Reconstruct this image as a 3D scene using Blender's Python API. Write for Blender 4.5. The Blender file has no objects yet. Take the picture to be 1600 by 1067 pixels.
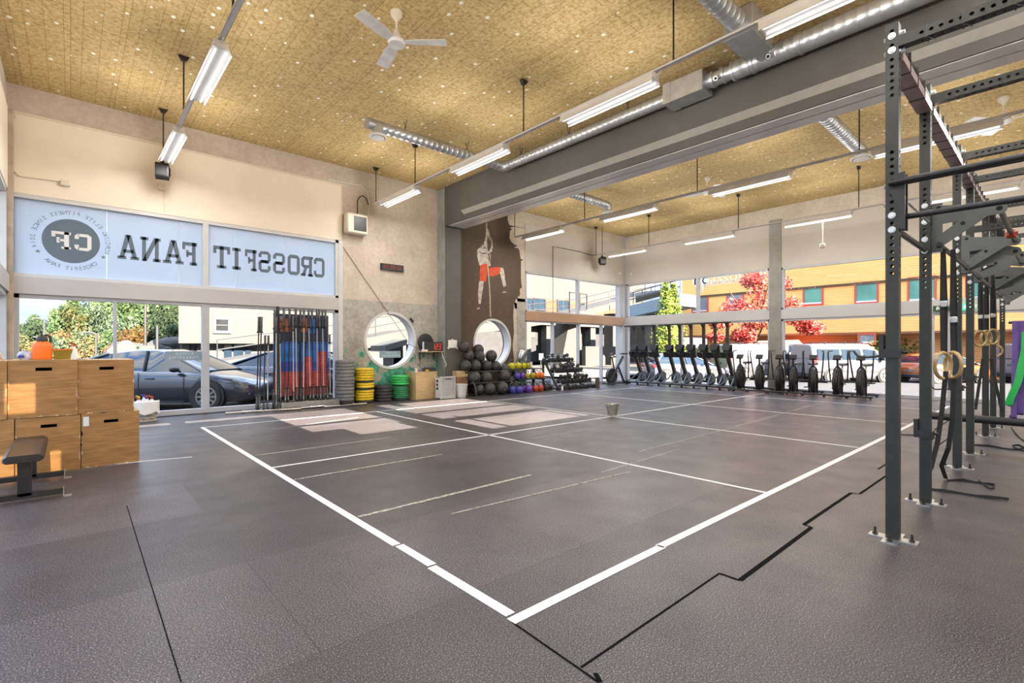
import bpy, math, random
from mathutils import Vector, Matrix, noise
random.seed(7)
S = bpy.context.scene
COL = S.collection
PI = math.pi
# ---------------------------------------------------------------- camera model
FPX, HY, CX, CAMZ = 772.0, 543.5, 800.0, 1.35
TH = math.atan((1664.0 - CX) / FPX)
UX, UY = (math.sin(TH), math.cos(TH)), (-math.cos(TH), math.sin(TH))
def F(px, py, z=0.0):                       # point of the horizontal plane z seen at a photo pixel
    d = FPX * (CAMZ - z) / (py - HY); r = d * (px - CX) / FPX
    return (r * UX[0] + d * UX[1], r * UY[0] + d * UY[1])
def ray(px, py):
    r = (px - CX) / FPX
    return (r * UX[0] + UX[1], r * UY[0] + UY[1], (HY - py) / FPX)
def onY(px, py, Y):                         # (x, z) on the plane y = Y
    a, b, c = ray(px, py); t = Y / b
    return (a * t, CAMZ + c * t)
def onX(px, py, X):                         # (y, z) on the plane x = X
    a, b, c = ray(px, py); t = X / a
    return (b * t, CAMZ + c * t)

# ---------------------------------------------------------------- materials
def _n(nt, t, **k):
    n = nt.nodes.new(t)
    for a, v in k.items(): setattr(n, a, v)
    return n
def mat(name, col, rough=0.5, metal=0.0, var=0.12, scale=12.0, bump=0.0, spec=0.5, emit=None, estr=0.0, coat=0.0, trans=0.0, stretch=None, detail=4.0, bscale=None):
    m = bpy.data.materials.new(name); m.use_nodes = True; nt = m.node_tree
    b = nt.nodes['Principled BSDF']; L = nt.links
    b.inputs['Roughness'].default_value = rough; b.inputs['Metallic'].default_value = metal
    b.inputs['Specular IOR Level'].default_value = spec
    b.inputs['Coat Weight'].default_value = coat
    b.inputs['Transmission Weight'].default_value = trans
    tc = _n(nt, 'ShaderNodeTexCoord'); src = tc.outputs['Object']
    if stretch:
        mp = _n(nt, 'ShaderNodeMapping'); mp.inputs['Scale'].default_value = stretch; L.new(src, mp.inputs[0]); src = mp.outputs[0]
    tx = _n(nt, 'ShaderNodeTexNoise'); tx.inputs['Scale'].default_value = scale; tx.inputs['Detail'].default_value = detail
    L.new(src, tx.inputs['Vector'])
    r = _n(nt, 'ShaderNodeValToRGB')
    r.color_ramp.elements[0].position = 0.3; r.color_ramp.elements[1].position = 0.7
    r.color_ramp.elements[0].color = tuple(c * (1 - var) for c in col) + (1,)
    r.color_ramp.elements[1].color = tuple(min(1, c * (1 + var)) for c in col) + (1,)
    L.new(tx.outputs['Fac'], r.inputs[0]); L.new(r.outputs[0], b.inputs['Base Color'])
    if bump:
        bp = _n(nt, 'ShaderNodeBump'); bp.inputs['Strength'].default_value = bump; bp.inputs['Distance'].default_value = 0.01
        if bscale:
            t2 = _n(nt, 'ShaderNodeTexNoise'); t2.inputs['Scale'].default_value = bscale; L.new(src, t2.inputs['Vector']); L.new(t2.outputs['Fac'], bp.inputs['Height'])
        else: L.new(tx.outputs['Fac'], bp.inputs['Height'])
        L.new(bp.outputs[0], b.inputs['Normal'])
    if emit:
        b.inputs['Emission Color'].default_value = tuple(emit) + (1,); b.inputs['Emission Strength'].default_value = estr
    return m
def srgb(r, g, b):
    f = lambda c: c / 12.92 if c <= 0.04045 else ((c + 0.055) / 1.055) ** 2.4
    return (f(r / 255), f(g / 255), f(b / 255))

# ---------------------------------------------------------------- mesh builder
class MB:
    def __init__(s): s.v = []; s.f = []; s.m = []; s.cur = 0
    def add(s, vs, fs):
        o = len(s.v); s.v.extend([tuple(p) for p in vs])
        for f in fs: s.f.append(tuple(i + o for i in f)); s.m.append(s.cur)
        return s
    def slot(s, i): s.cur = i; return s
    def box(s, x0, x1, y0, y1, z0, z1):
        v = [(x, y, z) for z in (z0, z1) for y in (y0, y1) for x in (x0, x1)]
        return s.add(v, [(0, 2, 3, 1), (4, 5, 7, 6), (0, 1, 5, 4), (2, 6, 7, 3), (0, 4, 6, 2), (1, 3, 7, 5)])
    def cbox(s, c, d, M=None):
        hx, hy, hz = d[0] / 2, d[1] / 2, d[2] / 2
        v = [Vector((x, y, z)) for z in (-hz, hz) for y in (-hy, hy) for x in (-hx, hx)]
        if M is not None: v = [M @ p for p in v]
        c = Vector(c)
        return s.add([p + c for p in v], [(0, 2, 3, 1), (4, 5, 7, 6), (0, 1, 5, 4), (2, 6, 7, 3), (0, 4, 6, 2), (1, 3, 7, 5)])
    def bbox(s, x0, x1, y0, y1, z0, z1, b=0.01):      # box with chamfered edges
        xs, ys, zs = (x0, x1), (y0, y1), (z0, z1); idx = {}; v = []
        for i in (0, 1):
            for j in (0, 1):
                for k in (0, 1):
                    sx, sy, sz = (1 if i == 0 else -1) * b, (1 if j == 0 else -1) * b, (1 if k == 0 else -1) * b
                    idx[i, j, k] = len(v)
                    v += [(xs[i], ys[j] + sy, zs[k] + sz), (xs[i] + sx, ys[j], zs[k] + sz), (xs[i] + sx, ys[j] + sy, zs[k])]
        f = []
        g = lambda i, j, k, a: idx[i, j, k] + a
        for i in (0, 1):
            q = [g(i, 0, 0, 0), g(i, 1, 0, 0), g(i, 1, 1, 0), g(i, 0, 1, 0)]; f.append(q if i else q[::-1])
            q = [g(0, i, 0, 1), g(1, i, 0, 1), g(1, i, 1, 1), g(0, i, 1, 1)]; f.append(q[::-1] if i else q)
            q = [g(0, 0, i, 2), g(1, 0, i, 2), g(1, 1, i, 2), g(0, 1, i, 2)]; f.append(q if i else q[::-1])
        for i in (0, 1):
            for j in (0, 1):
                f.append([g(i, j, 0, 0), g(i, j, 0, 1), g(i, j, 1, 1), g(i, j, 1, 0)])
                f.append([g(i, 0, j, 0), g(i, 0, j, 2), g(i, 1, j, 2), g(i, 1, j, 0)])
                f.append([g(0, i, j, 1), g(0, i, j, 2), g(1, i, j, 2), g(1, i, j, 1)])
                for k in (0, 1): f.append([g(i, j, k, 0), g(i, j, k, 1), g(i, j, k, 2)])
        return s.add(v, f)
    def cyl(s, p0, p1, r, seg=12, r2=None, caps=True):
        p0, p1 = Vector(p0), Vector(p1); r2 = r if r2 is None else r2
        d = (p1 - p0).normalized(); a = Vector((0, 0, 1)) if abs(d.z) < .9 else Vector((1, 0, 0))
        u = d.cross(a).normalized(); w = d.cross(u)
        v = []
        for p, q in ((p0, r), (p1, r2)):
            for i in range(seg):
                t = 2 * PI * i / seg; v.append(p + (u * math.cos(t) + w * math.sin(t)) * q)
        f = [(i, (i + 1) % seg, seg + (i + 1) % seg, seg + i) for i in range(seg)]
        if caps: f += [tuple(range(seg))[::-1], tuple(range(seg, 2 * seg))]
        return s.add(v, f)
    def tube(s, pts, r, seg=8, closed=False, flat=None):  # swept tube; flat=(w,h) sweeps a strap instead
        pts = [Vector(p) for p in pts]; n = len(pts); v = []; up = None
        for i, p in enumerate(pts):
            a = pts[(i - 1) % n] if (closed or i > 0) else p; b = pts[(i + 1) % n] if (closed or i < n - 1) else p
            d = (b - a).normalized()
            if up is None:
                t = Vector((0, 0, 1)) if abs(d.z) < .9 else Vector((1, 0, 0)); up = (t - d * t.dot(d)).normalized()
            else:
                up = up - d * up.dot(d)
                up = up.normalized() if up.length > 1e-6 else d.orthogonal().normalized()
            w = d.cross(up)
            if flat: 
                for x, y in ((-1, -1), (1, -1), (1, 1), (-1, 1)): v.append(p + w * (x * flat[0] / 2) + up * (y * flat[1] / 2))
            else:
                rr = r[i] if isinstance(r, (list, tuple)) else r
                for k in range(seg):
                    t = 2 * PI * k / seg; v.append(p + (w * math.cos(t) + up * math.sin(t)) * rr)
        sg = 4 if flat else seg; f = []
        for i in range(n if closed else n - 1):
            j = (i + 1) % n
            for k in range(sg): f.append((i * sg + k, i * sg + (k + 1) % sg, j * sg + (k + 1) % sg, j * sg + k))
        if not closed: f += [tuple(range(sg))[::-1], tuple(range((n - 1) * sg, n * sg))]
        return s.add(v, f)
    def lathe(s, prof, c=(0, 0, 0), seg=24, M=None, caps=True):   # prof = [(r, z)...] about z
        v = []; f = []; c = Vector(c)
        for r, z in prof:
            for i in range(seg):
                t = 2 * PI * i / seg; p = Vector((r * math.cos(t), r * math.sin(t), z))
                v.append((M @ p if M is not None else p) + c)
        n = len(prof)
        for j in range(n - 1):
            for i in range(seg): f.append((j * seg + i, j * seg + (i + 1) % seg, (j + 1) * seg + (i + 1) % seg, (j + 1) * seg + i))
        if abs(prof[0][0] - prof[-1][0]) + abs(prof[0][1] - prof[-1][1]) < 1e-6: caps = False
        if caps and prof[0][0] > 1e-5: f.append(tuple(range(seg))[::-1])
        if caps and prof[-1][0] > 1e-5: f.append(tuple(range((n - 1) * seg, n * seg)))
        return s.add(v, f)
    def sphere(s, c, r, seg=20, rings=12, sc=(1, 1, 1)):
        prof = [(max(1e-6, math.sin(PI * i / rings)) * r, -math.cos(PI * i / rings) * r) for i in range(rings + 1)]
        o = len(s.v); s.lathe(prof, (0, 0, 0), seg)
        for i in range(o, len(s.v)):
            x, y, z = s.v[i]; s.v[i] = (x * sc[0] + c[0], y * sc[1] + c[1], z * sc[2] + c[2])
        return s
    def prism(s, poly, axis, a, b):                    # polygon in the two other axes, extruded along axis
        def P(p, t):
            return {'x': (t, p[0], p[1]), 'y': (p[0], t, p[1]), 'z': (p[0], p[1], t)}[axis]
        n = len(poly); v = [P(p, a) for p in poly] + [P(p, b) for p in poly]
        f = [(i, (i + 1) % n, n + (i + 1) % n, n + i) for i in range(n)] + [tuple(range(n))[::-1], tuple(range(n, 2 * n))]
        return s.add(v, f)
    def torus(s, c, R, r, ax='x', seg=28, ms=8, sc=1.0):
        pts = []
        for i in range(seg):
            t = 2 * PI * i / seg; a, b = R * math.cos(t), R * math.sin(t)
            pts.append({'x': (c[0], c[1] + a, c[2] + b), 'y': (c[0] + a, c[1], c[2] + b), 'z': (c[0] + a, c[1] + b, c[2])}[ax])
        return s.tube(pts, r, ms, closed=True)
    def loft(s, rings, closed=True, caps=True):
        n = len(rings[0]); v = [p for r in rings for p in r]; f = []
        for j in range(len(rings) - 1):
            for i in range(n if closed else n - 1):
                f.append((j * n + i, j * n + (i + 1) % n, (j + 1) * n + (i + 1) % n, (j + 1) * n + i))
        if caps and closed: f += [tuple(range(n))[::-1], tuple(range((len(rings) - 1) * n, len(rings) * n))]
        return s.add(v, f)
    def build(s, name, material, parent=None, smooth=True, ang=38, recalc=True):
        me = bpy.data.meshes.new(name); me.from_pydata([tuple(p) for p in s.v], [], s.f)
        ms = material if isinstance(material, (list, tuple)) else [material]
        for m in ms: me.materials.append(m)
        if len(ms) > 1: me.polygons.foreach_set('material_index', s.m)
        if recalc:
            import bmesh
            bm = bmesh.new(); bm.from_mesh(me); bmesh.ops.recalc_face_normals(bm, faces=bm.faces); bm.to_mesh(me); bm.free()
        me.update()
        if smooth: me.shade_smooth(); me.set_sharp_from_angle(angle=math.radians(ang))
        o = bpy.data.objects.new(name, me); COL.objects.link(o)
        if parent is not None: o.parent = parent
        return o
def tag(o, label=None, cat=None, group=None, kind=None):
    if label: o['label'] = label
    if cat: o['category'] = cat
    if group: o['group'] = group
    if kind: o['kind'] = kind
    return o
def thing(name, label, cat, group=None, loc=(0, 0, 0), rz=0.0):
    o = bpy.data.objects.new(name, None); COL.objects.link(o); o.empty_display_size = 0.1
    o.location = loc; o.rotation_euler = (0, 0, rz)
    return tag(o, label, cat, group)
def struct(o): o['kind'] = 'structure'; return o
def dup(root, label, loc=None, rot=None, scale=None, group=None):
    def cp(o, par):
        c = o.copy(); COL.objects.link(c)
        if par is not None: c.parent = par; c.matrix_parent_inverse = o.matrix_parent_inverse.copy()
        for ch in o.children: cp(ch, c)
        return c
    r = cp(root, None)
    if loc is not None: r.location = loc
    if rot is not None: r.rotation_euler = rot
    if scale is not None: r.scale = scale
    if label: r['label'] = label
    if group: r['group'] = group
    return r
ORD = 'first second third fourth fifth sixth seventh eighth ninth tenth eleventh twelfth thirteenth fourteenth fifteenth sixteenth seventeenth eighteenth nineteenth twentieth twenty-first twenty-second twenty-third twenty-fourth twenty-fifth twenty-sixth'.split()
def rotY(a): return Matrix.Rotation(a, 3, 'Y')
def rotX(a): return Matrix.Rotation(a, 3, 'X')
def rotZ(a): return Matrix.Rotation(a, 3, 'Z')
def text_mesh(txt, size, spacing=1.0, align='CENTER'):   # flat mesh data of a line of text, in its own xy plane
    cu = bpy.data.curves.new('writing', 'FONT'); cu.body = txt; cu.size = size; cu.space_character = spacing
    cu.align_x = align; cu.align_y = 'CENTER'; cu.resolution_u = 3
    o = bpy.data.objects.new('writing', cu); COL.objects.link(o)
    dg = bpy.context.evaluated_depsgraph_get(); dg.update()
    me = bpy.data.meshes.new_from_object(o.evaluated_get(dg))
    vs = [v.co.copy() for v in me.vertices]; fs = [tuple(p.vertices) for p in me.polygons]
    bpy.data.objects.remove(o); bpy.data.curves.remove(cu); bpy.data.meshes.remove(me)
    return vs, fs
def put_text(mb, txt, size, origin, ux, uz, spacing=1.0, align='CENTER'):  # ux, uz: world directions of the reading and up axes
    vs, fs = text_mesh(txt, size, spacing, align); o, a, b = Vector(origin), Vector(ux), Vector(uz)
    mb.add([o + a * v.x + b * v.y for v in vs], fs)
    return mb
# ================================================================ MATERIALS
def grain_mat(name, base, dark, rough, sc, spec=0.5):
    return mat(name, base, rough, var=0.3, scale=sc, spec=spec)
def links_mat(name):
    m = bpy.data.materials.new(name); m.use_nodes = True; nt = m.node_tree
    return m, nt, nt.nodes['Principled BSDF'], nt.links
def ramp(nt, fac, stops):
    r = _n(nt, 'ShaderNodeValToRGB'); e = r.color_ramp.elements
    while len(e) < len(stops): e.new(0.5)
    for i, (p, c) in enumerate(stops): e[i].position = p; e[i].color = tuple(c) + (1,) if len(c) == 3 else c
    nt.links.new(fac, r.inputs[0]); return r.outputs[0]
def mixc(nt, fac, a, b, mode='MIX'):
    m = _n(nt, 'ShaderNodeMix', data_type='RGBA', blend_type=mode)
    for sock, val in ((m.inputs[0], fac), (m.inputs[6], a), (m.inputs[7], b)):
        if hasattr(val, 'links'): nt.links.new(val, sock)
        elif isinstance(val, (int, float)): sock.default_value = val
        else: sock.default_value = tuple(val) + (1,)
    return m.outputs[2]
def noise_t(nt, vec, sc, det=4.0, rough=.5):
    t = _n(nt, 'ShaderNodeTexNoise'); t.inputs['Scale'].default_value = sc; t.inputs['Detail'].default_value = det; t.inputs['Roughness'].default_value = rough
    nt.links.new(vec, t.inputs['Vector']); return t.outputs['Fac']
def mapping(nt, vec, sc=(1, 1, 1), loc=(0, 0, 0), rot=(0, 0, 0)):
    m = _n(nt, 'ShaderNodeMapping'); m.inputs['Scale'].default_value = sc; m.inputs['Location'].default_value = loc; m.inputs['Rotation'].default_value = rot
    nt.links.new(vec, m.inputs[0]); return m.outputs[0]
def math_n(nt, op, a, b=None):
    m = _n(nt, 'ShaderNodeMath', operation=op)
    for i, v in enumerate((a, b)):
        if v is None: continue
        if hasattr(v, 'links'): nt.links.new(v, m.inputs[i])
        else: m.inputs[i].default_value = v
    return m.outputs[0]

# rubber floor: dark granules, rolls of slightly different tone
def floor_material():
    m, nt, b, L = links_mat('rubber_floor_rolls'); P = _n(nt, 'ShaderNodeTexCoord').outputs['Object']
    br = _n(nt, 'ShaderNodeTexBrick'); br.inputs['Scale'].default_value = 1.0
    br.inputs['Brick Width'].default_value = 2.5; br.inputs['Row Height'].default_value = 1.25; br.inputs['Mortar Size'].default_value = 0.004
    br.inputs['Mortar Smooth'].default_value = 0.0
    br.inputs['Color1'].default_value = (.62, .62, .63, 1); br.inputs['Color2'].default_value = (1.1, 1.08, 1.07, 1); br.inputs['Mortar'].default_value = (.45, .45, .45, 1)
    L.new(mapping(nt, P, loc=(.42, .3, 0)), br.inputs['Vector'])
    sp = ramp(nt, noise_t(nt, P, 140, 2, .6), [(.36, (.012, .010, .011)), (.51, (.058, .050, .054)), (.60, (.17, .155, .160)), (.70, (.42, .395, .40))])
    c = mixc(nt, .85, sp, br.outputs['Color'], 'MULTIPLY')
    c = mixc(nt, .5, c, ramp(nt, noise_t(nt, P, .8, 3), [(.3, (.5, .49, .5)), (.7, (.92, .90, .90))]), 'MULTIPLY')
    L.new(c, b.inputs['Base Color'])
    rr = ramp(nt, noise_t(nt, P, 2.2, 4), [(.3, (.33,) * 3), (.7, (.46,) * 3)]); L.new(rr, b.inputs['Roughness'])
    b.inputs['Specular IOR Level'].default_value = 0.45
    bp = _n(nt, 'ShaderNodeBump'); bp.inputs['Strength'].default_value = .18; bp.inputs['Distance'].default_value = .003
    L.new(noise_t(nt, P, 260, 2), bp.inputs['Height']); L.new(bp.outputs[0], b.inputs['Normal'])
    return m
def ceiling_material():
    m, nt, b, L = links_mat('wood_wool_ceiling'); P = _n(nt, 'ShaderNodeTexCoord').outputs['Object']
    fib = ramp(nt, noise_t(nt, P, 22, 6, .72), [(.32, (.32, .215, .075)), (.5, (.58, .425, .19)), (.68, (.72, .56, .30))])
    big = ramp(nt, noise_t(nt, P, .5, 3), [(.3, (.85, .82, .78)), (.7, (1.12, 1.1, 1.08))])
    c = mixc(nt, 1.0, fib, big, 'MULTIPLY')
    br = _n(nt, 'ShaderNodeTexBrick'); br.inputs['Scale'].default_value = 1.0; br.inputs['Brick Width'].default_value = 2.0
    br.inputs['Row Height'].default_value = .6; br.inputs['Mortar Size'].default_value = .006; br.inputs['Mortar Smooth'].default_value = .3
    br.inputs['Color1'].default_value = (.93, .93, .93, 1); br.inputs['Color2'].default_value = (1.05, 1.05, 1.05, 1); br.inputs['Mortar'].default_value = (.68, .62, .55, 1)
    L.new(mapping(nt, P, rot=(0, 0, PI / 2)), br.inputs['Vector'])
    c = mixc(nt, 1.0, c, br.outputs['Color'], 'MULTIPLY')
    b2 = _n(nt, 'ShaderNodeTexBrick'); b2.inputs['Scale'].default_value = 1.0; b2.inputs['Brick Width'].default_value = 1.3
    b2.inputs['Row Height'].default_value = .2; b2.inputs['Mortar Size'].default_value = .0035; b2.inputs['Mortar Smooth'].default_value = .2
    b2.inputs['Color1'].default_value = (1, 1, 1, 1); b2.inputs['Color2'].default_value = (.96, .96, .96, 1); b2.inputs['Mortar'].default_value = (.5, .45, .4, 1)
    L.new(mapping(nt, P, loc=(.1, .07, 0), rot=(0, 0, PI / 2)), b2.inputs['Vector'])
    c = mixc(nt, .8, c, b2.outputs['Color'], 'MULTIPLY')
    vo = _n(nt, 'ShaderNodeTexVoronoi'); vo.inputs['Scale'].default_value = 1.0; vo.inputs['Randomness'].default_value = .45
    L.new(mapping(nt, P, sc=(4.3, 3.3, 0)), vo.inputs['Vector'])
    dot = ramp(nt, vo.outputs['Distance'], [(.10, (1, 1, 1)), (.125, (0, 0, 0))])
    c = mixc(nt, dot, c, (.95, .92, .82)); L.new(c, b.inputs['Base Color'])
    b.inputs['Roughness'].default_value = .95
    bp = _n(nt, 'ShaderNodeBump'); bp.inputs['Strength'].default_value = .5; bp.inputs['Distance'].default_value = .01
    L.new(noise_t(nt, P, 40, 5, .7), bp.inputs['Height']); L.new(bp.outputs[0], b.inputs['Normal'])
    return m
def concrete_material(name, a, bcol, stain=.25, green=0.0):
    m, nt, b, L = links_mat(name); P = _n(nt, 'ShaderNodeTexCoord').outputs['Object']
    c = ramp(nt, noise_t(nt, P, 1.6, 6, .6), [(.3, a), (.7, bcol)])
    c = mixc(nt, stain, c, ramp(nt, noise_t(nt, P, 11, 5, .65), [(.35, (.55, .52, .48)), (.6, (1.1, 1.1, 1.1))]), 'MULTIPLY')
    vo = _n(nt, 'ShaderNodeTexVoronoi'); vo.inputs['Scale'].default_value = 2.2; L.new(P, vo.inputs['Vector'])
    c = mixc(nt, ramp(nt, vo.outputs['Distance'], [(.03, (.7,) * 3), (.045, (0,) * 3)]), c, (.18, .15, .12))
    if green:
        sep = _n(nt, 'ShaderNodeSeparateXYZ'); L.new(P, sep.inputs[0])
        h = math_n(nt, 'MULTIPLY', math_n(nt, 'SUBTRACT', 1.45, sep.outputs['Z']), .22 * green)
        k = math_n(nt, 'ADD', noise_t(nt, P, 3.1, 7, .68), h)
        msk = ramp(nt, k, [(.60, (0,) * 3), (.635, (1,) * 3)])
        c = mixc(nt, math_n(nt, 'MULTIPLY', ramp(nt, math_n(nt, 'ADD', noise_t(nt, P, 1.3, 5, .6), h), [(.45, (0,) * 3), (.75, (.8,) * 3)]), .7), c, (.17, .15, .10))
        gc = ramp(nt, noise_t(nt, P, 9, 4), [(.35, (.02, .16, .11)), (.65, (.10, .36, .25))])
        c = mixc(nt, msk, c, gc)
        ms2 = ramp(nt, noise_t(nt, mapping(nt, P, loc=(3, 1, 7)), 4.5, 6, .7), [(.58, (0,) * 3), (.66, (.55,) * 3)])
        c = mixc(nt, ms2, c, (.42, .50, .42))
    L.new(c, b.inputs['Base Color']); b.inputs['Roughness'].default_value = .85
    bp = _n(nt, 'ShaderNodeBump'); bp.inputs['Strength'].default_value = .3; bp.inputs['Distance'].default_value = .01
    L.new(noise_t(nt, P, 14, 5), bp.inputs['Height']); L.new(bp.outputs[0], b.inputs['Normal'])
    return m
def plywood_material(name, a, b_, wear=(.72, .52, .30)):
    m, nt, b, L = links_mat(name); P = _n(nt, 'ShaderNodeTexCoord').outputs['Object']
    g = noise_t(nt, mapping(nt, P, sc=(1.2, 1.2, 14)), 3.0, 6, .6)
    c = ramp(nt, g, [(.3, a), (.7, b_)])
    c = mixc(nt, .6, c, ramp(nt, noise_t(nt, P, 2.3, 4), [(.3, (.68, .64, .58)), (.7, (1.15, 1.12, 1.08))]), 'MULTIPLY')
    msk = ramp(nt, noise_t(nt, mapping(nt, P, sc=(1, 1, 2.5)), 5, 6, .7), [(.66, (0,) * 3), (.72, (.8,) * 3)])
    c = mixc(nt, msk, c, wear); L.new(c, b.inputs['Base Color']); b.inputs['Roughness'].default_value = .5
    return m
def siding_material(name, a, bcol, groove, h=.14):
    m, nt, b, L = links_mat(name); P = _n(nt, 'ShaderNodeTexCoord').outputs['Object']
    sep = _n(nt, 'ShaderNodeSeparateXYZ'); L.new(P, sep.inputs[0])
    fr = math_n(nt, 'FRACT', math_n(nt, 'DIVIDE', sep.outputs['Z'], h))
    c = ramp(nt, noise_t(nt, mapping(nt, P, sc=(.3, .3, 6)), 2.0, 4), [(.3, a), (.7, bcol)])
    c = mixc(nt, ramp(nt, fr, [(.0, (1,) * 3), (.10, (.7,) * 3), (.2, (0,) * 3)]), c, groove)
    L.new(c, b.inputs['Base Color']); b.inputs['Roughness'].default_value = .7; return m
def glass_material(name, tint=(1, 1, 1), refl=.06):
    m = bpy.data.materials.new(name); m.use_nodes = True; nt = m.node_tree; nt.nodes.clear(); L = nt.links
    o = _n(nt, 'ShaderNodeOutputMaterial'); mx = _n(nt, 'ShaderNodeMixShader')
    t = _n(nt, 'ShaderNodeBsdfTransparent'); g = _n(nt, 'ShaderNodeBsdfGlossy'); g.inputs['Roughness'].default_value = .02
    P = _n(nt, 'ShaderNodeTexCoord').outputs['Object']
    L.new(ramp(nt, noise_t(nt, P, 1.5, 3), [(.3, tuple(c * .97 for c in tint)), (.7, tint)]), t.inputs[0])
    mx.inputs[0].default_value = refl
    L.new(t.outputs[0], mx.inputs[1]); L.new(g.outputs[0], mx.inputs[2]); L.new(mx.outputs[0], o.inputs[0]); return m
def film_material(name, col, through=.25):               # frosted window film: scatters the sky light through
    m = bpy.data.materials.new(name); m.use_nodes = True; nt = m.node_tree; nt.nodes.clear(); L = nt.links
    o = _n(nt, 'ShaderNodeOutputMaterial'); P = _n(nt, 'ShaderNodeTexCoord').outputs['Object']
    c = ramp(nt, noise_t(nt, P, 1.2, 3), [(.3, tuple(x * .96 for x in col)), (.7, col)])
    a = _n(nt, 'ShaderNodeBsdfTranslucent'); d = _n(nt, 'ShaderNodeBsdfDiffuse'); t = _n(nt, 'ShaderNodeBsdfTransparent')
    m1 = _n(nt, 'ShaderNodeMixShader'); m2 = _n(nt, 'ShaderNodeMixShader'); m1.inputs[0].default_value = .35; m2.inputs[0].default_value = through
    L.new(c, a.inputs[0]); L.new(c, d.inputs[0]); L.new(a.outputs[0], m1.inputs[1]); L.new(d.outputs[0], m1.inputs[2])
    L.new(m1.outputs[0], m2.inputs[1]); L.new(t.outputs[0], m2.inputs[2]); L.new(m2.outputs[0], o.inputs[0]); return m

M = {}
M['floor'] = floor_material(); M['ceiling'] = ceiling_material()
M['tape'] = mat('white_tape', (.68, .68, .67), .6, var=.06, scale=30)
M['tape_old'] = mat('worn_chalk_line', (.33, .32, .27), .8, var=.6, scale=25)
M['gap'] = mat('dark_floor_gap', (.006, .006, .006), .95, spec=.05)
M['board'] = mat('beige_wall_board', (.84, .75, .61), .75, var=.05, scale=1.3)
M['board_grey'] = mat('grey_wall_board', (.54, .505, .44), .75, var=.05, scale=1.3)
M['plaster'] = concrete_material('tan_concrete', (.52, .44, .36), (.66, .575, .48))
M['conc_green'] = concrete_material('flaked_green_concrete', (.38, .36, .32), (.50, .475, .425), .45, 1.0)
M['conc_grey'] = concrete_material('grey_concrete', (.25, .24, .22), (.36, .345, .32))
M['mural_paint'] = concrete_material('brown_mural_paint', (.085, .062, .043), (.115, .082, .055), .3)
M['beam'] = mat('dark_grey_steel_paint', (.098, .094, .083), .55, var=.08, scale=2.5)
M['beam_light'] = mat('pale_grey_soffit', (.82, .82, .81), .22, var=.05, scale=2)
M['alu'] = mat('grey_window_frame', (.46, .47, .49), .45, var=.05, scale=3)
M['alu_light'] = mat('light_window_frame', (.60, .60, .60), .45, var=.05, scale=3)
M['spandrel'] = mat('grey_spandrel_panel', (.50, .49, .48), .55, var=.06, scale=1.2)
M['glass'] = glass_material('clear_glazing', refl=.0015); M['film'] = film_material('frosted_blue_film', (.73, .79, .86), .04)
M['vinyl'] = film_material('grey_vinyl_lettering', (.27, .30, .295), .03)
M['black'] = mat('black_painted_steel', (.018, .018, .019), .42, var=.2, scale=25)
M['rubber'] = mat('black_rubber', (.022, .022, .023), .62, var=.25, scale=30)
M['plastic'] = mat('black_plastic', (.02, .02, .021), .38, var=.15, scale=18)
M['rig'] = mat('grey_rig_steel', (.036, .039, .037), .42, metal=.35, var=.14, scale=9)
M['rig_plate'] = mat('grey_powder_coated_plate', (.105, .115, .112), .5, metal=.2, var=.08, scale=6)
M['zinc'] = mat('zinc_plated_steel', (.62, .63, .63), .32, metal=.9, var=.08, scale=14)
M['chrome'] = mat('bare_bar_steel', (.62, .60, .57), .25, metal=.95, var=.1, scale=30)
M['galv'] = mat('galvanised_duct', (.52, .54, .56), .36, metal=.75, var=.12, scale=7)
M['white'] = mat('white_enamel', (.78, .78, .77), .45, var=.04, scale=6)
M['white_plastic'] = mat('white_plastic', (.78, .76, .72), .4, var=.04, scale=9)
M['cream'] = mat('cream_plastic', (.74, .67, .54), .5, var=.05, scale=8)
M['tube'] = mat('fluorescent_tube', (.9, .9, .9), .3, emit=(1, .98, .94), estr=1.0)
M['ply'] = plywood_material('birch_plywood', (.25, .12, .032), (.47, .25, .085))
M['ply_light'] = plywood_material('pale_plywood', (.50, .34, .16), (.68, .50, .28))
M['edge'] = mat('plywood_edge', (.58, .43, .26), .7, var=.3, scale=30)
M['hole'] = mat('handle_hole_dark', (.012, .01, .008), .9)
M['leather'] = mat('worn_black_leather', (.026, .018, .016), .34, var=.4, scale=14, bump=.15)
M['steel_dark'] = mat('dark_steel_tube', (.045, .04, .037), .4, metal=.5, var=.2, scale=12)
for k, c in dict(yellow=(.72, .48, .015), green=(.03, .42, .09), green2=(.02, .20, .07), grey=(.17, .168, .17), orange=(.72, .17, .02), purple=(.13, .045, .30), blue=(.05, .05, .30), red=(.38, .05, .02), lime=(.50, .46, .01), rope=(.5, .42, .3)).items():
    M['p_' + k] = mat(k + '_coated_rubber', c, .45, var=.18, scale=14)
M['wood_ring'] = mat('birch_gymnastic_ring', (.46, .33, .14), .35, var=.25, scale=20)
M['strap'] = mat('black_webbing', (.022, .022, .022), .75, var=.3, scale=60)
M['orange_pl'] = mat('orange_plastic', (1.0, .17, .01), .35, var=.06, scale=9)
M['led'] = mat('red_led_digits', (.6, .02, .01), .5, emit=(1, .06, .02), estr=.45)
M['led_dim'] = mat('dim_led_digits', (.16, .035, .02), .5, emit=(1, .1, .03), estr=.06)
M['exit'] = mat('green_exit_sign', (.02, .5, .2), .5, emit=(.05, .9, .35), estr=.8)
M['exit_dark'] = mat('dark_green_exit_sign', (.015, .07, .03), .5)
M['paper'] = mat('white_paper', (.78, .77, .74), .8, var=.03)
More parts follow.
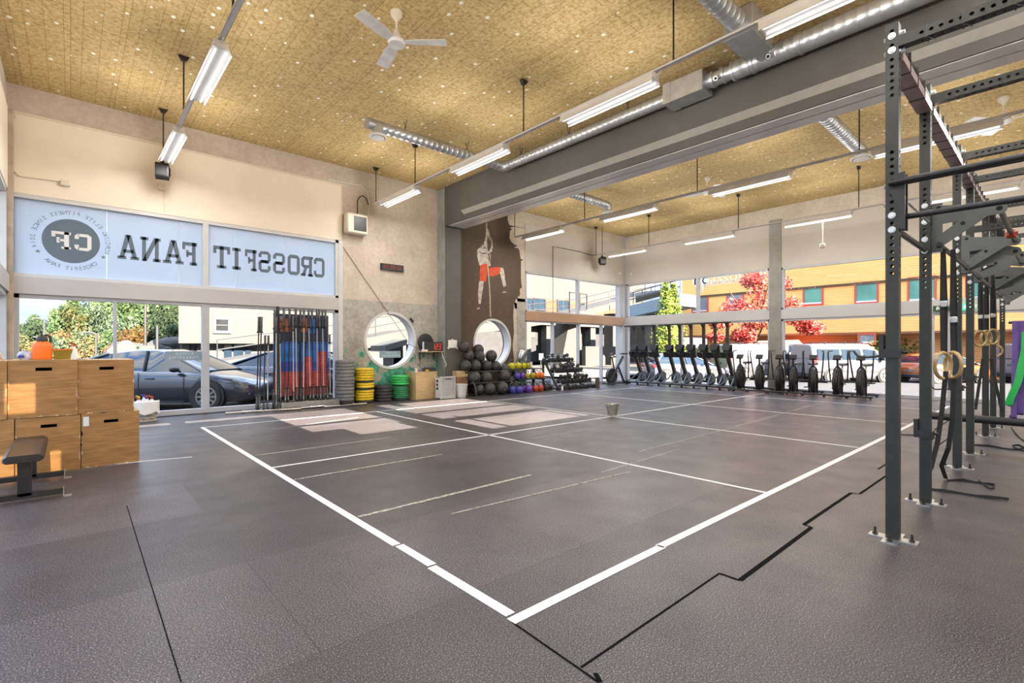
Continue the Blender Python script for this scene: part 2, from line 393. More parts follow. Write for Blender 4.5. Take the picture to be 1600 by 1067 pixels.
# ================================================================ THE ROOM
X0, X1, Y0, Y1, CZ = -0.8, 16.66, -4.0, 11.8, 5.8
CB = .57                                           # beam width
o = struct(MB().box(X0 - .3, X1 + .3, Y0 - .3, Y1 + .3, -.45, 0).build('floor', M['floor']))
SX1, SY1, SZ = 8.3, .45, 8.4                        # roof monitor added out of view over the south strip to bring in light
struct(MB().box(X0 - .4, X1 + .4, SY1, Y1 + .4, CZ, CZ + .35).box(SX1, X1 + .4, Y0 - .2, SY1, CZ, CZ + .35).build('ceiling', M['ceiling']))
struct(MB().box(X0 - .4, SX1 + .2, Y0 - .12, SY1 + .2, SZ, SZ + .012).build('window_16', M['glass'], smooth=False))  # glazed roof of the added monitor, sky fill for the hall
mb = MB()
for i in range(8): mb.box(X0 - .3 + i * 1.33, X0 - .22 + i * 1.33, Y0 - .12, SY1 + .2, SZ - .08, SZ)
struct(mb.build('trim_7', M['alu'], smooth=False))
struct(MB().box(X0 - .3, X0, Y0 - .12, SY1, CZ - .5, SZ).box(SX1, SX1 + .2, Y0 - .12, SY1 + .2, CZ, SZ).box(X0 - .3, SX1 + .2, SY1, SY1 + .2, CZ + .35, SZ).build('wall_added_monitor', M['board'], smooth=False))
# --- painted lines and seams on the floor
def line(pts, w, m, name='floor_line', z=.0015, h=.0012):
    mb = MB()
    for (a, b), (c, d) in zip(pts[:-1], pts[1:]):
        L = math.hypot(c - a, d - b); nx, ny = -(d - b) / L * w / 2, (c - a) / L * w / 2
        q = [(a + nx, b + ny), (c + nx, d + ny), (c - nx, d - ny), (a - nx, b - ny)]
        mb.add([(x, y, z) for x, y in q] + [(x, y, z + h) for x, y in q], [(3, 2, 1, 0), (4, 5, 6, 7), (0, 1, 5, 4), (1, 2, 6, 5), (2, 3, 7, 6), (3, 0, 4, 7)])
    return struct(mb.build(name, m, smooth=False))
TW = .062
line([(1.665, 9.76), (1.665, 3.05)], TW, M['tape']); line([(1.675, 3.03), (1.675, 2.62)], TW, M['tape']); line([(1.66, 2.60), (1.66, 1.87)], TW, M['tape'])
line([(1.62, 1.82), (3.0, 1.825)], TW, M['tape']); line([(2.98, 1.835), (15.2, 1.79)], TW, M['tape'])
line([(1.69, 5.95), (15.3, 5.93)], .045, M['tape']); line([(1.69, 9.73), (15.0, 9.72)], .045, M['tape'])
for x in (4.83, 7.95, 11.05): line([(x, 9.7), (x, 1.86)], .045, M['tape'])
line([(14.0, 9.7), (14.0, 1.9)], .045, M['tape'])
line([F(222, 721), F(300, 714)], .03, M['tape']); line([F(20, 742), F(222, 721)], .045, M['tape'])
for a, b, w in (((460, 749.5), (690, 710), .03), ((559, 808), (830, 742), .04), ((398, 712), (612, 683), .03), ((705, 803), (985, 737), .02), ((835, 685), (957, 664), .02), ((940, 738), (1060, 702), .02), ((1000, 705), (1215, 650), .02), ((1150, 665), (1290, 628), .02), ((425, 671), (560, 652), .02)):
    line([F(*a), F(*b)], w, M['tape_old'])
for pts, w in (([F(908, 1043), F(1124, 896)], .012), ([F(1156, 907), F(1268, 824)], .03), ([F(1256, 820), F(1330, 770)], .028), ([F(1343, 772), F(1388, 741)], .022), ([F(1372, 733), F(1388, 723)], .018), ([F(1124, 896), F(1156, 907)], .02), ([F(1256, 820), F(1268, 824)], .02), ([F(1330, 770), F(1343, 772)], .02), ([F(1460, 672), F(1485, 655)], .018), ([F(1467, 695), F(1482, 685)], .016), ([F(800, 972), F(935, 1066)], .01), ([F(198, 790), F(283, 1066)], .005), ([F(930, 1052), F(938, 1066)], .02)):
    line(pts, w, M['gap'], 'floor_gap', z=.001, h=.001)

# --- wall with a round hole
def plate_hole(x0, x1, z0, z1, cx, cz, r, ya, yb):
    angs = sorted(set([2 * PI * i / 56 for i in range(56)] + [math.atan2(z - cz, x - cx) % (2 * PI) for x in (x0, x1) for z in (z0, z1)]))
    ci, ou = [], []
    for a in angs:
        c, s_ = math.cos(a), math.sin(a); ts = []
        if c > 1e-9: ts.append((x1 - cx) / c)
        if c < -1e-9: ts.append((x0 - cx) / c)
        if s_ > 1e-9: ts.append((z1 - cz) / s_)
        if s_ < -1e-9: ts.append((z0 - cz) / s_)
        t = min(ts); ci.append((cx + r * c, cz + r * s_)); ou.append((cx + t * c, cz + t * s_))
    n = len(angs); v = [(x, ya, z) for x, z in ci] + [(x, ya, z) for x, z in ou] + [(x, yb, z) for x, z in ci] + [(x, yb, z) for x, z in ou]
    f = []
    for i in range(n):
        j = (i + 1) % n
        f += [(i, j, n + j, n + i), (2 * n + i, 3 * n + i, 3 * n + j, 2 * n + j), (i, 2 * n + i, 2 * n + j, j), (n + i, n + j, 3 * n + j, 3 * n + i)]
    return MB().add(v, f)
R1 = (6.28, 1.55, .72); R2 = (9.74, 1.50, .72)
w = plate_hole(4.95, 7.75, 0, 2.55, *R1, Y1, Y1 + .35).build('wall_north_concrete', M['conc_green']); struct(w)
struct(MB().box(4.95, 7.75, Y1, Y1 + .35, 2.55, CZ).build('wall_north_plaster', M['plaster']))
struct(plate_hole(8.3, 11.11, 0, CZ, *R2, Y1, Y1 + .35).build('wall_north_mural', M['mural_paint']))
struct(MB().box(X0, 4.95, Y1, Y1 + .35, 5.3, CZ).box(11.11, X1, Y1, Y1 + .35, 5.42, CZ).build('wall_north_lintel', M['plaster']))
struct(MB().box(4.86, 4.97, Y1 - .03, Y1 + .2, 0, 3.98).build('trim_1', M['alu_light']))
struct(MB().box(X0, 4.93, Y1 - .03, Y1 + .1, 3.97, 5.31).build('wall_north_board', M['board']))
struct(MB().box(X0, 4.95, Y1 - .05, Y1 - .02, 5.30, 5.335).box(4.925, 4.945, Y1 - .045, Y1 - .025, 3.97, 5.3).build('trim_2', M['cream']))
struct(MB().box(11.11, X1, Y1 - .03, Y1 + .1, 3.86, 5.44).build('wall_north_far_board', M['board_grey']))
# bare plaster right of the ragged mural edge (paint stops there)
edge = [(793, 331), (793.5, 345), (796.5, 352), (806, 353.5), (797, 355.5), (800, 358), (797, 361), (796, 372), (799, 378), (804, 382), (809, 384), (803, 386.5), (810, 388), (812, 394), (813.5, 404), (817.5, 406), (814, 408), (814, 436), (815.5, 449), (812, 452), (812.5, 461), (809, 464), (809.5, 475), (807.5, 466), (805, 470), (804.5, 482), (803, 473), (802, 495), (803, 520), (801, 540), (803, 560), (800, 612)]
pts = [onY(x, y, Y1 - .004) for x, y in edge]
poly = [(p[0], min(p[1], CZ)) for p in pts]; poly = [(poly[0][0], CZ)] + poly + [(11.115, 0.02), (11.115, CZ)]
mbp = MB()
left = poly[1:-2]
for (xa, za), (xb, zb) in zip(left[:-1], left[1:]):
    mbp.add([(xa, Y1 - .004, za), (xb, Y1 - .004, zb), (11.115, Y1 - .004, zb), (11.115, Y1 - .004, za)], [(0, 1, 2, 3)])
mbp.add([(left[0][0], Y1 - .004, left[0][1]), (11.115, Y1 - .004, left[0][1]), (11.115, Y1 - .004, CZ), (left[0][0], Y1 - .004, CZ)], [(0, 1, 2, 3)])
struct(mbp.build('wall_north_bare_plaster', M['plaster'], smooth=False))
struct(MB().box(10.75, 11.14, Y1 - .012, Y1 - .003, .02, 2.85).build('wall_north_bare_concrete', M['conc_green'], smooth=False))
# round windows
def round_window(n, cx, cz, r):
    T = thing('window_%d' % n, None, None); T.location = (cx, Y1 + .1, cz); struct(T)
    Mx = rotX(PI / 2)
    MB().lathe([(r - .03, -.1), (r - .03, .115), (r + .035, .115), (r + .035, .10), (r - .002, .10), (r - .002, -.16), (r - .03, -.16), (r - .03, -.1)], seg=56, M=Mx).build('frame', M['alu_light'], T)
    MB().lathe([(1e-6, -.02), (r - .028, -.02), (r - .028, -.01), (1e-6, -.01)], seg=48, M=Mx).build('pane', M['glass'], T)
    return T
rw1 = round_window(3, *R1); round_window(4, *R2)
# --- the painted climber on the mural wall
def mp(x, y, o=0.004): a = onY(x, y, Y1 - .002); return (a[0], Y1 - o, a[1])
mural = thing('mural', 'painted mural of a shirtless man in red shorts climbing a rope', 'mural', loc=(9.3, Y1, 2.4))
mural.location = (0, 0, 0)
def paint(name, polys, m, o, label=None):
    if name == 'rope': polys = [polys]
    else: polys = [[P] for P in polys]
    for Ps in polys:
        mb = MB()
        for P in Ps: mb.add([mp(x, y, o) for x, y in P], [tuple(range(len(P)))])
        mb.build(name, m, mural, smooth=False)
M['m_skin'] = mat('mural_grey_skin', (.50, .45, .39), .8, var=.35, scale=9); M['m_dark'] = mat('mural_dark_shading', (.13, .11, .095), .8, var=.3, scale=9)
M['m_red'] = mat('mural_red_shorts', (.62, .085, .03), .8, var=.18, scale=6); M['m_rope'] = mat('mural_rope', (.46, .38, .28), .8, var=.4, scale=20)
G = lambda pts: [(690 + x / 5.333, 330 + y / 5.333) for x, y in pts]
paint('torso', [G([(296, 322), (312, 308), (345, 300), (376, 318), (402, 345), (410, 372), (404, 420), (408, 456), (318, 456), (306, 420), (296, 370)])], M['m_skin'], .0045)
paint('arm', [G([(360, 300), (352, 262), (362, 236), (372, 190), (374, 148), (384, 146), (382, 200), (380, 240), (378, 280), (372, 310)]), G([(384, 146), (394, 170), (404, 210), (422, 250), (426, 300), (416, 340), (402, 348), (396, 330), (412, 296), (406, 256), (390, 220), (382, 180)])], M['m_skin'], .0046)
paint('head', [G([(318, 300), (322, 280), (334, 272), (350, 276), (356, 292), (348, 308), (330, 312)])], M['m_skin'], .0047)
paint('hair', [G([(318, 300), (322, 280), (336, 271), (352, 277), (338, 284), (328, 300)])], M['m_dark'], .0048)
paint('back_shading', [G([(312, 340), (340, 346), (374, 348), (398, 352), (392, 370), (372, 356), (340, 358)]), G([(388, 350), (402, 352), (404, 400), (398, 440), (390, 400)]), G([(392, 176), (400, 210), (416, 250), (418, 290), (408, 290), (404, 250), (394, 215)])], M['m_dark'], .0048)
paint('shorts', [G([(322, 450), (360, 436), (380, 440), (382, 500), (368, 588), (318, 578), (318, 510)]), G([(386, 520), (400, 474), (440, 464), (492, 468), (484, 512), (470, 530), (412, 546)])], M['m_red'], .0049)
paint('leg', [G([(312, 580), (352, 586), (346, 640), (336, 690), (326, 772), (308, 772), (302, 690)]), G([(476, 500), (492, 470), (512, 474), (522, 510), (528, 560), (538, 620), (516, 632), (498, 566), (486, 520)])], M['m_skin'], .0046)
paint('shoe', [G([(298, 804), (318, 800), (318, 812), (294, 818)]), G([(510, 670), (536, 668), (542, 678), (508, 680)])], M['m_rope'], .0046)
rp = [(374, 96), (374, 150), (372, 220), (378, 330), (382, 420), (390, 520), (398, 620), (404, 720), (404, 800), (408, 878)]
paint('rope', [G([(rp[i][0] - 5, rp[i][1]), (rp[i][0] + 5, rp[i][1]), (rp[i + 1][0] + 5, rp[i + 1][1]), (rp[i + 1][0] - 5, rp[i + 1][1])]) for i in range(len(rp) - 1)], M['m_rope'], .0052)

# --- the big dark beam and its wall column
BX0, BX1, BZ = 7.73, 8.3, 4.72
poly = [(BX0, BZ), (BX1, BZ), (BX1, CZ), (BX0, CZ), (BX0, 5.74), (BX0 - .06, 5.70), (BX0 - .06, 4.975), (BX0, 4.865)]
struct(MB().prism(poly, 'y', Y0, 10.62).box(BX0, BX1, 10.62, Y1, BZ, CZ).build('beam', M['beam'], ang=20))
struct(MB().add([(BX0 - .002, y, 4.8655) for y in (Y0, 10.55)] + [(BX0 - .061, y, 4.974) for y in (10.62, Y0)] + [(BX0 + .01, y, 4.88) for y in (Y0, 10.55)] + [(BX0 - .05, y, 4.98) for y in (10.62, Y0)], [(0, 1, 2, 3), (4, 5, 6, 7), (0, 1, 5, 4), (1, 2, 6, 5), (2, 3, 7, 6), (3, 0, 4, 7)]).build('trim_8', mat('pale_beam_chamfer', (.36, .35, .32), .3, var=.05), smooth=False))  # chamfer paler than the beam: the light it catches is put in its colour
struct(MB().box(BX0 + .03, BX0 + .27, Y0, 11.3, BZ - .012, BZ + .01).box(BX0 + .30, BX1 - .02, Y0, 11.3, BZ - .012, BZ + .01).build('beam_soffit', M['beam_light'], smooth=False))
struct(MB().box(BX0, BX1, 11.47, Y1 + .1, 0, BZ).build('column_north', M['beam'], smooth=False))
struct(MB().box(BX0 - .012, BX0 + .002, 11.44, Y1, 0, CZ - .02).build('trim_3', mat('grey_green_steel_edge', (.27, .29, .27), .5, var=.2, scale=3), smooth=False))

# --- glazing. ax='x' walls run along x at y=c; ax='y' walls run along y at x=c; out = sign of the outside
def gl(ax, c, out, a0, a1, d0, d1, z0, z1):
    p, q = sorted((c + out * d0, c + out * d1))
    return (a0, a1, p, q, z0, z1) if ax == 'x' else (p, q, a0, a1, z0, z1)
WN = [0]
def window(ax, c, out, a0, a1, z0, z1, mulls, fw=.07, mw=.06, pane='glass', fm='alu', n=None):
    WN[0] += 1
    T = thing('window_%d' % (n or WN[0] + 4), None, None); struct(T)
    fr = MB()
    fr.box(*gl(ax, c, out, a0, a1, -.02, .1, z0, z0 + fw)).box(*gl(ax, c, out, a0, a1, -.02, .1, z1 - fw, z1))
    fr.box(*gl(ax, c, out, a0, a0 + fw, -.02, .1, z0, z1)).box(*gl(ax, c, out, a1 - fw, a1, -.02, .1, z0, z1))
    for m_ in mulls:
        a, w_ = m_ if isinstance(m_, tuple) else (m_, mw)
        fr.box(*gl(ax, c, out, a - w_ / 2, a + w_ / 2, -.025, .1, z0 + fw * .5, z1 - fw * .5))
    fr.build('frame', M[fm], T, smooth=False)
    MB().box(*gl(ax, c, out, a0 + fw * .4, a1 - fw * .4, .04, .052, z0 + fw * .4, z1 - fw * .4)).build('pane', M[pane], T, smooth=False)
    return T
# north wall, first bay
window('x', Y1, 1, X0 + .06, 4.86, .02, 2.29, [(.62, .05), (2.075, .13)], fw=.09, n=1)
top1 = window('x', Y1, 1, X0 + .02, 4.86, 2.55, 3.97, [(2.075, .10)], fw=.07, n=2, fm='alu_light')
struct(MB().box(X0, 4.86, Y1 - .06, Y1 + .12, 2.27, 2.56).build('wall_north_spandrel', M['spandrel'], smooth=False))
# far bay of the north wall
window('x', Y1, 1, 11.12, 16.5, .02, 2.27, [12.45, (13.8, .04), 15.15], fw=.06, n=5)
window('x', Y1, 1, 11.12, 16.42, 2.53, 3.87, [(13.78, .09), (16.3, .14)], fw=.06, n=6)
struct(MB().box(11.11, 16.5, Y1 - .06, Y1 + .12, 2.25, 2.55).build('wall_north_far_spandrel', mat('copper_spandrel_panel', (.44, .27, .17), .5, var=.08, scale=1.5), smooth=False))
struct(MB().box(16.42, 16.9, Y1 - .04, Y1 + .3, 0, CZ).build('column_corner', M['alu'], smooth=False))
# east wall
window('y', X1, 1, 6.27, 11.72, .02, 2.26, [(9.35, .05)], fw=.07, n=7)
window('y', X1, 1, 6.27, 11.72, 2.53, 3.90, [(8.72, .1)], fw=.07, n=8)
window('y', X1, 1, Y0, 5.95, .02, 2.26, [(2.32, .12), (1.95, .10), (.15, .1), (-1.8, .08)], fw=.07, n=9)
window('y', X1, 1, Y0, 5.95, 2.53, 3.87, [(1.1, .1), (-1.6, .1)], fw=.07, n=10)
struct(MB().box(X1 - .05, X1 + .12, Y0, 11.76, 2.25, 2.55).build('wall_east_spandrel', M['spandrel'], smooth=False))
struct(MB().box(X1 - .06, X1 + .3, 5.93, 6.28, 0, CZ - .4).build('column_east', M['conc_grey'], smooth=False))
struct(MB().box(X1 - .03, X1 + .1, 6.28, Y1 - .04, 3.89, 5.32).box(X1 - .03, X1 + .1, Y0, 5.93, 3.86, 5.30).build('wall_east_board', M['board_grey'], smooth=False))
struct(MB().box(X1, X1 + .35, Y0, Y1, 5.2, CZ).build('wall_east_lintel', M['plaster'], smooth=False))
# west wall (a sliver shows at the photo's left edge)
window('y', X0, -1, Y0, Y1 - .25, .02, 2.29, [9.6, 7.6, 5.6, 3.6, 1.6, -.4, -2.4], fw=.09, n=11)
window('y', X0, -1, Y0, Y1 - .25, 2.55, 3.97, [8.6, 5.6, 2.6, -.4], fw=.07, n=12, fm='alu_light')
struct(MB().box(X0 - .12, X0 + .05, Y0, Y1 - .2, 2.27, 2.56).build('wall_west_spandrel', M['spandrel'], smooth=False))
struct(MB().box(X0 - .1, X0 + .03, Y0, Y1 - .2, 3.97, 5.31).build('wall_west_board', M['board'], smooth=False))
struct(MB().box(X0 - .35, X0, Y0, Y1 + .35, 5.3, CZ).build('wall_west_lintel', M['plaster'], smooth=False))
struct(MB().box(X0 - .3, X0 + .09, Y1 - .22, Y1 + .12, 0, 5.3).build('column_west', mat('worn_beige_post', (.46, .38, .29), .7, var=.2, scale=5), smooth=False))
# south wall behind the camera: openings made up and shaped to cast the sun patches
mb = MB()
TB_ = (6.42, 6.45)
ops = [(-.78, -.25, 5.67, 5.95), (-.68, -.45, 6.32, 6.69), (.45, 2.72, 7.24, 7.43)]
for xa, xb, z in ((2.72, 3.22, 6.02), (3.22, 4.32, 5.66), (5.11, 7.7, 5.19)): ops += [(xa, xb, z, TB_[0]), (xa, xb, TB_[1], 7.43)]
xs = sorted(set([X0 - .3, SX1 + .2, X1 + .3] + [q for o_ in ops for q in o_[:2]]))
for a, b in zip(xs[:-1], xs[1:]):
    z = 0
    for o_ in sorted([q for q in ops if q[0] <= a + 1e-6 and q[1] >= b - 1e-6], key=lambda q: q[2]):
        mb.box(a, b, Y0 - .12, Y0, z, o_[2]); z = o_[3]
    mb.box(a, b, Y0 - .12, Y0, z, SZ if b < SX1 + .3 else CZ)
struct(mb.build('wall_south', M['board'], smooth=False))
M['tinted'] = glass_material('sun_dimming_glazing', (.36, .34, .30), .01)
struct(MB().box(-.80, -.23, Y0 - .08, Y0 - .07, 5.65, 5.97).box(-.70, -.43, Y0 - .08, Y0 - .07, 6.30, 6.71).build('window_15', M['tinted'], smooth=False))  # unseen tinted panes added to dim the sun on the jump boxes
# surface cables and small wall boxes
def pipe_struct(n, pts, r, m): return struct(MB().tube(pts, r, 6).build('trim_%d' % n, m))
pipe_struct(5, [(X0 + .12, Y1 - .045, 5.24), (X0 + .06, Y1 - .045, 5.15), (X0 + .06, Y1 - .045, 4.35), (X0 + .16, Y1 - .045, 4.25), (-.16, Y1 - .045, 4.27)], .012, M['cream'])
# ================================================================ WINDOW FILM, LETTERING, SIGNS ON GLASS
FY = Y1 + .028
fb = MB()
for a, b in ((X0 + .09, .5), (.505, 1.62), (1.625, 2.02), (2.13, 2.62), (2.625, 3.62), (3.625, 4.79)): fb.box(a, b, FY, FY + .004, 2.62, 3.9)
fb.build('frosted_film', M['film'], top1, smooth=False)
def rc(a, b, c, d): return [(a, b), (c, b), (c, d), (a, d)]
SLAB = {
 'C': [rc(0, 1, 1.25, 6), [(0, 6), (1.25, 6), (1.25, 5.8), (4, 5.8), (4, 7), (1, 7)], [(0, 1), (1, 0), (4, 0), (4, 1.2), (1.25, 1.2), (1.25, 1)], [(3.75, 4.7), (5, 4.7), (5, 6), (4, 7), (3.75, 7)], [(3.75, 2.3), (3.75, 0), (4, 0), (5, 1), (5, 2.3)]],
 'R': [rc(.5, 0, 1.75, 7), rc(0, 0, 2.2, .9), rc(0, 6.1, 1, 7), rc(1.7, 5.8, 4, 7), rc(1.7, 2.9, 4, 4.0), [(3.75, 2.9), (4, 2.9), (5, 3.7), (5, 6.1), (4, 7), (3.75, 7)], [(2.4, 3), (3.6, 3), (4.7, .5), (3.4, .5)], rc(3.1, 0, 5.2, .9)],
 'O': [rc(0, 1, 1.25, 6), rc(3.75, 1, 5, 6), [(0, 6), (5, 6), (4, 7), (1, 7)], [(1.2, 5.8), (3.8, 5.8), (3.8, 6), (1.2, 6)], [(0, 1), (1, 0), (4, 0), (5, 1)], rc(1.2, 1, 3.8, 1.2)],
 'S': [rc(0, 4.1, 1.25, 6), [(0, 6), (5, 6), (4, 7), (1, 7)], rc(3.75, 4.9, 5, 6), [(0, 4.1), (.9, 3.05), (4, 3.05), (4, 4.1)], rc(1, 3.05, 4, 4.1), [(4, 4.1), (4, 2.9), (5, 2.9), (5, 3.2)], rc(3.75, 1, 5, 3.1), [(0, 1), (1, 0), (4, 0), (5, 1)], rc(0, 1, 1.25, 2.2)],
 'F': [rc(.5, 0, 1.75, 7), rc(0, 0, 2.5, .9), rc(0, 5.9, 5, 7), rc(4, 4.7, 5, 6), rc(1.7, 3, 3.2, 4.0), rc(2.9, 2.4, 3.7, 4.6)],
 'I': [rc(.75, 0, 2.0, 7), rc(0, 0, 2.75, 1), rc(0, 6, 2.75, 7)],
 'T': [rc(1.9, 0, 3.1, 7), rc(1.1, 0, 3.9, .9), rc(0, 5.9, 5, 7), rc(0, 4.6, .9, 6), rc(4.1, 4.6, 5, 6)],
 'A': [[(.5, .5), (1.6, .5), (3.1, 7), (1.9, 7)], [(3.6, .5), (4.7, .5), (3.3, 7), (2.1, 7)], rc(1.3, 1.9, 3.8, 2.8), rc(0, 0, 2.1, .9), rc(3.1, 0, 5.2, .9)],
 'N': [rc(.5, 0, 1.5, 7), rc(3.7, 0, 4.7, 7), [(.5, 7), (1.7, 7), (4.7, 0), (3.5, 0)], rc(0, 0, 2, .9), rc(0, 6.1, 1.2, 7), rc(3.1, 6.1, 5.2, 7)]}
def slab(mb, ch, xa, xb, z0, z1, y):        # xa > xb: reads from outside, mirrored seen from the hall
    wd = 2.75 if ch == 'I' else 5.1
    for P in SLAB[ch]: mb.add([(xa + (xb - xa) * u / wd, y, z0 + (z1 - z0) * w / 7) for u, w in P], [tuple(range(len(P)))])
LY = FY - .003
lm = MB()
for ch, a, b in (('C', 4.54, 4.28), ('R', 4.27, 3.99), ('O', 3.965, 3.69), ('S', 3.64, 3.38), ('S', 3.335, 3.08), ('F', 3.05, 2.81), ('I', 2.735, 2.57), ('T', 2.53, 2.21), ('F', 1.93, 1.67), ('A', 1.70, 1.36), ('N', 1.32, 1.0), ('A', .98, .66)):
    slab(lm, ch, a, b, 3.025, 3.49, LY)
lm.build('lettering', M['vinyl'], top1, smooth=False)
em = MB(); c0 = (.015, 3.255); r0 = .39
em.add([(c0[0] + r0 * math.cos(2 * PI * i / 56), LY, c0[1] + r0 * math.sin(2 * PI * i / 56)) for i in range(56)], [tuple(range(56))])
def arc_text(mb, s, a0, a1, R, size, inward):
    for i, ch in enumerate(s):
        if ch == ' ': continue
        a = math.radians(a0 + (a1 - a0) * i / (len(s) - 1)); c, s_ = math.cos(a), math.sin(a)
        up = (-c, 0, -s_) if inward else (c, 0, s_); rd = (-s_, 0, c) if inward else (s_, 0, -c)
        fl_ = lambda v: (-v[0], v[1], v[2])
        put_text(mb, ch, size, (c0[0] - R * c, LY, c0[1] + R * s_), fl_(rd), fl_(up))
arc_text(em, 'FORGING ELITE FITNESS SINCE 2014', 197, -17, .50, .095, False)
arc_text(em, 'CROSSFIT FANA', 229, 311, .49, .095, True)
for a in (208, -28):
    a = math.radians(a); cx, cz = c0[0] - .495 * math.cos(a), c0[1] + .495 * math.sin(a)
    em.add([(cx + (.04 if k % 2 == 0 else .016) * math.sin(k * PI / 5), LY, cz + (.04 if k % 2 == 0 else .016) * math.cos(k * PI / 5)) for k in range(10)], [tuple(range(10))])
em.build('emblem', M['vinyl'], top1, smooth=False)
cf = MB(); slab(cf, 'C', c0[0] + .27, c0[0] + .035, c0[1] - .15, c0[1] + .15, LY - .002); slab(cf, 'F', c0[0] - .01, c0[0] - .27, c0[1] - .15, c0[1] + .15, LY - .002)
cf.build('emblem_initials', M['white'], top1, smooth=False)
def glass_sign(x0, x1, z0, z1, label, y=Y1 + .03):
    t = thing('parking_sign', label, 'sign'); m_ = mat('blue_grey_sign_film', (.24, .33, .38), .6, var=.06)
    MB().box(x0, x1, y, y + .004, z0, z1).build('sign_film', m_, t, smooth=False)
    b = MB(); c = (x0 + x1) / 2
    put_text(b, 'KUNDE-', .075, (c, y - .002, z1 - .055), (-1, 0, 0), (0, 0, 1), 1.35); put_text(b, 'PARKERING', .075, (c, y - .002, z0 + .055), (-1, 0, 0), (0, 0, 1), 1.35)
    b.build('sign_text', mat('pale_sign_text', (.62, .70, .74), .6, var=.04), t, smooth=False)
glass_sign(1.39, 2.01, 1.10, 1.285, 'blue-grey customer parking sign on the tall window above the silver car roof')
glass_sign(5.98, 6.60, 1.09, 1.27, 'blue-grey customer parking sign low in the round window above the plate stacks', Y1 + .06)
# exit signs on the east glazing
for (xa, ya, xb, yb, lab, m_) in ((1458, 478, 1484, 485, 'dark green exit sign over the glass door, unlit, between rig posts', 'exit_dark'), (1500, 475, 1521, 484, 'lit green exit sign on the grey window band behind the rig posts', 'exit')):
    y0_, z0_ = onX(xa, ya, X1 - .12); y1_, z1_ = onX(xb, yb, X1 - .12)
    t = thing('exit_sign', lab, 'sign'); MB().box(X1 - .13, X1 - .06, y1_, y0_, z1_, z0_).build('sign_box', M[m_], t, smooth=False)
    b = MB(); put_text(b, 'EXIT', .11, (X1 - .132, (y0_ + y1_) / 2 - .08, (z0_ + z1_) / 2), (0, -1, 0), (0, 0, 1), 1.1)
    yc = y0_ - .09; zc = (z0_ + z1_) / 2                         # running figure pictogram
    b.add([(X1 - .132, yc + .02, zc + .05), (X1 - .132, yc - .02, zc + .05), (X1 - .132, yc - .02, zc + .02), (X1 - .132, yc + .02, zc + .02)], [(0, 1, 2, 3)])
    b.add([(X1 - .132, yc + .03, zc + .015), (X1 - .132, yc - .03, zc + .015), (X1 - .132, yc - .045, zc - .05), (X1 - .132, yc - .015, zc - .02), (X1 - .132, yc + .03, zc - .05)], [(0, 1, 2, 3, 4)])
    b.build('sign_text', mat('exit_sign_white', (.8, .85, .8), .5, emit=(.6, 1, .7), estr=.5 if m_ == 'exit' else .0), t, smooth=False)

# ================================================================ LIGHT TRACKS AND FIXTURES
PAT = [(9.42, 11.0), (6.45, 8.05), (3.52, 5.12), (.62, 2.22), (-2.3, -.7)]
TRK = [(1.29, 4.88, (11.2, 8.97, 5.9, 2.9, 0, -2.9), 'first light track from the lettered windows side, ending at the black speaker'),
       (5.62, 4.90, (11.33, 9.47, 6.0, 3.26, .3, -2.8), 'light track running beside the near side of the dark beam'),
       (10.30, 4.77, (11.4, 8.6, 5.4, 2.4, -.6, -3.2), 'light track just beyond the dark beam, below a ceiling fan'),
       (14.42, 4.76, (11.5, 9.27, 6.3, 3.37, .4, -2.6), 'farthest light track, along the east window wall')]
TNAME = ['on the track by the lettered windows', 'on the track beside the beam', 'on the track beyond the beam', 'on the farthest track']
FN = ['nearest the north wall'] + [k + ' from that wall' for k in ('second', 'third', 'fourth', 'fifth')]
def make_track(x, z, rods, lab, y1):
    t = thing('light_track', lab, 'light track', 'suspended light tracks')
    b = MB(); YS = Y0 + .05 if x > 6 else .5; b.box(x - .03, x + .03, YS, y1, z + .03, z + .033).box(x - .03, x - .027, YS, y1, z, z + .033).box(x + .027, x + .03, YS, y1, z, z + .033).box(x - .03, x - .016, YS, y1, z, z + .003).box(x + .016, x + .03, YS, y1, z, z + .003)
    b.box(x - .017, x + .017, YS, y1, z + .004, z + .008)
    b.build('channel', M['white'], t, smooth=False)
    for ry in [q for q in rods if q > YS]:
        h = MB().cyl((x, ry, z + .03), (x, ry, CZ), .011, 8); h.build('hanger_rod', M['steel_dark'], t)
        MB().prism([(x - .075, CZ - .001), (x - .03, CZ - .075), (x + .03, CZ - .075), (x + .075, CZ - .001)], 'y', ry - .03, ry + .03).build('ceiling_plate', M['steel_dark'], t, smooth=False)
    return t
def make_fixture(label):
    t = thing('ceiling_light', label, 'ceiling light', 'fluorescent lights on the tracks'); L = 1.58
    b = MB()
    b.prism([(-.075, -.005), (-.075, -.05), (-.115, -.135), (-.108, -.138), (-.066, -.052), (.066, -.052), (.108, -.138), (.115, -.135), (.075, -.05), (.075, -.005)], 'y', 0, L)
    b.box(-.035, .035, .0, L, -.085, -.05)
    b.build('reflector', M['white'], t, smooth=False)
    for y in (0, L): MB().prism([(-.076, -.004), (-.076, -.052), (-.06, -.085), (.06, -.085), (.076, -.052), (.076, -.004)], 'y', y - .012, y + .012).build('end_cap', M['white_plastic'], t, smooth=False)
    for sx in (-.055, .055): MB().cyl((sx, .03, -.105), (sx, L - .03, -.105), .013, 8).build('tube', M['tube'], t)
    MB().tube([(0, 0, -.03), (0, -.05, -.025), (0, -.10, -.012)], .008, 6).build('supply_cable', M['white_plastic'], t)
    return t
LAMP_W, SIDE_FILL_W = 30.0, 13.0
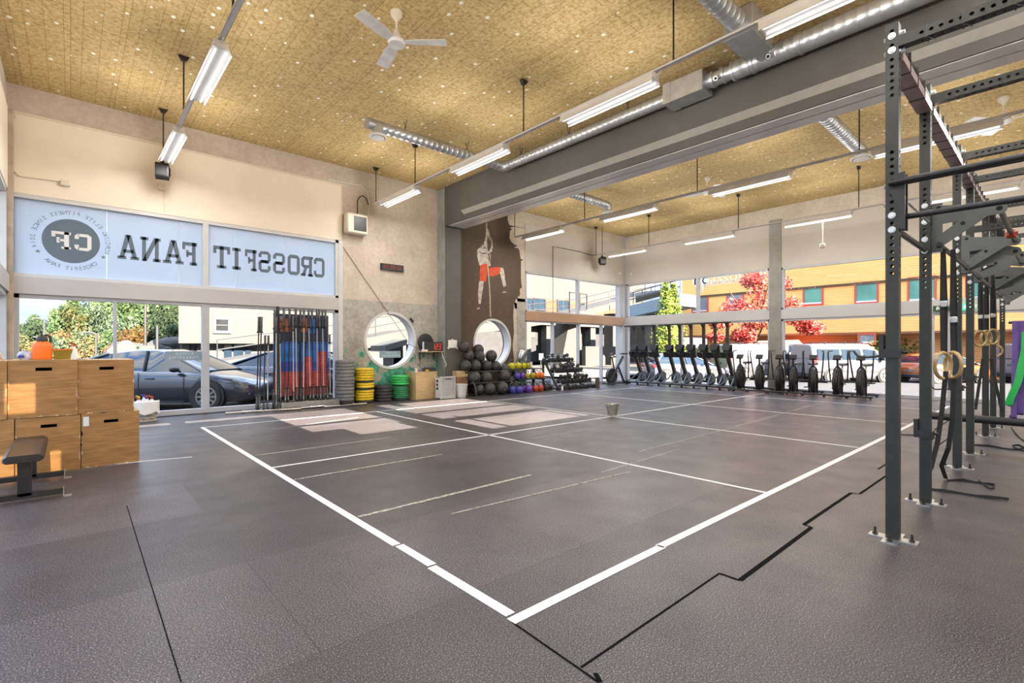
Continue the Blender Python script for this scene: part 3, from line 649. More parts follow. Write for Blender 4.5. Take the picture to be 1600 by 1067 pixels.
def lamp(par, w, size, loc, rot):
    l = bpy.data.lights.new('lamp', 'AREA'); l.shape = 'RECTANGLE'; l.size, l.size_y = size; l.energy = w; l.color = (1, .97, .93)
    o = bpy.data.objects.new('lamp', l); COL.objects.link(o); o.parent = par; o.location = loc; o.rotation_euler = rot
fx0 = None
for ti, (x, z, rods, lab) in enumerate(TRK):
    make_track(x, z, rods, lab, 11.35 if ti else 11.28)
    for fi, (a, b) in enumerate(PAT if ti > 1 else PAT[:4]):
        lab2 = 'white tube light %s, %s' % (TNAME[ti], FN[fi])
        if fx0 is None: f_ = fx0 = make_fixture(lab2)
        else: f_ = dup(fx0, lab2)
        f_.location = (x, a, z - .008)
for o in list(COL.objects):
    if o.type == 'EMPTY' and o.name.startswith('ceiling_light'):
        lamp(o, LAMP_W, (.13, 1.5), (0, .79, -.121), (0, 0, 0)); [lamp(o, SIDE_FILL_W, (.08, 1.5), (s_ * .13, .79, -.03), (0, s_ * -math.radians(112), 0)) for s_ in (-1, 1)]  # sideways pair added to brighten the ceiling and upper walls

# ================================================================ BLACK SPEAKERS hung from the track ends
def make_speaker(label, loc, rz, cable):
    t = thing('hanging_speaker', label, 'speaker', 'black hanging speakers', loc, rz)
    prof = [(-.11, .0), (.10, .03), (.13, -.02), (.12, -.22), (.02, -.27), (-.12, -.16), (-.13, -.06)]
    MB().prism(prof, 'x', -.105, .105).build('cabinet', M['plastic'], t, ang=25)
    MB().cbox((0, .128, -.11), (.17, .012, .19), rotX(.05)).build('grille', M['rubber'], t)
    for z in (-.05, -.10, -.15): MB().cyl((-.108, -.07, z), (-.108, .04, z + .02), .012, 8).build('vent_slot', M['hole'], t)
    MB().cyl((0, 0, .0), (0, 0, .09), .05, 12, .03).build('bracket', M['plastic'], t); MB().cyl((0, 0, .08), (0, 0, cable), .012, 8).build('hanger', M['steel_dark'], t)
    return t
make_speaker('black hanging speaker at the end of the first light track, above the lettered windows', (1.29, 11.30, 4.77), PI * .93, .14)
make_speaker('small black hanging speaker in the far corner above the dumbbell rack', onY(941, 399, 11.35)[0:1] + (11.35, 4.66), PI * .85, CZ - 4.66)

# ================================================================ CEILING FANS
def make_fan(label, x, y, zh, rz, blade_r=.66):
    t = thing('ceiling_fan', label, 'fan', 'white ceiling fans', (x, y, CZ), rz); h = zh - CZ
    MB().lathe([(.075, 0), (.075, -.05), (.045, -.09), (.018, -.13), (.018, -.14)], seg=20).build('ceiling_cup', M['cream'], t)
    MB().cyl((0, 0, -.1), (0, 0, h + .1), .014, 10).build('down_rod', M['cream'], t)
    MB().lathe([(.02, h + .16), (.035, h + .12), (.07, h + .05), (.10, h + .03), (.115, h), (.105, h - .04), (1e-5, h - .05)], seg=28).build('motor_housing', M['white'], t)
    for k in range(3):
        a = k * 2 * PI / 3; Rz = rotZ(a)
        b = MB(); n = 8; ring = []
        for i in range(n + 1):
            r_ = .10 + (blade_r - .10) * i / n; w_ = .05 + .025 * min(1, i / 2.0) + .01 * i / n; tw = .22 * (1 - .5 * i / n)
            ring.append([Rz @ Vector((r_, sgn * w_, h + .0 + sgn * w_ * tw + dz)) for sgn, dz in ((-1, -.004), (1, -.004), (1, .004), (-1, .004))])
        b.loft(ring); b.build('blade', M['fan_blade'], t)
    return t
M['fan_blade'] = mat('white_fan_blade', (.70, .69, .66), .4, var=.12, scale=7)
make_fan('white three-blade ceiling fan over the open floor, near the first light track', 3.22, 5.9, 5.40, math.atan2(-.45, .52))
make_fan('white ceiling fan beyond the dark beam, partly behind a strip light', 12.39, 6.22, 5.40, 1.9)
make_fan('white ceiling fan seen between the rig posts, far right', 12.36, .73, 5.38, 2.5)

# ================================================================ DUCTS
def spiral(mb, p0, p1, r, pitch=.12, seg=24):        # ribbed spiral duct
    p0, p1 = Vector(p0), Vector(p1); d = p1 - p0; L = d.length; n = max(2, int(L / pitch)); pts, rr = [], []
    for i in range(n + 1):
        for o_, q in ((-.006, 0), (0, .0045), (.006, 0)):
            s_ = min(max(i * L / n + o_, 0), L)
            if pts and (p0 + d * (s_ / L) - pts[-1]).length < 1e-5: continue
            pts.append(p0 + d * (s_ / L)); rr.append(r + q)
    return mb.tube(pts, rr, seg)
def diffuser(t, x, y, z, zt, r=.16):
    MB().cyl((x, y, z + .03), (x, y, zt), r * .62, 20).build('duct_drop', M['galv'], t)
    MB().lathe([(r * .6, .05), (r, .03), (r * 1.04, .005), (r * .95, -.012), (r * .8, -.005), (r * .78, .01)], (x, y, z), 28, caps=False).build('diffuser_ring', M['white_plastic'], t)
    MB().lathe([(1e-5, -.018), (r * .72, -.018), (r * .72, -.006), (1e-5, -.006)], (x, y, z), 28).build('diffuser_disc', M['white_plastic'], t)
def strap(t, p0, p1): MB().tube([p0, p1], .006, 6).build('hanger', M['steel_dark'], t)
t = thing('ventilation_duct', 'spiral duct with round diffuser, left of the dark beam', 'duct', 'ceiling ducts')
D1Z = 5.52; D1Y = 8.62
b = MB(); spiral(b, (4.12, D1Y, D1Z), (7.45, D1Y, D1Z), .105); b.build('duct_pipe', M['galv'], t)
MB().cyl((4.09, D1Y, D1Z), (4.125, D1Y, D1Z), .11, 24).build('end_cap', M['galv'], t); diffuser(t, 4.30, D1Y - .03, 5.30, D1Z)
for x in (4.9, 6.4): strap(t, (x, D1Y - .05, CZ), (x, D1Y, D1Z + .1)); strap(t, (x, D1Y + .05, CZ), (x, D1Y, D1Z + .1))
t = thing('ventilation_duct', 'long spiral duct with a grey silencer box along the dark beam', 'duct', 'ceiling ducts')
DX = 7.42; DZ = 5.50
b = MB(); spiral(b, (DX, 8.40, DZ), (DX, 4.35, DZ), .10)
b.build('duct_pipe', M['galv'], t)
MB().tube([(DX, 8.40, DZ), (DX, 8.52, DZ), (DX, 8.60, DZ + .03), (DX, D1Y, DZ + .06)], .108, 24).build('elbow', M['galv'], t)
MB().bbox(DX - .17, DX + .17, 3.72, 4.4, DZ - .16, DZ + .16, .006).box(DX - .175, DX + .175, 4.26, 4.4, DZ - .165, DZ + .165).build('silencer_box', M['galv'], t, smooth=False)
b = MB(); spiral(b, (DX, 3.75, DZ), (DX, 3.3, DZ), .105); spiral(b, (DX, 3.3, DZ), (DX, 1.0, DZ), .135); b.tube([(DX, 1.0, DZ), (DX, .85, DZ + .02), (DX, .72, DZ + .12), (DX, .68, CZ)], .135, 24); b.build('main_pipe', M['galv'], t)
for y, r in ((3.62, .125), (3.45, .12), (3.3, .145), (3.02, .148), (2.4, .148)): MB().cyl((DX, y - .02, DZ), (DX, y + .02, DZ), r, 24).build('duct_collar', M['galv'], t)
for y in (3.5, 2.75):
    MB().cyl((DX - .1, y, DZ - .05), (DX - .19, y, DZ - .1), .032, 14).build('measuring_port', M['zinc'], t); MB().cyl((DX - .185, y, DZ - .097), (DX - .192, y, DZ - .101), .022, 14).build('port_opening', M['hole'], t)
for y in (8.0, 6.6, 5.2): strap(t, (DX - .05, y, CZ), (DX, y, DZ + .09)); strap(t, (DX + .05, y, CZ), (DX, y, DZ + .09))
t = thing('ventilation_duct', 'branch duct with a square box joining the main duct', 'duct', 'ceiling ducts')
b = MB(); spiral(b, (4.6, 2.85, 5.6), (6.55, 2.85, 5.6), .12); b.build('duct_pipe', M['galv'], t)
MB().bbox(6.5, 7.16, 2.66, 3.04, 5.43, 5.78, .006).build('connection_box', M['galv'], t, smooth=False)
MB().tube([(7.1, 2.85, 5.6), (7.25, 2.85, 5.58), (DX - .05, 2.85, DZ + .03)], .13, 20).build('elbow', M['galv'], t)
t = thing('ventilation_duct', 'grey spiral duct with a round diffuser, beyond the beam above the rig side', 'duct', 'ceiling ducts')
b = MB(); spiral(b, (8.5, 2.85, 5.48), (12.35, 2.85, 5.48), .12); b.build('duct_pipe', M['galv'], t); diffuser(t, 12.3, 2.83, 5.30, 5.42, .19)
t = thing('ventilation_duct', 'grey duct elbow with a small round diffuser, just beyond the dark beam', 'duct', 'ceiling ducts')
b = MB(); spiral(b, (8.45, 8.85, 5.5), (11.45, 8.85, 5.5), .11); b.build('duct_pipe', M['galv'], t)
MB().tube([(11.45, 8.85, 5.5), (11.60, 8.85, 5.49), (11.66, 8.85, 5.44), (11.67, 8.85, 5.34)], .11, 20).build('elbow', M['galv'], t); diffuser(t, 11.67, 8.85, 5.26, 5.35, .17)

# ================================================================ THINGS ON THE WALL
t = thing('fan_heater', 'cream electric fan heater with dark grille, on the concrete beside the window', 'heater')
hx0, hx1, hz0, hz1 = 4.98, 5.52, 4.15, 4.64
MB().bbox(hx0, hx1, Y1 - .26, Y1 - .03, hz0, hz1, .03).build('casing', M['cream'], t)
b = MB(); b.box(hx0 + .17, hx1 - .05, Y1 - .267, Y1 - .255, hz0 + .07, hz1 - .07); b.build('grille', M['plastic'], t, smooth=False)
b = MB()
for i in range(12): z = hz0 + .09 + i * .029; b.box(hx0 + .17, hx1 - .05, Y1 - .272, Y1 - .265, z, z + .006)
b.build('grille_slats', M['steel_dark'], t, smooth=False)
MB().tube([(5.30, Y1 - .12, hz1), (5.30, Y1 - .12, 4.98), (5.36, Y1 - .10, 5.10), (5.46, Y1 - .09, 5.16), (5.55, Y1 - .09, 5.10), (5.60, Y1 - .1, 4.95)], .014, 8).build('supply_cable', M['plastic'], t)
MB().tube([(5.52, Y1 - .14, hz1 - .02), (5.62, Y1 - .05, 4.7), (5.66, Y1 - .04, 5.0), (5.6, Y1 - .04, 5.3), (5.42, Y1 - .04, 5.42), (5.0, Y1 - .04, 5.40), (4.6, Y1 - .06, 5.38)], .011, 6).build('white_conduit', M['white_plastic'], t)
MB().box(hx0 + .08, hx0 + .2, Y1 - .05, Y1, hz0 + .1, hz1 - .1).build('wall_bracket', M['steel_dark'], t, smooth=False)
t = thing('wall_clock', 'long dark digital clock high on the concrete wall, digits dim red', 'clock')
MB().box(5.97, 6.62, Y1 - .06, Y1 - .002, 3.37, 3.54).build('casing', M['plastic'], t, smooth=False)
b = MB(); put_text(b, '88:88:88', .15, (6.295, Y1 - .0625, 3.455), (1, 0, 0), (0, 0, 1), 1.05); b.build('digits', M['led_dim'], t, smooth=False)
t = thing('sensor', 'small cream sensor box on the beige board, left end', 'sensor'); MB().bbox(-.14, -.0, Y1 - .09, Y1 - .03, 4.2, 4.3, .015).build('casing', M['cream'], t)
t = thing('junction_box', 'small cream junction box with a cable running down to the lettered window', 'socket')
jx, jz = onY(252, 292, Y1 - .05); MB().bbox(jx - .06, jx + .06, Y1 - .08, Y1 - .03, jz - .07, jz + .07, .012).build('box', M['cream'], t)
MB().tube([(jx + .04, Y1 - .04, jz - .06), (jx + .055, Y1 - .04, 4.0)], .009, 6).build('cable', M['cream'], t)
t = thing('diagonal_wire', 'thin wire crossing the round window down to the digital timer', 'wire')
a = onY(532, 380, Y1 - .02); c_ = onY(640, 538, Y1 - .02); e_ = onY(655, 545, Y1 - .05)
MB().tube([(a[0], Y1 - .02, a[1]), (c_[0], Y1 - .02, c_[1]), (e_[0], Y1 - .06, e_[1])], .006, 6).build('wire', M['steel_dark'], t)
t = thing('wall_latch', 'small black latch on the concrete at the upper right of the round window', 'latch')
lx, lz = onY(643, 500, Y1 - .01); MB().cbox((lx, Y1 - .02, lz), (.13, .04, .045), rotY(.75)).build('latch', M['plastic'], t, smooth=False)
t = thing('paper_note', 'sheet of white paper taped to the dark column', 'paper')
px0, pz0 = onY(701, 531, 11.44); px1, pz1 = onY(714.5, 543.5, 11.44)
MB().box(px0, px1, 11.455, 11.463, pz1, pz0).build('sheet', M['paper'], t, smooth=False)
for (x, z) in ((px0, pz1), (px1, pz1), ((px0 + px1) / 2, pz0)): MB().cbox((x, 11.453, z), (.07, .004, .05), rotY(.6)).build('tape_piece', M['cream'], t, smooth=False)
# pull cord switch hanging at the far right, and two small boxes in the far corner
t = thing('cord_switch', 'small cream switch hanging on a cord below the farthest strip light', 'switch')
MB().cyl((14.42, 4.15, 4.62), (14.42, 4.15, 4.02), .008, 6).build('cord', M['cream'], t); MB().bbox(14.37, 14.47, 4.09, 4.21, 3.92, 4.03, .015).build('switch_box', M['cream'], t)
for i, (p, lab) in enumerate((((969, 427), 'small cream box on the grey board left of the far corner'), ((987, 428), 'small cream box on the grey board right of the far corner'))):
    t = thing('wall_mount_sensor', lab, 'sensor')
    if i == 0:
        x, z = onY(*p, Y1 - .06); MB().bbox(x - .06, x + .06, Y1 - .08, Y1 - .03, z - .06, z + .06, .01).build('casing', M['cream'], t)
    else:
        y, z = onX(*p, X1 - .06); MB().bbox(X1 - .08, X1 - .03, y - .06, y + .06, z - .06, z + .06, .01).build('casing', M['cream'], t)
cp = [onY(x, y, Y1 - .05) for x, y in ((864, 492), (864, 385), (880, 388), (905, 393), (925, 399), (934, 398))]
struct(MB().tube([(x, Y1 - .05, z) for x, z in cp], .01, 6).build('trim_6', M['steel_dark']))
# ================================================================ PLYO BOXES
def sheet_holed(mb, w, h, z0, yf, d, hz, hw=.13, hh=.035):      # front sheet with a hand hole
    mb.box(-w / 2, w / 2, yf, yf + d, z0, hz - hh / 2).box(-w / 2, w / 2, yf, yf + d, hz + hh / 2, z0 + h)
    mb.box(-w / 2, -hw / 2, yf, yf + d, hz - hh / 2, hz + hh / 2).box(hw / 2, w / 2, yf, yf + d, hz - hh / 2, hz + hh / 2)
def make_box(label, w, d, h):
    t = thing('plyo_box', label, 'jump box', 'wooden jump boxes stacked at the left'); s_ = .018
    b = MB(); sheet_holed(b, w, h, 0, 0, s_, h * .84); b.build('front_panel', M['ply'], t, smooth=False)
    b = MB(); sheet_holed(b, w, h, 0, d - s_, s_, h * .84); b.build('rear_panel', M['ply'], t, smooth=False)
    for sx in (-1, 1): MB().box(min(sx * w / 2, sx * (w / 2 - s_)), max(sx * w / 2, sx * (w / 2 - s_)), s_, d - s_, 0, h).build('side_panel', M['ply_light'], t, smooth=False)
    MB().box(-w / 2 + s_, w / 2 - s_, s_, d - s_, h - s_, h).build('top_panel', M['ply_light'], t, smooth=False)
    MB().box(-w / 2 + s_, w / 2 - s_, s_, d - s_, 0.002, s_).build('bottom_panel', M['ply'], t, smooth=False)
    MB().box(-w / 2 + s_, w / 2 - s_, d * .45, d * .45 + .012, s_, h - s_).build('dark_inner_panel', M['hole'], t, smooth=False)  # near-black sheet across the box, behind the hand holes
    random.seed(int(w * 991 + h * 77)); b = MB()                 # pale chips along worn edges
    for k in range(9):
        x = random.uniform(-w / 2 + .03, w / 2 - .06); L_ = random.uniform(.015, .05); hgt = random.uniform(.006, .018)
        b.add([(x, -.0015, .001), (x + L_, -.0015, .001), (x + L_ * .7, -.0015, hgt), (x + L_ * .2, -.0015, hgt * .7)], [(0, 1, 2, 3)])
    for k in range(5):
        z = random.uniform(.03, h * .6); sgn = random.choice((-1, 1)); x = sgn * w / 2; L_ = random.uniform(.03, .09)
        b.add([(x, -.0015, z), (x - sgn * .012, -.0015, z + L_ * .3), (x - sgn * .008, -.0015, z + L_), (x, -.0015, z + L_)], [(0, 1, 2, 3)])
    b.build('edge_wear', M['edge'], t, smooth=False)['kind'] = 'stuff'
    return t
BW, BH, BD, BY = .515, .606, .76, 7.33
bx = make_box('lower plywood jump box at the right end of the stack, paper label at its corner', .52, BD, BH); bx.location = (.35, BY, 0)
MB().box(-.245, -.195, -.003, -.001, BH - .135, BH - .03).build('paper_label', M['paper'], bx, smooth=False)
b2 = make_box('lower plywood jump box right behind the bench', .515, BD, BH - .004); b2.location = (-.175, BY - .005, 0)
b3 = make_box('lower plywood jump box cut by the left frame edge', .36, BD, BH - .002); b3.location = (-.62, BY - .015, 0)
b4 = make_box('upper plywood jump box at the right end, nearest the window', .50, BD, BH); b4.location = (.31, BY + .012, BH + .001)
b5 = make_box('upper plywood jump box under the orange sprayer, scratched and chipped', .545, BD, BH + .006); b5.location = (-.215, BY - .012, BH + .001)
b6 = make_box('upper plywood jump box cut by the left frame edge', .29, BD, BH + .001); b6.location = (-.637, BY - .03, BH + .001)
TB = 2 * BH + .002                                             # top of the stack
# --- what stands on the boxes
def on_top(px, y): x, z = onY(px, 560, y); return x
t = thing('pump_sprayer', 'orange pump sprayer bottle with a black head, on the upper boxes', 'sprayer', loc=(on_top(66, 7.62), 7.62, TB + .005))
MB().lathe([(.07, 0), (.082, .006), (.085, .02), (.084, .15), (.078, .175), (.060, .195), (.045, .203)], seg=28).build('bottle', M['orange_pl'], t)
MB().lathe([(.047, .203), (.048, .225), (.040, .255), (.028, .265), (.018, .268)], seg=20).build('pump_head', M['plastic'], t)
MB().tube([(.0, 0, .255), (.035, 0, .275), (.06, 0, .262), (.068, 0, .23), (.074, 0, .195)], .013, 10).build('handle', M['plastic'], t)
MB().cyl((-.005, 0, .26), (-.005, 0, .315), .008, 10).build('pump_knob', M['plastic'], t); MB().cyl((-.03, 0, .245), (-.075, 0, .256), .008, 8).build('nozzle', M['white_plastic'], t)
t = thing('spray_bottle', 'white spray bottle with a red trigger, right of the sprayer on the boxes', 'spray bottle', loc=(on_top(116, 7.62), 7.62, TB + .005))
MB().lathe([(.037, 0), (.04, .01), (.036, .06), (.024, .11), (.014, .135), (.013, .15)], seg=22).build('bottle', M['white_plastic'], t)
MB().prism([(.016, .15), (.02, .17), (-.01, .19), (-.045, .192), (-.047, .178), (-.018, .172), (-.014, .15)], 'y', -.012, .012).build('spray_head', M['p_red'], t)
MB().prism([(-.018, .172), (-.027, .172), (-.037, .145), (-.032, .142)], 'y', -.008, .008).build('trigger', M['p_red'], t)
M['olive'] = mat('olive_plastic_tub', (.26, .17, .012), .3, var=.1)
t = thing('plastic_tub', 'square olive yellow tub between the sprayer and the spray bottle', 'tub', loc=(on_top(98, 7.66), 7.66, TB + .004))
MB().loft([[(-.072, -.06, 0), (.072, -.06, 0), (.072, .06, 0), (-.072, .06, 0)], [(-.083, -.07, .115), (.083, -.07, .115), (.083, .07, .115), (-.083, .07, .115)], [(-.078, -.065, .115), (.078, -.065, .115), (.078, .065, .115), (-.078, .065, .115)], [(-.068, -.056, .01), (.068, -.056, .01), (.068, .056, .01), (-.068, .056, .01)]]).build('tub', M['olive'], t, smooth=False)
MB().loft([[(-.087, -.074, .108), (.087, -.074, .108), (.087, .074, .108), (-.087, .074, .108)], [(-.087, -.074, .12), (.087, -.074, .12), (.087, .074, .12), (-.087, .074, .12)]], caps=False).build('rim', M['orange_pl'], t, smooth=False)
t = thing('wipe_bag', 'crumpled yellow, white and blue bag left of the orange sprayer', 'bag', loc=(on_top(42, 7.68), 7.68, TB + .003))
def blob(mb, c, r, sc, seed, amp=.18, n=3):
    o_ = len(mb.v); mb.sphere((0, 0, 0), 1, 18, 12)
    for i in range(o_, len(mb.v)):
        v = Vector(mb.v[i]); k = 1 + amp * noise.noise(v * n + Vector((seed, seed * 2, 0)))
        mb.v[i] = (c[0] + v.x * r * sc[0] * k, c[1] + v.y * r * sc[1] * k, c[2] + max(v.z * k, -.75) * r * sc[2])
    return mb
blob(MB(), (0, 0, .045), .06, (1.35, 1, 1.0), 3).build('bag', mat('white_blue_bag', (.55, .58, .66), .4, var=.5, scale=14), t)
blob(MB(), (.045, 0, .075), .045, (1.2, .9, .9), 8).build('bag_flap', M['p_yellow'], t)
blob(MB(), (-.03, -.045, .04), .028, (1.4, .5, .8), 5).build('bag_print', M['p_blue'], t)
# wooden sticks leaning against the corner post
sticks = 'wooden sticks leaning in the left corner behind the boxes'
for i, (xb, xt, zt, w) in enumerate(((-.545, -.70, 1.50, .022), (-.575, -.725, 1.49, .03), (-.60, -.74, 1.475, .026), (-.635, -.755, 1.48, .03), (-.665, -.765, 1.46, .022))):
    t = thing('wooden_stick', 'flat wooden stick leaning in the left corner, %s from its right end' % ORD[i], 'stick', sticks)
    p, q = Vector((xb, 7.70, TB + .004)), Vector((xt, 8.02, zt + .02)); d = q - p
    MB().tube([p, p + d * .5, q], 0, flat=(.012, w)).build('stick', M['ply_light'], t, smooth=False)
t = thing('black_rod', 'thin black rod leaning in front of the wooden sticks, left edge', 'rod'); MB().cyl((-.59, 7.5, TB + .005), (-.74, 7.62, 1.40), .009, 10).build('rod', M['black'], t)
t = thing('phone_tray', 'flat grey tray lying beside the spray bottle on the boxes', 'tray', loc=(on_top(128, 7.60), 7.60, TB + .002)); MB().bbox(-.05, .05, -.03, .03, 0, .012, .004).build('tray', M['alu'], t)

# ================================================================ BENCH
t = thing('weight_bench', 'flat black weight bench in front of the wooden boxes', 'bench', loc=(-.30, 6.5, 0), rz=.0)
pad = MB(); n = 10; rings = []
for (y, w) in ((-.62, .118), (-.60, .128), (.50, .128), (.56, .12), (.58, .11)):
    c = .018; rings.append([(-w + c, y, .375), (w - c, y, .375), (w, y, .39), (w, y, .42), (w - c * 1.2, y, .438), (-w + c * 1.2, y, .438), (-w, y, .42), (-w, y, .39)])
pad.loft(rings); pad.build('seat_pad', M['leather'], t)
MB().box(-.10, .10, -.5, .46, .355, .375).build('pad_board', M['black'], t, smooth=False)
for y in (-.42, .42):
    MB().box(-.045, .045, y - .03, y + .03, .055, .356).build('leg', M['steel_dark'], t, smooth=False)
    b = MB().box(-.25, .25, y - .03, y + .03, .03, .08); b.build('foot_bar', M['steel_dark'], t, smooth=False)
    for sx in (-1, 1): MB().box(min(sx * .25, sx * .256), max(sx * .25, sx * .256), y - .032, y + .032, 0, .085).box(min(sx * .25, sx * .31), max(sx * .25, sx * .31), y - .032, y + .032, 0, .007).build('foot_bracket', M['zinc'], t, smooth=False)
MB().box(-.022, .022, -.40, .40, .31, .356).build('under_tube', M['steel_dark'], t, smooth=False)

# ================================================================ BASKET OF SPRAY BOTTLES
bxx, byy = 1.02, 11.36
t = thing('wire_basket', 'round woven basket standing by the window right of the boxes', 'basket', loc=(bxx, byy, 0))
b = MB(); R0, R1_, H_ = .17, .21, .36
for i in range(24):
    a = 2 * PI * i / 24; b.tube([(R0 * math.cos(a), R0 * math.sin(a), .004), (R1_ * math.cos(a), R1_ * math.sin(a), H_)], 0, flat=(.02, .006))
for k in range(7):
    z = .01 + k * .056; r_ = R0 + (R1_ - R0) * z / H_; b.torus((0, 0, z), r_, .012, 'z', 28, 6)
b.build('weave', mat('pale_wicker', (.50, .44, .35), .7, var=.3, scale=20), t); MB().cyl((0, 0, .002), (0, 0, .012), R0, 24).build('base', M['edge'], t)
for i, (dx, dy, dz, cap) in enumerate(((-.10, -.08, .30, 'p_red'), (.02, -.11, .31, 'p_blue'), (.11, -.05, .30, 'p_red'), (-.08, .06, .32, 'p_yellow'), (.04, .05, .33, 'p_red'), (.12, .08, .31, 'p_red'), (-.01, -.02, .34, 'p_blue'))):
    t = thing('spray_bottle', 'white spray bottle in the woven basket, %s from the left' % ORD[(0, 3, 5, 1, 4, 6, 2)[i]], 'spray bottle', 'spray bottles in the basket', (bxx + dx, byy + dy, dz - .17))
    MB().lathe([(.042, 0), (.045, .02), (.045, .19), (.03, .23), (.016, .25), (.015, .27)], seg=14).build('bottle', M['white_plastic'], t)
    MB().prism([(.018, .27), (.02, .30), (-.03, .32), (-.055, .315), (-.02, .295), (-.016, .27)], 'y', -.013, .013).build('spray_head', M[cap], t)
t = thing('hanging_cloth', 'white cloth hung over the rim of the woven basket', 'cloth', loc=(bxx, byy, 0))
b = MB(); g = []
for j in range(7):
    a = -2.5 + j * .42; row = []
    for (r_, z) in ((.195, .34), (.213, .372), (.228, .36), (.232, .28), (.236, .20), (.24, .15 + .03 * math.sin(j * 2.1))): k = r_ + .008 * math.sin(j * 2.7 + z * 9); row.append((k * math.cos(a), k * math.sin(a), z))
    g.append(row)
b.loft(g, closed=False, caps=False); b.build('cloth', M['white_plastic'], t)

# ================================================================ BARBELLS standing at the window
def make_barbell(kind, label, group):
    L_, r_, sl, sr = {'men': (2.18, .014, .41, .025), 'women': (2.01, .0125, .33, .025), 'short': (1.62, .0125, .20, .022)}[kind]
    t = thing('barbell', label, 'barbell', group)
    MB().cyl((0, 0, sl), (0, 0, L_ - sl), r_, 10).build('shaft', M['bar_' + random.choice(('steel', 'black'))], t)
    for a, b_ in ((0, sl), (L_ - sl, L_)): 
        MB().lathe([(1e-5, a), (sr * .93, a), (sr, a + .006), (sr, b_ - .006), (sr * .93, b_), (1e-5, b_)], seg=12).build('sleeve', M['bar_sleeve'], t)
    for z in (sl, L_ - sl): MB().cyl((0, 0, z - .015), (0, 0, z + .015), sr * 1.55, 14).build('collar', M['bar_black'], t)
    return t
M['bar_steel'] = mat('steel_bar_shaft', (.50, .48, .45), .3, metal=.9, var=.15, scale=20); M['bar_black'] = mat('black_oxide_bar', (.03, .03, .03), .35, metal=.6, var=.2, scale=20)
M['bar_sleeve'] = mat('dark_bar_sleeve', (.10, .10, .10), .3, metal=.8, var=.3, scale=18)
bars = [  # photo x of the top, photo y of the top, photo x of the foot, depth row
 (405, 500, 401, 11.42, 'women'), (409, 497.5, 405, 11.36, 'women'), (414.9, 518, 412, 11.42, 'short'), (419.9, 519.5, 418, 11.5, 'short'),
 (430, 485.5, 427, 11.5, 'men'), (432, 497.5, 431.5, 11.32, 'women'), (444, 485, 446, 11.40, 'men'), (453, 486, 450, 11.46, 'men'), (458.3, 498, 459, 11.36, 'women'),
 (462.6, 488, 464, 11.48, 'men'), (470, 488.5, 470, 11.5, 'men'), (475.5, 486, 474, 11.38, 'men'), (482.7, 489, 485, 11.5, 'men'), (488, 487, 490, 11.42, 'men'),
 (495.6, 490, 496, 11.5, 'men'), (499.5, 489, 501, 11.4, 'men'), (504.3, 490, 506, 11.5, 'men'), (509, 489, 512, 11.44, 'men'), (515.5, 522, 516, 11.5, 'short'),
 (438, 520, 439, 11.55, 'short'), (468.5, 522, 468, 11.57, 'short'), (477.5, 522, 478, 11.57, 'short')]
bars.sort(key=lambda q: q[0])
BG = 'barbells standing upright at the window'
for i, (tx, ty, fx_, yd, kind) in enumerate(bars):
    t = make_barbell(kind, 'upright barbell at the window, %s from the left' % ORD[i], BG)
    xf, _ = onY(fx_, 640, yd); xt, zt = onY(tx, ty, yd)
    zb = .002 if xf < 3.40 else .045
    d = Vector((xt - xf, .02, max(zt - zb, 1.55))).normalized(); t.location = (xf, yd, zb)
    t.rotation_euler = d.to_track_quat('Z', 'Y').to_euler()
# holder for the bars
t = thing('barbell_holder', 'low grey steel barbell holder on the floor by the window', 'barbell rack')
hx0, hx1 = 3.36, 4.66
MB().box(hx0, hx1, 11.20, 11.215, .02, .17).box(hx0, hx1, 11.60, 11.615, .02, .17).box(hx0, hx0 + .012, 11.2, 11.61, .02, .17).box(hx1 - .012, hx1, 11.2, 11.61, .02, .17).build('tray_sides', M['holder'] if 'holder' in M else M.setdefault('holder', mat('grey_holder_steel', (.22, .215, .20), .5, metal=.3, var=.2, scale=9)), t, smooth=False)
MB().box(hx0, hx1, 11.2, 11.61, .012, .04).build('tray_floor', M['holder'], t, smooth=False)
for i in range(9):
    for y in (11.3, 11.5): x = hx0 + .09 + i * .14; MB().lathe([(.036, .041), (.036, .15), (.032, .15), (.032, .045)], (x, y - .0, 0), 12, caps=False).build('bar_socket', M['holder'], t)
for x in (hx0, hx1 - .05): MB().box(x, x + .05, 11.16, 11.66, 0, .014).build('foot', M['holder'], t, smooth=False)
# bars lying on the floor in front of the holder
for i, (a, b_, lab) in enumerate((((352, 648.5), (508, 636.5), 'silver barbell lying on the floor in front of the holder, long one'), ((506, 638), (572, 632.5), 'silver barbell lying on the floor beside the grey plate stack'), ((380, 646), (470, 640.5), 'thin silver bar lying behind the long floor barbell'))):
    t = thing('floor_barbell', lab, 'barbell'); p = F(*a); q = F(*b_); z = .034; p = Vector((p[0], p[1], z)); q = Vector((q[0], q[1], z)); d = (q - p).normalized(); L_ = (q - p).length
    MB().cyl(p + d * .3, q - d * .3, .0135, 10).build('shaft', M['chrome'], t)
    for s0, s1 in ((p, p + d * .31), (q - d * .31, q)): MB().cyl(s0, s1, .024, 12).build('sleeve', M['chrome'], t)
    for s0 in (p + d * .32, q - d * .32): MB().cyl(s0 - d * .015, s0 + d * .015, .034, 14).build('collar', M['chrome'], t)
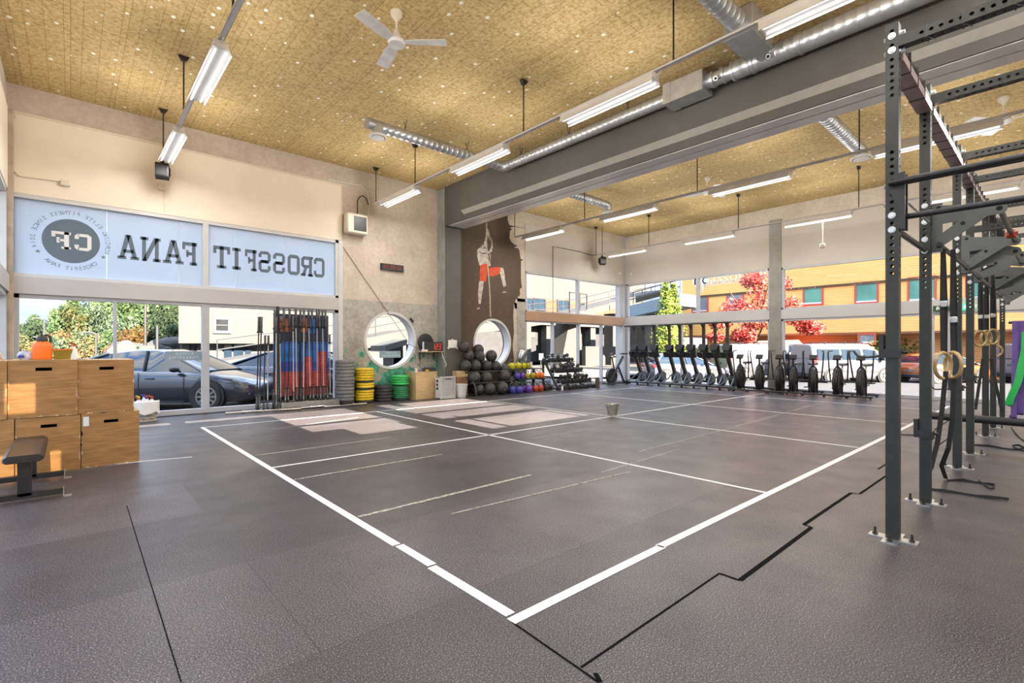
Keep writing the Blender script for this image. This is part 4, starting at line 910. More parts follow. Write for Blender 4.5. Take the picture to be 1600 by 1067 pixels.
# --- printed banner behind the bars
t = thing('printed_banner', 'blue and red printed banner hanging at the window behind the barbells', 'banner')
by = 11.70; q0 = onY(427, 491, by); q1 = onY(513, 491, by); bzt = q0[1]; bzb = onY(430, 620, by)[1]; bx0, bx1 = q0[0], q1[0]
def band(n_, f0, f1, z0, z1, m_, o_=0): MB().box(bx0 + (bx1 - bx0) * f0, bx0 + (bx1 - bx0) * f1, by - .004 - o_, by - o_, bzb + (bzt - bzb) * z0, bzb + (bzt - bzb) * z1).build(n_, m_, t, smooth=False)
M['ban_navy'] = mat('navy_print', (.015, .025, .06), .4, var=.3, scale=6); M['ban_blue'] = mat('blue_print', (.02, .17, .62), .35, var=.4, scale=5); M['ban_dkblue'] = mat('dark_blue_print', (.02, .06, .36), .35, var=.35, scale=5)
M['ban_red'] = mat('red_print', (.5, .05, .05), .35, var=.35, scale=5); M['ban_rust'] = mat('rust_print', (.30, .09, .05), .5, var=.3, scale=8)
band('navy_field', 0, 1, .67, 1, M['ban_navy']); band('blue_field', 0, 1, .42, .67, M['ban_blue']); band('dark_blue_field', 0, 1, .30, .42, M['ban_dkblue']); band('red_field', 0, 1, 0, .30, M['ban_red'])
band('rust_panel', .02, .30, .79, .95, M['ban_rust'], .001); band('rust_panel', .46, .62, .79, .97, M['ban_rust'], .001); band('red_patch', .55, .68, .30, .48, M['ban_red'], .001); band('red_patch', .78, .95, .30, .55, M['ban_red'], .001); band('blue_panel', .64, .74, .78, .96, M['ban_blue'], .001)
b = MB(); zl = lambda f: bzb + (bzt - bzb) * f; xl = lambda f: bx0 + (bx1 - bx0) * f
put_text(b, 'MED', .075, (xl(.10), by - .0062, zl(.965)), (1, 0, 0), (0, 0, 1)); b.build('heading_text', M['paper'], t, smooth=False)
b = MB(); put_text(b, 'G', .26, (xl(.12), by - .0062, zl(.868)), (1, 0, 0), (0, 0, 1)); put_text(b, 'S', .24, (xl(.53), by - .0062, zl(.868)), (1, 0, 0), (0, 0, 1)); b.build('big_letters', M['ban_navy'], t, smooth=False)
b = MB()
for k in range(9): z = zl(.05 + k * .075); b.box(bx0, bx1, by - .0058, by - .0051, z, z + .006)
b.build('crease_lines', M['ban_navy'], t, smooth=False)
MB().box(bx0 - .0, bx1, by, by + .03, bzt, bzt + .02).build('top_rail', M['black'], t, smooth=False)
t = thing('grey_post', 'thick dark grey post standing at the upper left of the banner', 'post'); gx, gz = onY(434, 479, 11.66); MB().cyl((gx, 11.60, .045), (gx, 11.66, gz), .035, 14).build('post', M['rig'], t)

# ================================================================ BUMPER PLATES
def plate_prof(R, h): return [(.026, .0), (.10, .0), (.11, h * .16), (R * .78, h * .16), (R * .82, .0), (R - .024, .0), (R - .006, .006), (R, .018), (R, h - .018), (R - .006, h - .006), (R - .024, h), (R * .82, h), (R * .78, h * .84), (.11, h * .84), (.10, h), (.026, h), (.026, 0)]
def stack(px, pyb, R, seq, what, group, yoff=None):
    x, y = F(px, pyb); y = y + R if yoff is None else yoff; z = .001; n = len(seq)
    x = onY(px, 600, y)[0]
    for i, (c, h, r_) in enumerate(seq):
        t = thing('bumper_plate', '%s plate in the %s, %s' % (c.split('_')[0].replace('rubber', 'black').replace('green2', 'green').replace('lime', 'green'), what, 'bottom' if i == 0 else 'top' if i == n - 1 else ORD[i] + ' from the bottom'), 'weight plate', group)
        MB().lathe(plate_prof(r_, h), seg=40).build('rubber_disc', M['rubber'] if c == 'black' else M['p_' + c], t, ang=30)
        MB().lathe([(.025, -.0005), (.05, -.0005), (.052, .002), (.052, h - .002), (.05, h + .0005), (.025, h + .0005), (.025, -.0005)], seg=20).build('hub_ring', M['zinc'], t)
        random.seed(int(px) * 31 + i); t.location = (x + random.uniform(-.014, .014), y + random.uniform(-.012, .012), z); t.rotation_euler = (0, 0, random.uniform(0, 6)); z += h + .0015
M['p_black'] = M['rubber']
Rb = .225
stack(538.5, 632.5, Rb, [('black', .085, Rb)] + [('grey', (.075, .085, .08, .088, .07)[i % 5], Rb * (1, .985, 1)[i % 3]) for i in range(12)], 'tall grey stack', 'bumper plates, grey stack', 11.52)
stack(569.5, 631, Rb, [('black', .065, Rb)] + [('yellow', .062, Rb)] * 4 + [('black', .05, Rb * .94), ('yellow', .06, Rb), ('yellow', .06, Rb), ('black', .05, Rb * .9)] + [('yellow', .06, Rb)] * 5, 'yellow stack', 'bumper plates, yellow stack', 11.53)
stack(598.5, 628.5, Rb, [('black', .08, Rb)] * 5, 'low black stack left of the green one', 'bumper plates, low black stack', 11.55)
stack(625, 625.5, Rb, [('black', .05, Rb)] + [('green2', .05, Rb * .98)] * 6 + [('black', .035, Rb * .93)] + [('green', .06, Rb), ('green', .06, Rb * .98), ('green', .06, Rb), ('green', .055, Rb)], 'green stack', 'bumper plates, green stack', 11.55)
stack(650, 623, Rb * .82, [('black', .062, Rb * .82)] * 11 + [('grey', .05, Rb * .8)], 'tall black stack by the plywood box', 'bumper plates, tall black stack', 11.57)
# ================================================================ CORNER BY THE COLUMN
t = thing('wooden_crate', 'tall pale plywood crate standing against the concrete wall', 'crate', loc=(7.12, 11.25, 0))
cw, cd, ch = .42, .5, .70
MB().box(-cw, cw * .55, 0, .02, 0, ch).build('front_panel', M['ply_light'], t, smooth=False); MB().box(-cw, -cw + .02, .02, cd, 0, ch).build('side_panel', M['ply_light'], t, smooth=False); MB().box(cw * .55 - .02, cw * .55, .02, cd, 0, ch).build('side_panel', M['ply_light'], t, smooth=False); MB().box(-cw - .01, cw * .55 + .01, -.01, cd, ch, ch + .02).build('top_panel', M['ply_light'], t, smooth=False)
t = thing('flight_case', 'small silver case with metal corners in front of the plywood crate', 'case', loc=(7.22, 10.88, 0))
w_, d_, h_ = .46, .26, .585
MB().box(0, w_, 0, d_, .02, h_).build('case_body', mat('iridescent_steel_front', (.55, .53, .50), .22, metal=.7, var=.25, scale=3), t, smooth=False)
b = MB()
for x in (-.008, w_ - .022): b.box(x, x + .03, -.008, .022, .01, h_ + .008)
for z in (.01, h_ - .022): b.box(0, w_, -.008, .022, z, z + .03)
b.build('edge_trim', M['alu'], t, smooth=False)
for x in (-.01, w_ - .03):
    for z in (0, h_ - .03): MB().bbox(x, x + .04, -.014, .03, z, z + .04, .006).build('corner_cap', M['zinc'], t)
MB().box(-.014, -.004, .02, d_ - .02, .03, h_ - .02).build('side_sheet', M['alu_light'], t, smooth=False)
for z in (.28, .38, .48): MB().cyl((-.0145, .13, z), (-.03, .13, z), .035, 12).build('port', M['plastic'], t)
MB().box(.14, .32, -.012, -.007, h_ - .07, h_ - .045).build('badge', M['steel_dark'], t, smooth=False)
t = thing('small_speaker', 'small black wedge lying on the plywood crate', 'speaker', loc=(7.18, 11.42, ch + .02))
MB().prism([(-.18, 0), (.2, 0), (.15, .10), (-.08, .10)], 'y', -.1, .1).build('body', M['plastic'], t, smooth=False); MB().box(-.15, -.05, -.105, -.095, .01, .05).build('orange_mark', M['p_yellow'], t, smooth=False)
t = thing('white_cup', 'small white cup on the left corner of the plywood crate', 'cup', loc=(6.78, 11.36, ch + .02)); MB().lathe([(.03, 0), (.04, .09), (.036, .09), (.028, .006), (1e-5, .006)], seg=16).build('cup', M['white_plastic'], t)
t = thing('grey_bucket', 'light grey plastic bucket standing in front of the dark column', 'bucket', loc=(7.92, 10.98, 0))
MB().lathe([(.145, 0), (.15, .004), (.19, .33), (.205, .335), (.207, .365), (.195, .368), (.186, .36), (.142, .01), (1e-5, .01)], seg=32).build('bucket', mat('grey_bucket_plastic', (.55, .55, .54), .4, var=.05), t)
MB().tube([(.2 * math.cos(a), .2 * math.sin(a) - .0, .31 - .03 * math.sin(a)) for a in [PI + i * PI / 14 for i in range(15)]], .005, 6).build('handle', M['zinc'], t)
for i, (z, m_, lab) in enumerate(((.37, 'p_brown', 'brown wooden block box behind the grey bucket, under the pale one'), (.54, 'ply_light', 'pale wooden block box with hand hole, topmost behind the grey bucket'))):
    if 'p_brown' not in M: M['p_brown'] = mat('brown_box_wood', (.26, .13, .07), .6, var=.2)
    t = thing('block_box', lab, 'box', loc=(8.18, 11.25, z)); b = MB(); sheet_holed(b, .38, .165, 0, 0, .02, .10, .1, .03); b.build('front_panel', M[m_], t, smooth=False); MB().box(-.19, .19, .02, .2, 0, .165).build('body', M[m_], t, smooth=False)
t = thing('block_box', 'lowest wooden block box, hidden behind the grey bucket', 'box', loc=(8.18, 11.25, 0)); MB().bbox(-.2, .2, 0, .2, 0, .369, .004).build('body', M['p_brown'], t, smooth=False)
# shelf with the timer
sx0, sz = onY(656, 549, 11.6); sx1 = onY(696, 549, 11.6)[0]; sz += .0
t = thing('wall_shelf', 'narrow wooden wall shelf carrying the red digital timer', 'shelf')
MB().box(sx0, sx1 - .12, 11.46, Y1 - .005, sz - .02, sz).build('board', M['ply_light'], t, smooth=False)
for x in (sx0 + .1, sx1 - .28): MB().box(x, x + .02, 11.52, Y1 - .005, sz - .045, sz - .02).box(x, x + .02, Y1 - .03, Y1 - .005, sz - .22, sz - .02).build('bracket', M['steel_dark'], t, smooth=False)
t = thing('timer_display', 'black digital timer showing red digits 123 on the wall shelf', 'timer')
tx0, tz0 = onY(662.5, 534, 11.52); tx1, tz1 = onY(692, 546.5, 11.52); tz1 = sz + .002
MB().box(tx0, tx1 - .02, 11.52, 11.58, tz1, tz0).build('casing', M['plastic'], t, smooth=False); MB().box(tx0 - .012, tx0, 11.515, 11.585, tz1, tz0).build('side_cap', M['alu_light'], t, smooth=False)
b = MB(); H_ = (tz0 - tz1) * .62; cz_ = (tz0 + tz1) / 2
def seg7(mb, d, x, z, w, h, y, s=.012):
    on = {'1': 'bc', '2': 'abged', '3': 'abgcd'}[d]; k = .02
    R_ = {'a': (0, h - s, w, h), 'g': (0, h / 2 - s / 2, w, h / 2 + s / 2), 'd': (0, 0, w, s), 'b': (w - s, h / 2, w, h), 'c': (w - s, 0, w, h / 2), 'f': (0, h / 2, s, h), 'e': (0, 0, s, h / 2)}
    for ch_ in on:
        a, b_, c, d_ = R_[ch_]; mb.add([(x + a + b_ * .12, y, z + b_), (x + c + b_ * .12, y, z + b_), (x + c + d_ * .12, y, z + d_), (x + a + d_ * .12, y, z + d_)], [(0, 1, 2, 3)])
for i, d in enumerate('123'): seg7(b, d, tx1 - .34 + i * .1, cz_ - H_ / 2, .07, H_, 11.518, .013)
b.build('digits', M['led'], t, smooth=False)
t = thing('fan_disc', 'round black disc leaning on the wall behind the timer', 'disc'); dx_, dz_ = onY(665, 541, 11.75); rr = .245
Mx = rotX(PI / 2 - .06); MB().lathe([(1e-5, -.02), (rr - .02, -.02), (rr, -.012), (rr, .012), (rr - .02, .02), (1e-5, .02)], (dx_, 11.745, sz + rr), 40, Mx).build('disc', M['rubber'], t)
t = thing('power_adapter', 'small white box at the left end of the wall shelf', 'box', loc=(sx0 + .1, 11.52, sz)); MB().bbox(-.08, .08, -.04, .04, 0, .05, .008).build('box', M['white_plastic'], t)
t = thing('shelf_cable', 'loose cable hanging from the right end of the wall shelf', 'cable'); xx = sx1 - .1
MB().tube([(xx - .12, 11.45, sz - .03), (xx - .1, 11.44, sz - .15), (xx - .04, 11.435, sz - .26), (xx + .02, 11.43, sz - .36), (xx - .02, 11.43, sz - .42)], .008, 6).build('cable', M['white_plastic'], t)
t = thing('shelf_cable', 'dangling cable below the left end of the wall shelf', 'cable'); xx = sx0 + .05
MB().tube([(xx, 11.7, sz - .03), (xx + .02, 11.68, sz - .2), (xx - .03, 11.66, sz - .4), (xx + .05, 11.6, sz - .5)], .007, 6).build('cable', M['plastic'], t)
# ================================================================ SLAM BALLS AND THEIR RACK
t = thing('ball_rack', 'black two-tier steel rack loaded with slam balls below the round mural window', 'rack')
rx0, rx1 = 8.28, 10.30
for z, ya, yb in ((.69, 11.24, 11.56), (.385, 11.02, 11.34)):
    for y in (ya, yb): MB().cyl((rx0, y, z - .03), (rx1 - (.0 if z > .5 else .45), y, z - .03), .022, 10).build('rail', M['black'], t)
    MB().box(rx0, rx1 - (.0 if z > .5 else .45), ya, yb, z - .06, z - .045).build('shelf', M['black'], t, smooth=False)
for x in (rx0 + .12, rx1 - .5):
    MB().tube([(x, 10.90, .03), (x, 10.93, .25), (x, 11.02, .36), (x, 11.2, .50), (x, 11.24, .66)], .028, 10).build('leg', M['rig'], t)
    MB().cyl((x, 11.56, .0), (x, 11.56, .67), .025, 10).build('leg', M['black'], t)
    MB().cyl((x, 10.86, .028), (x, 11.6, .028), .027, 10).build('foot', M['black'], t)
def make_ball(label, r):
    t = thing('slam_ball', label, 'slam ball', 'black slam balls on and around the rack')
    MB().sphere((0, 0, 0), r, 26, 16).build('ball_shell', M['ball'], t)
    b = MB()
    for R_, ax in ((r * 1.0, 'x'), (r * 1.0, 'y')): b.torus((0, 0, 0), R_, .0025, ax, 36, 5)
    b.build('seam', M['ball_seam'], t)
    MB().cbox((0, -r * .985, -r * .1), (.05, .012, .035)).build('valve_label', M['ball_label'], t, smooth=False)
    return t
M['ball'] = mat('worn_black_ball_rubber', (.040, .038, .036), .5, var=.35, scale=10, bump=.1); M['ball_seam'] = mat('ball_seam_rubber', (.025, .024, .023), .6, var=.2); M['ball_label'] = mat('worn_grey_label', (.10, .10, .10), .6, var=.3, scale=30)
balls = [ # px, py of the centre, depth y, radius, wording
 (727, 571, 11.26, .165, 'at the left end of the upper shelf by the dark column'), (741.8, 571.5, 11.36, .185, 'second from the left on the upper shelf'), (759.5, 571.5, 11.42, .17, 'third from the left on the upper shelf'), (773.5, 572, 11.42, .17, 'fourth on the upper shelf, with a white scuff'),
 (732, 555.5, 11.30, .155, 'in the second layer, nearest the dark column'), (748.5, 557, 11.40, .18, 'in the second layer, in front of the topmost ball'), (767.5, 556, 11.42, .178, 'in the second layer, below the round window rim'),
 (725, 541.5, 11.27, .16, 'topmost, in the corner by the dark column'), (747.5, 546.5, 11.58, .165, 'topmost of the middle, half behind another ball'),
 (788, 577, 11.40, .17, 'right end of the upper shelf, beside the yellow kettlebells'), (741, 590, 11.14, .185, 'left end of the lower shelf, above the bucket'), (759.5, 590, 11.14, .175, 'second on the lower shelf'), (788, 587.5, 11.12, .18, 'largest at the right end of the lower shelf'),
 (747.5, 609, 11.12, .17, 'in the shadow at the left on the floor'), (765, 609, 10.98, .175, 'on the floor, second from the left'), (784.5, 609, 10.90, .185, 'on the floor at the right, in front of the purple kettlebells'), (799, 593.5, 11.32, .14, 'small one tucked behind the right end of the rack')]
for i, (px, py, y, r, w_) in enumerate(balls):
    t = make_ball('black slam ball ' + w_, r); x, z = onY(px, py, y); t.location = (x, y, max(z, r + .002) if py < 600 else r + .002); t.rotation_euler = (random.uniform(-.4, .4), random.uniform(-.6, .6), random.uniform(-.5, .5))
    if py < 600:
        t.location.z = z
t = thing('rack_basket', 'dark steel support box under the upper balls, against the wall', 'box'); MB().box(8.32, 9.3, 11.62, 11.78, .0, 1.0).build('box', M['black'], t, smooth=False)

# ================================================================ KETTLEBELLS
def make_kb(label, colour, r, group):
    t = thing('kettlebell', label, 'kettlebell', group)
    prof = [(r * .55, 0), (r * .72, r * .06), (r * .93, r * .45), (r, r * .92), (r * .93, r * 1.35), (r * .70, r * 1.68), (r * .42, r * 1.84), (1e-5, r * 1.88)]
    MB().lathe(prof, seg=24).build('bell', M[colour], t)
    h = [(-r * .62, 0, r * 1.55), (-r * .70, 0, r * 2.1), (-r * .60, 0, r * 2.5), (-r * .3, 0, r * 2.66), (r * .3, 0, r * 2.66), (r * .60, 0, r * 2.5), (r * .70, 0, r * 2.1), (r * .62, 0, r * 1.55)]
    MB().tube(h, r * .155, 10).build('handle', M['kb_handle'] if colour != 'rubber' else M['rubber'], t); return t
M['kb_handle'] = mat('dark_kettlebell_handle', (.09, .08, .075), .4, metal=.4, var=.3, scale=20)
t = thing('kettlebell_rack', 'dark two-shelf rack holding coloured kettlebells beside the slam balls', 'rack')
for z, y0_, y1_, xa, xb in ((.70, 11.22, 11.60, 10.05, 11.42), (.395, 11.02, 11.42, 10.15, 11.55)):
    MB().box(xa, xb, y0_, y1_, z - .03, z).build('shelf', M['rig'], t, smooth=False)
for x in (10.32, 11.2):
    MB().box(x, x + .06, 11.48, 11.56, 0, .67).build('leg', M['rig'], t, smooth=False); MB().box(x, x + .06, 11.02, 11.56, .335, .366).build('cross_bar', M['rig'], t, smooth=False); MB().box(x, x + .06, 10.9, 11.56, 0, .04).build('foot', M['rig'], t, smooth=False)
kbs = [(799, 11.36, .70, 'p_lime', .105, 'yellow', 'at the left end of the top shelf'), (809.5, 11.36, .70, 'p_lime', .105, 'yellow', 'second on the top shelf'), (818, 11.40, .70, 'p_lime', .095, 'yellow', 'third on the top shelf'), (825, 11.40, .70, 'p_lime2', .095, 'dull yellow', 'at the right end of the top shelf, with a black handle'),
 (808, 11.16, .395, 'p_blue', .105, 'blue purple', 'left on the middle shelf'), (816, 11.2, .395, 'p_purple', .10, 'purple', 'second on the middle shelf'), (823.5, 11.2, .395, 'p_lime2', .09, 'olive yellow', 'third on the middle shelf'), (832, 11.16, .395, 'p_lime2', .095, 'olive yellow', 'fourth on the middle shelf'), (839, 11.2, .395, 'p_orange', .09, 'orange', 'fifth on the middle shelf'), (846, 11.16, .395, 'p_orange', .095, 'orange', 'at the right end of the middle shelf'),
 (800.5, 10.92, 0, 'p_blue', .115, 'dark blue', 'on the floor, first from the left'), (811.5, 10.82, 0, 'p_blue', .115, 'blue', 'on the floor, front row, second from the left'), (819, 11.05, 0, 'p_purple', .10, 'violet', 'on the floor behind the two front ones'), (826.5, 10.84, 0, 'p_purple', .115, 'bright purple', 'on the floor in the middle'), (836.5, 10.88, 0, 'p_red', .105, 'red brown', 'on the floor, left one of two'), (844.5, 10.90, 0, 'p_red', .105, 'red brown', 'on the floor, right one of two'),
 (853, 11.0, 0, 'rubber', .105, 'black', 'on the floor right of the red ones'), (858.5, 11.12, 0, 'rubber', .10, 'black', 'on the floor nearest the dumbbell rack'), (812, 11.3, 0, 'p_red', .09, 'dark red', 'half hidden under the middle shelf')]
M['p_lime2'] = mat('dull_yellow_kettlebell', (.34, .30, .015), .45, var=.25, scale=14)
for px, y, z, m_, r, cn, w_ in kbs:
    k = make_kb('%s kettlebell %s' % (cn, w_), m_, r, 'kettlebells on and under the rack'); k.location = (onY(px, 580, y)[0], y, z + .001); k.rotation_euler = (0, 0, random.uniform(-.3, .3))
x, z = onY(816, 556, 11.5)
t = thing('chalk_bucket', 'shiny metal bucket tilted on a small stand above the yellow kettlebells', 'bucket', loc=(x, 11.52, z)); t.rotation_euler = (0, .55, 0)
MB().lathe([(.10, -.13), (.105, -.125), (.155, .15), (.162, .155), (.15, .15), (.10, -.12), (1e-5, -.12)], seg=28).build('bucket', M['chrome'], t)
t = thing('bucket_stand', 'small grey stand holding the tilted metal bucket', 'stand', loc=(x, 11.52, .70)); MB().lathe([(.09, 0), (.09, .015), (.03, .03), (.03, z - .70 - .16), (.05, z - .70 - .14)], seg=16).build('stand', M['galv'], t)
x, _ = onY(829.5, 570, 11.48); t = thing('notice_card', 'white card in a holder at the right end of the top kettlebell shelf', 'card', loc=(x, 11.48, .701)); MB().box(-.07, .07, 0, .02, 0, .20).build('card', M['paper'], t, smooth=False); MB().box(-.10, .12, -.03, .05, 0, .012).build('holder_base', M['black'], t, smooth=False)

# ================================================================ DUMBBELL RACK
t = thing('dumbbell_rack', 'black three-tier rack full of hex dumbbells before the far windows', 'rack')
tiers = [(.90, 11.46, 11.72, 13.02), (.55, 11.24, 11.85, 13.22), (.20, 11.02, 11.90, 13.42)]
dx0, dx1 = 11.72, 13.25
for z, y, xa, xb in tiers:
    for dy in (-.13, .13): MB().box(xa, xb, y + dy - .02, y + dy + .02, z - .03, z).build('rail', M['black'], t, smooth=False)
for x in (11.78, 13.0):
    MB().tube([(x, 10.95, .03), (x, 11.62, 1.0)], 0, flat=(.06, .05)).build('upright', M['black'], t, smooth=False); MB().tube([(x, 11.62, .0), (x, 11.62, .98)], 0, flat=(.06, .05)).build('upright', M['black'], t, smooth=False); MB().box(x - .03, x + .03, 10.85, 11.66, 0, .04).build('foot', M['black'], t, smooth=False)
def make_db(label, r, group='hex dumbbells on and under the rack'):
    t = thing('dumbbell', label, 'dumbbell', group); hl = r * 1.15; g = .125
    for s_ in (-1, 1):
        a = s_ * (g / 2); b_ = s_ * (g / 2 + hl)
        MB().loft([[(q * r * math.cos(PI / 6 + k * PI / 3), yy, q * r * math.sin(PI / 6 + k * PI / 3)) for k in range(6)] for yy, q in ((a, .78), (a + s_ * .015, 1), (b_ - s_ * .018, 1), (b_, .72))]).build('hex_head', M['db_rubber'], t, ang=20)
    MB().cyl((0, -g / 2 - .01, 0), (0, g / 2 + .01, 0), .016, 10).build('handle', M['chrome'], t); return t
M['db_rubber'] = mat('black_hex_rubber', (.024, .024, .025), .4, var=.3, scale=16)
TN = ['top tier', 'middle tier', 'bottom tier']; random.seed(3)
for ti, (z, y, xa, xb) in enumerate(tiers):
    n = (8, 8, 9)[ti]; r = (.070, .080, .078)[ti]
    for i in range(n):
        k = make_db('black hex dumbbell on the rack %s, %s from the left' % (TN[ti], ORD[i]), r * random.uniform(.92, 1.05))
        k.location = (xa + .08 + (xb - xa - .16) * i / (n - 1), y, z + r * .89); k.rotation_euler = (random.uniform(-.03, .03), 0, random.uniform(-.06, .06))
    for i in range((4, 5, 6)[ti]):
        k = make_db('black hex dumbbell piled on others of the %s, %s from the left' % (TN[ti], ORD[i]), r * .95)
        k.location = (xa + .16 + (xb - xa - .3) * (i + .25) / ((4, 5, 6)[ti] - .3), y + random.uniform(-.02, .04), z + r * 2.62); k.rotation_euler = (random.uniform(-.25, .25), random.uniform(-.4, .4), random.uniform(-.5, .5))
for i in range(10):
    k = make_db('black hex dumbbell on the floor under the rack, %s from the left' % ORD[i], .072); k.location = (11.72 + i * .19, 10.80 + (i % 2) * .05, .0635); k.rotation_euler = (0, 0, random.uniform(-.15, .15))
x, _ = onY(933.5, 600, 10.55); t = thing('wooden_stump', 'short upright wooden post on the floor right of the dumbbell rack', 'block', loc=(x, 10.55, 0)); MB().bbox(-.055, .055, -.055, .055, 0, .30, .006).build('block', mat('weathered_wood', (.10, .075, .05), .7, var=.3, scale=14), t)
t = thing('white_bottle', 'tiny white bottle standing in front of the dumbbell rack', 'bottle', loc=F(878.5, 610) + (0,)); MB().lathe([(.03, 0), (.032, .1), (.012, .14), (.012, .17)], seg=12).build('bottle', M['white_plastic'], t)

# ================================================================ SPIN BIKE in the far corner
sb = thing('spin_bike', 'black spin bike in the far corner between dumbbells and rowers', 'exercise bike', loc=(15.35, 11.25, 0), rz=0)
# bike plane runs along the north wall: local x towards the east
MB().tube([(-.42, 0, .10), (.38, 0, 1.02)], .05, 12).build('main_frame', M['rig'], sb)
MB().lathe([(1e-5, -.035), (.25, -.035), (.265, -.02), (.265, .02), (.25, .035), (1e-5, .035)], (-.30, .02, .30), 36, rotX(PI / 2)).build('flywheel', M['rubber'], sb)
MB().lathe([(.265, -.06), (.30, -.05), (.30, .05), (.265, .06)], (-.30, .02, .30), 30, rotX(PI / 2), caps=False).build('wheel_guard', M['plastic'], sb)
MB().tube([(.45, 0, .05), (.10, 0, .62)], .04, 10).build('rear_strut', M['rig'], sb); MB().cyl((-.12, 0, .35), (-.30, 0, 1.0), .025, 10).build('handle_post', M['rig'], sb)
for y in (-.2, .2): MB().tube([(-.30, 0, 1.0), (-.32, y, 1.02), (-.44, y, 1.04), (-.50, y * .9, 1.14)], .018, 8).build('handlebar', M['plastic'], sb)
MB().cyl((.38, 0, 1.0), (.40, 0, 1.10), .022, 10).build('seat_post', M['chrome'], sb)
MB().loft([[(.22, -.03, 1.11), (.22, .03, 1.11), (.22, .03, 1.14), (.22, -.03, 1.14)], [(.38, -.06, 1.10), (.38, .06, 1.10), (.38, .06, 1.15), (.38, -.06, 1.15)], [(.54, -.12, 1.10), (.54, .12, 1.10), (.54, .12, 1.16), (.54, -.12, 1.16)]]).build('saddle', M['plastic'], sb)
MB().cbox((-.30, 0, 1.12), (.05, .14, .11), rotY(.5)).build('console', M['plastic'], sb, smooth=False)
for x in (-.52, .48): MB().cyl((x, -.27, .03), (x, .27, .03), .03, 10).build('stabiliser_bar', M['rig'], sb)
MB().tube([(-.52, 0, .03), (.48, 0, .03)], .022, 8).build('base_tube', M['rig'], sb)
for s_ in (-1, 1):
    MB().tube([(0, .0, .34), (0, s_ * .1, .34), (s_ * .09, s_ * .1, .34 - s_ * .14)], .014, 8).build('crank', M['chrome'], sb); MB().cbox((s_ * .09, s_ * .15, .34 - s_ * .14), (.1, .09, .025)).build('pedal', M['plastic'], sb, smooth=False)

# ================================================================ ROWERS stored upright along the east windows
RX = 15.70
t = thing('rower_rail', 'long low black rail on the floor holding the upright rowers', 'rail', loc=(0, 0, 0))
MB().box(RX - .28, RX - .22, 6.85, 10.95, .07, .115).build('rail', M['black'], t, smooth=False)
for i in range(10): y = 6.9 + i * .44; MB().box(RX - .29, RX - .21, y - .02, y + .02, 0, .07).build('foot', M['black'], t, smooth=False)
def make_rower(label):
    t = thing('rowing_machine', label, 'rowing machine', 'rowing machines stored upright'); Z = 2.16
    # local x to the windows, z up; flywheel low, monorail upright
    b = MB(); b.prism([(-.03, -.045), (.03, -.045), (.03, .045), (-.03, .045)], 'z', 0, 1.14)
    b.v = [(x - .02 * (z / 1.14) + .0, y, z + 1.02) for x, y, z in b.v]; b.build('monorail', M['rail_steel'], t, smooth=False)
    MB().prism([(.02, Z), (-.36, Z), (-.36, Z - .03), (-.16, Z - .035), (-.05, Z - .15), (.02, Z - .16)], 'y', -.03, .03).build('rear_leg', M['black'], t, smooth=False)
    MB().cyl((-.345, -.24, Z - .015), (-.345, .24, Z - .015), .022, 10).build('foot_bar', M['black'], t)
    MB().prism([(-.03, 1.10), (.05, 1.12), (.50, .34), (.40, .28)], 'y', -.05, .05).build('lower_frame', M['rail_steel'], t, smooth=False)
    Mx = rotX(PI / 2)
    MB().lathe([(1e-5, -.09), (.15, -.09), (.20, -.07), (.215, -.03), (.215, .03), (.20, .07), (.15, .09), (1e-5, .09)], (.44, 0, .30), 32, Mx).build('flywheel_cage', M['plastic'], t)
    b = MB()
    for r_ in (.05, .09, .13, .185):
        for y in (-.093, .093): b.torus((.44, y * (1 if r_ < .16 else .84), .30), r_, .005, 'y', 24, 5)
    b.build('cage_mesh', M['alu'], t)
    for s_ in (-1, 1):
        MB().tube([(.34, s_ * .06, .44), (.06, s_ * .13, .24), (-.22, s_ * .19, .125)], .022, 8).build('front_leg', M['leg_blue'], t)
        MB().loft([[(-.05, s_ * .04, 1.02), (-.05, s_ * .19, 1.02), (.03, s_ * .19, 1.04), (.03, s_ * .04, 1.04)], [(-.12, s_ * .05, 1.20), (-.12, s_ * .20, 1.20), (-.07, s_ * .20, 1.22), (-.07, s_ * .05, 1.22)]]).build('footplate', M['plastic'], t, smooth=False)
    MB().bbox(-.02, .03, -.15, .15, 1.20, 1.46, .02).build('monitor', M['plastic'], t)
    MB().cyl((.03, 0, 1.1), (.02, 0, 1.26), .022, 8).build('monitor_arm', M['black'], t)
    MB().loft([[(-.16, -.10, 1.28), (-.16, .10, 1.28), (-.12, .10, 1.28), (-.12, -.10, 1.28)], [(-.14, -.13, 1.38), (-.14, .13, 1.38), (-.09, .13, 1.38), (-.09, -.13, 1.38)], [(-.11, -.09, 1.48), (-.11, .09, 1.48), (-.07, .09, 1.48), (-.07, -.09, 1.48)]]).build('seat', M['plastic'], t)
    MB().box(-.10, -.02, -.05, .05, 1.30, 1.44).build('seat_carriage', M['black'], t, smooth=False)
    MB().cyl((-.06, -.22, 1.10), (-.06, .22, 1.10), .014, 8).build('handle', M['plastic'], t)
    return t
M['rail_steel'] = mat('dark_rower_monorail', (.075, .07, .065), .32, metal=.7, var=.25, scale=9); M['leg_blue'] = mat('blue_grey_leg_tube', (.12, .15, .19), .35, metal=.4, var=.15)
row = [992.5, 1007, 1024, 1046, 1063.5, 1080, 1100.5, 1117, 1137]; r0 = None
for i, px in enumerate(row):
    y = onX(px, 540, RX)[0]; lab = 'black rowing machine stored upright, %s from the far corner' % ORD[i]
    k = make_rower(lab) if r0 is None else dup(r0, lab); r0 = r0 or k; k.location = (RX + random.uniform(-.03, .03), y, 0); k.rotation_euler = (0, random.uniform(-.02, .012), random.uniform(-.05, .05))

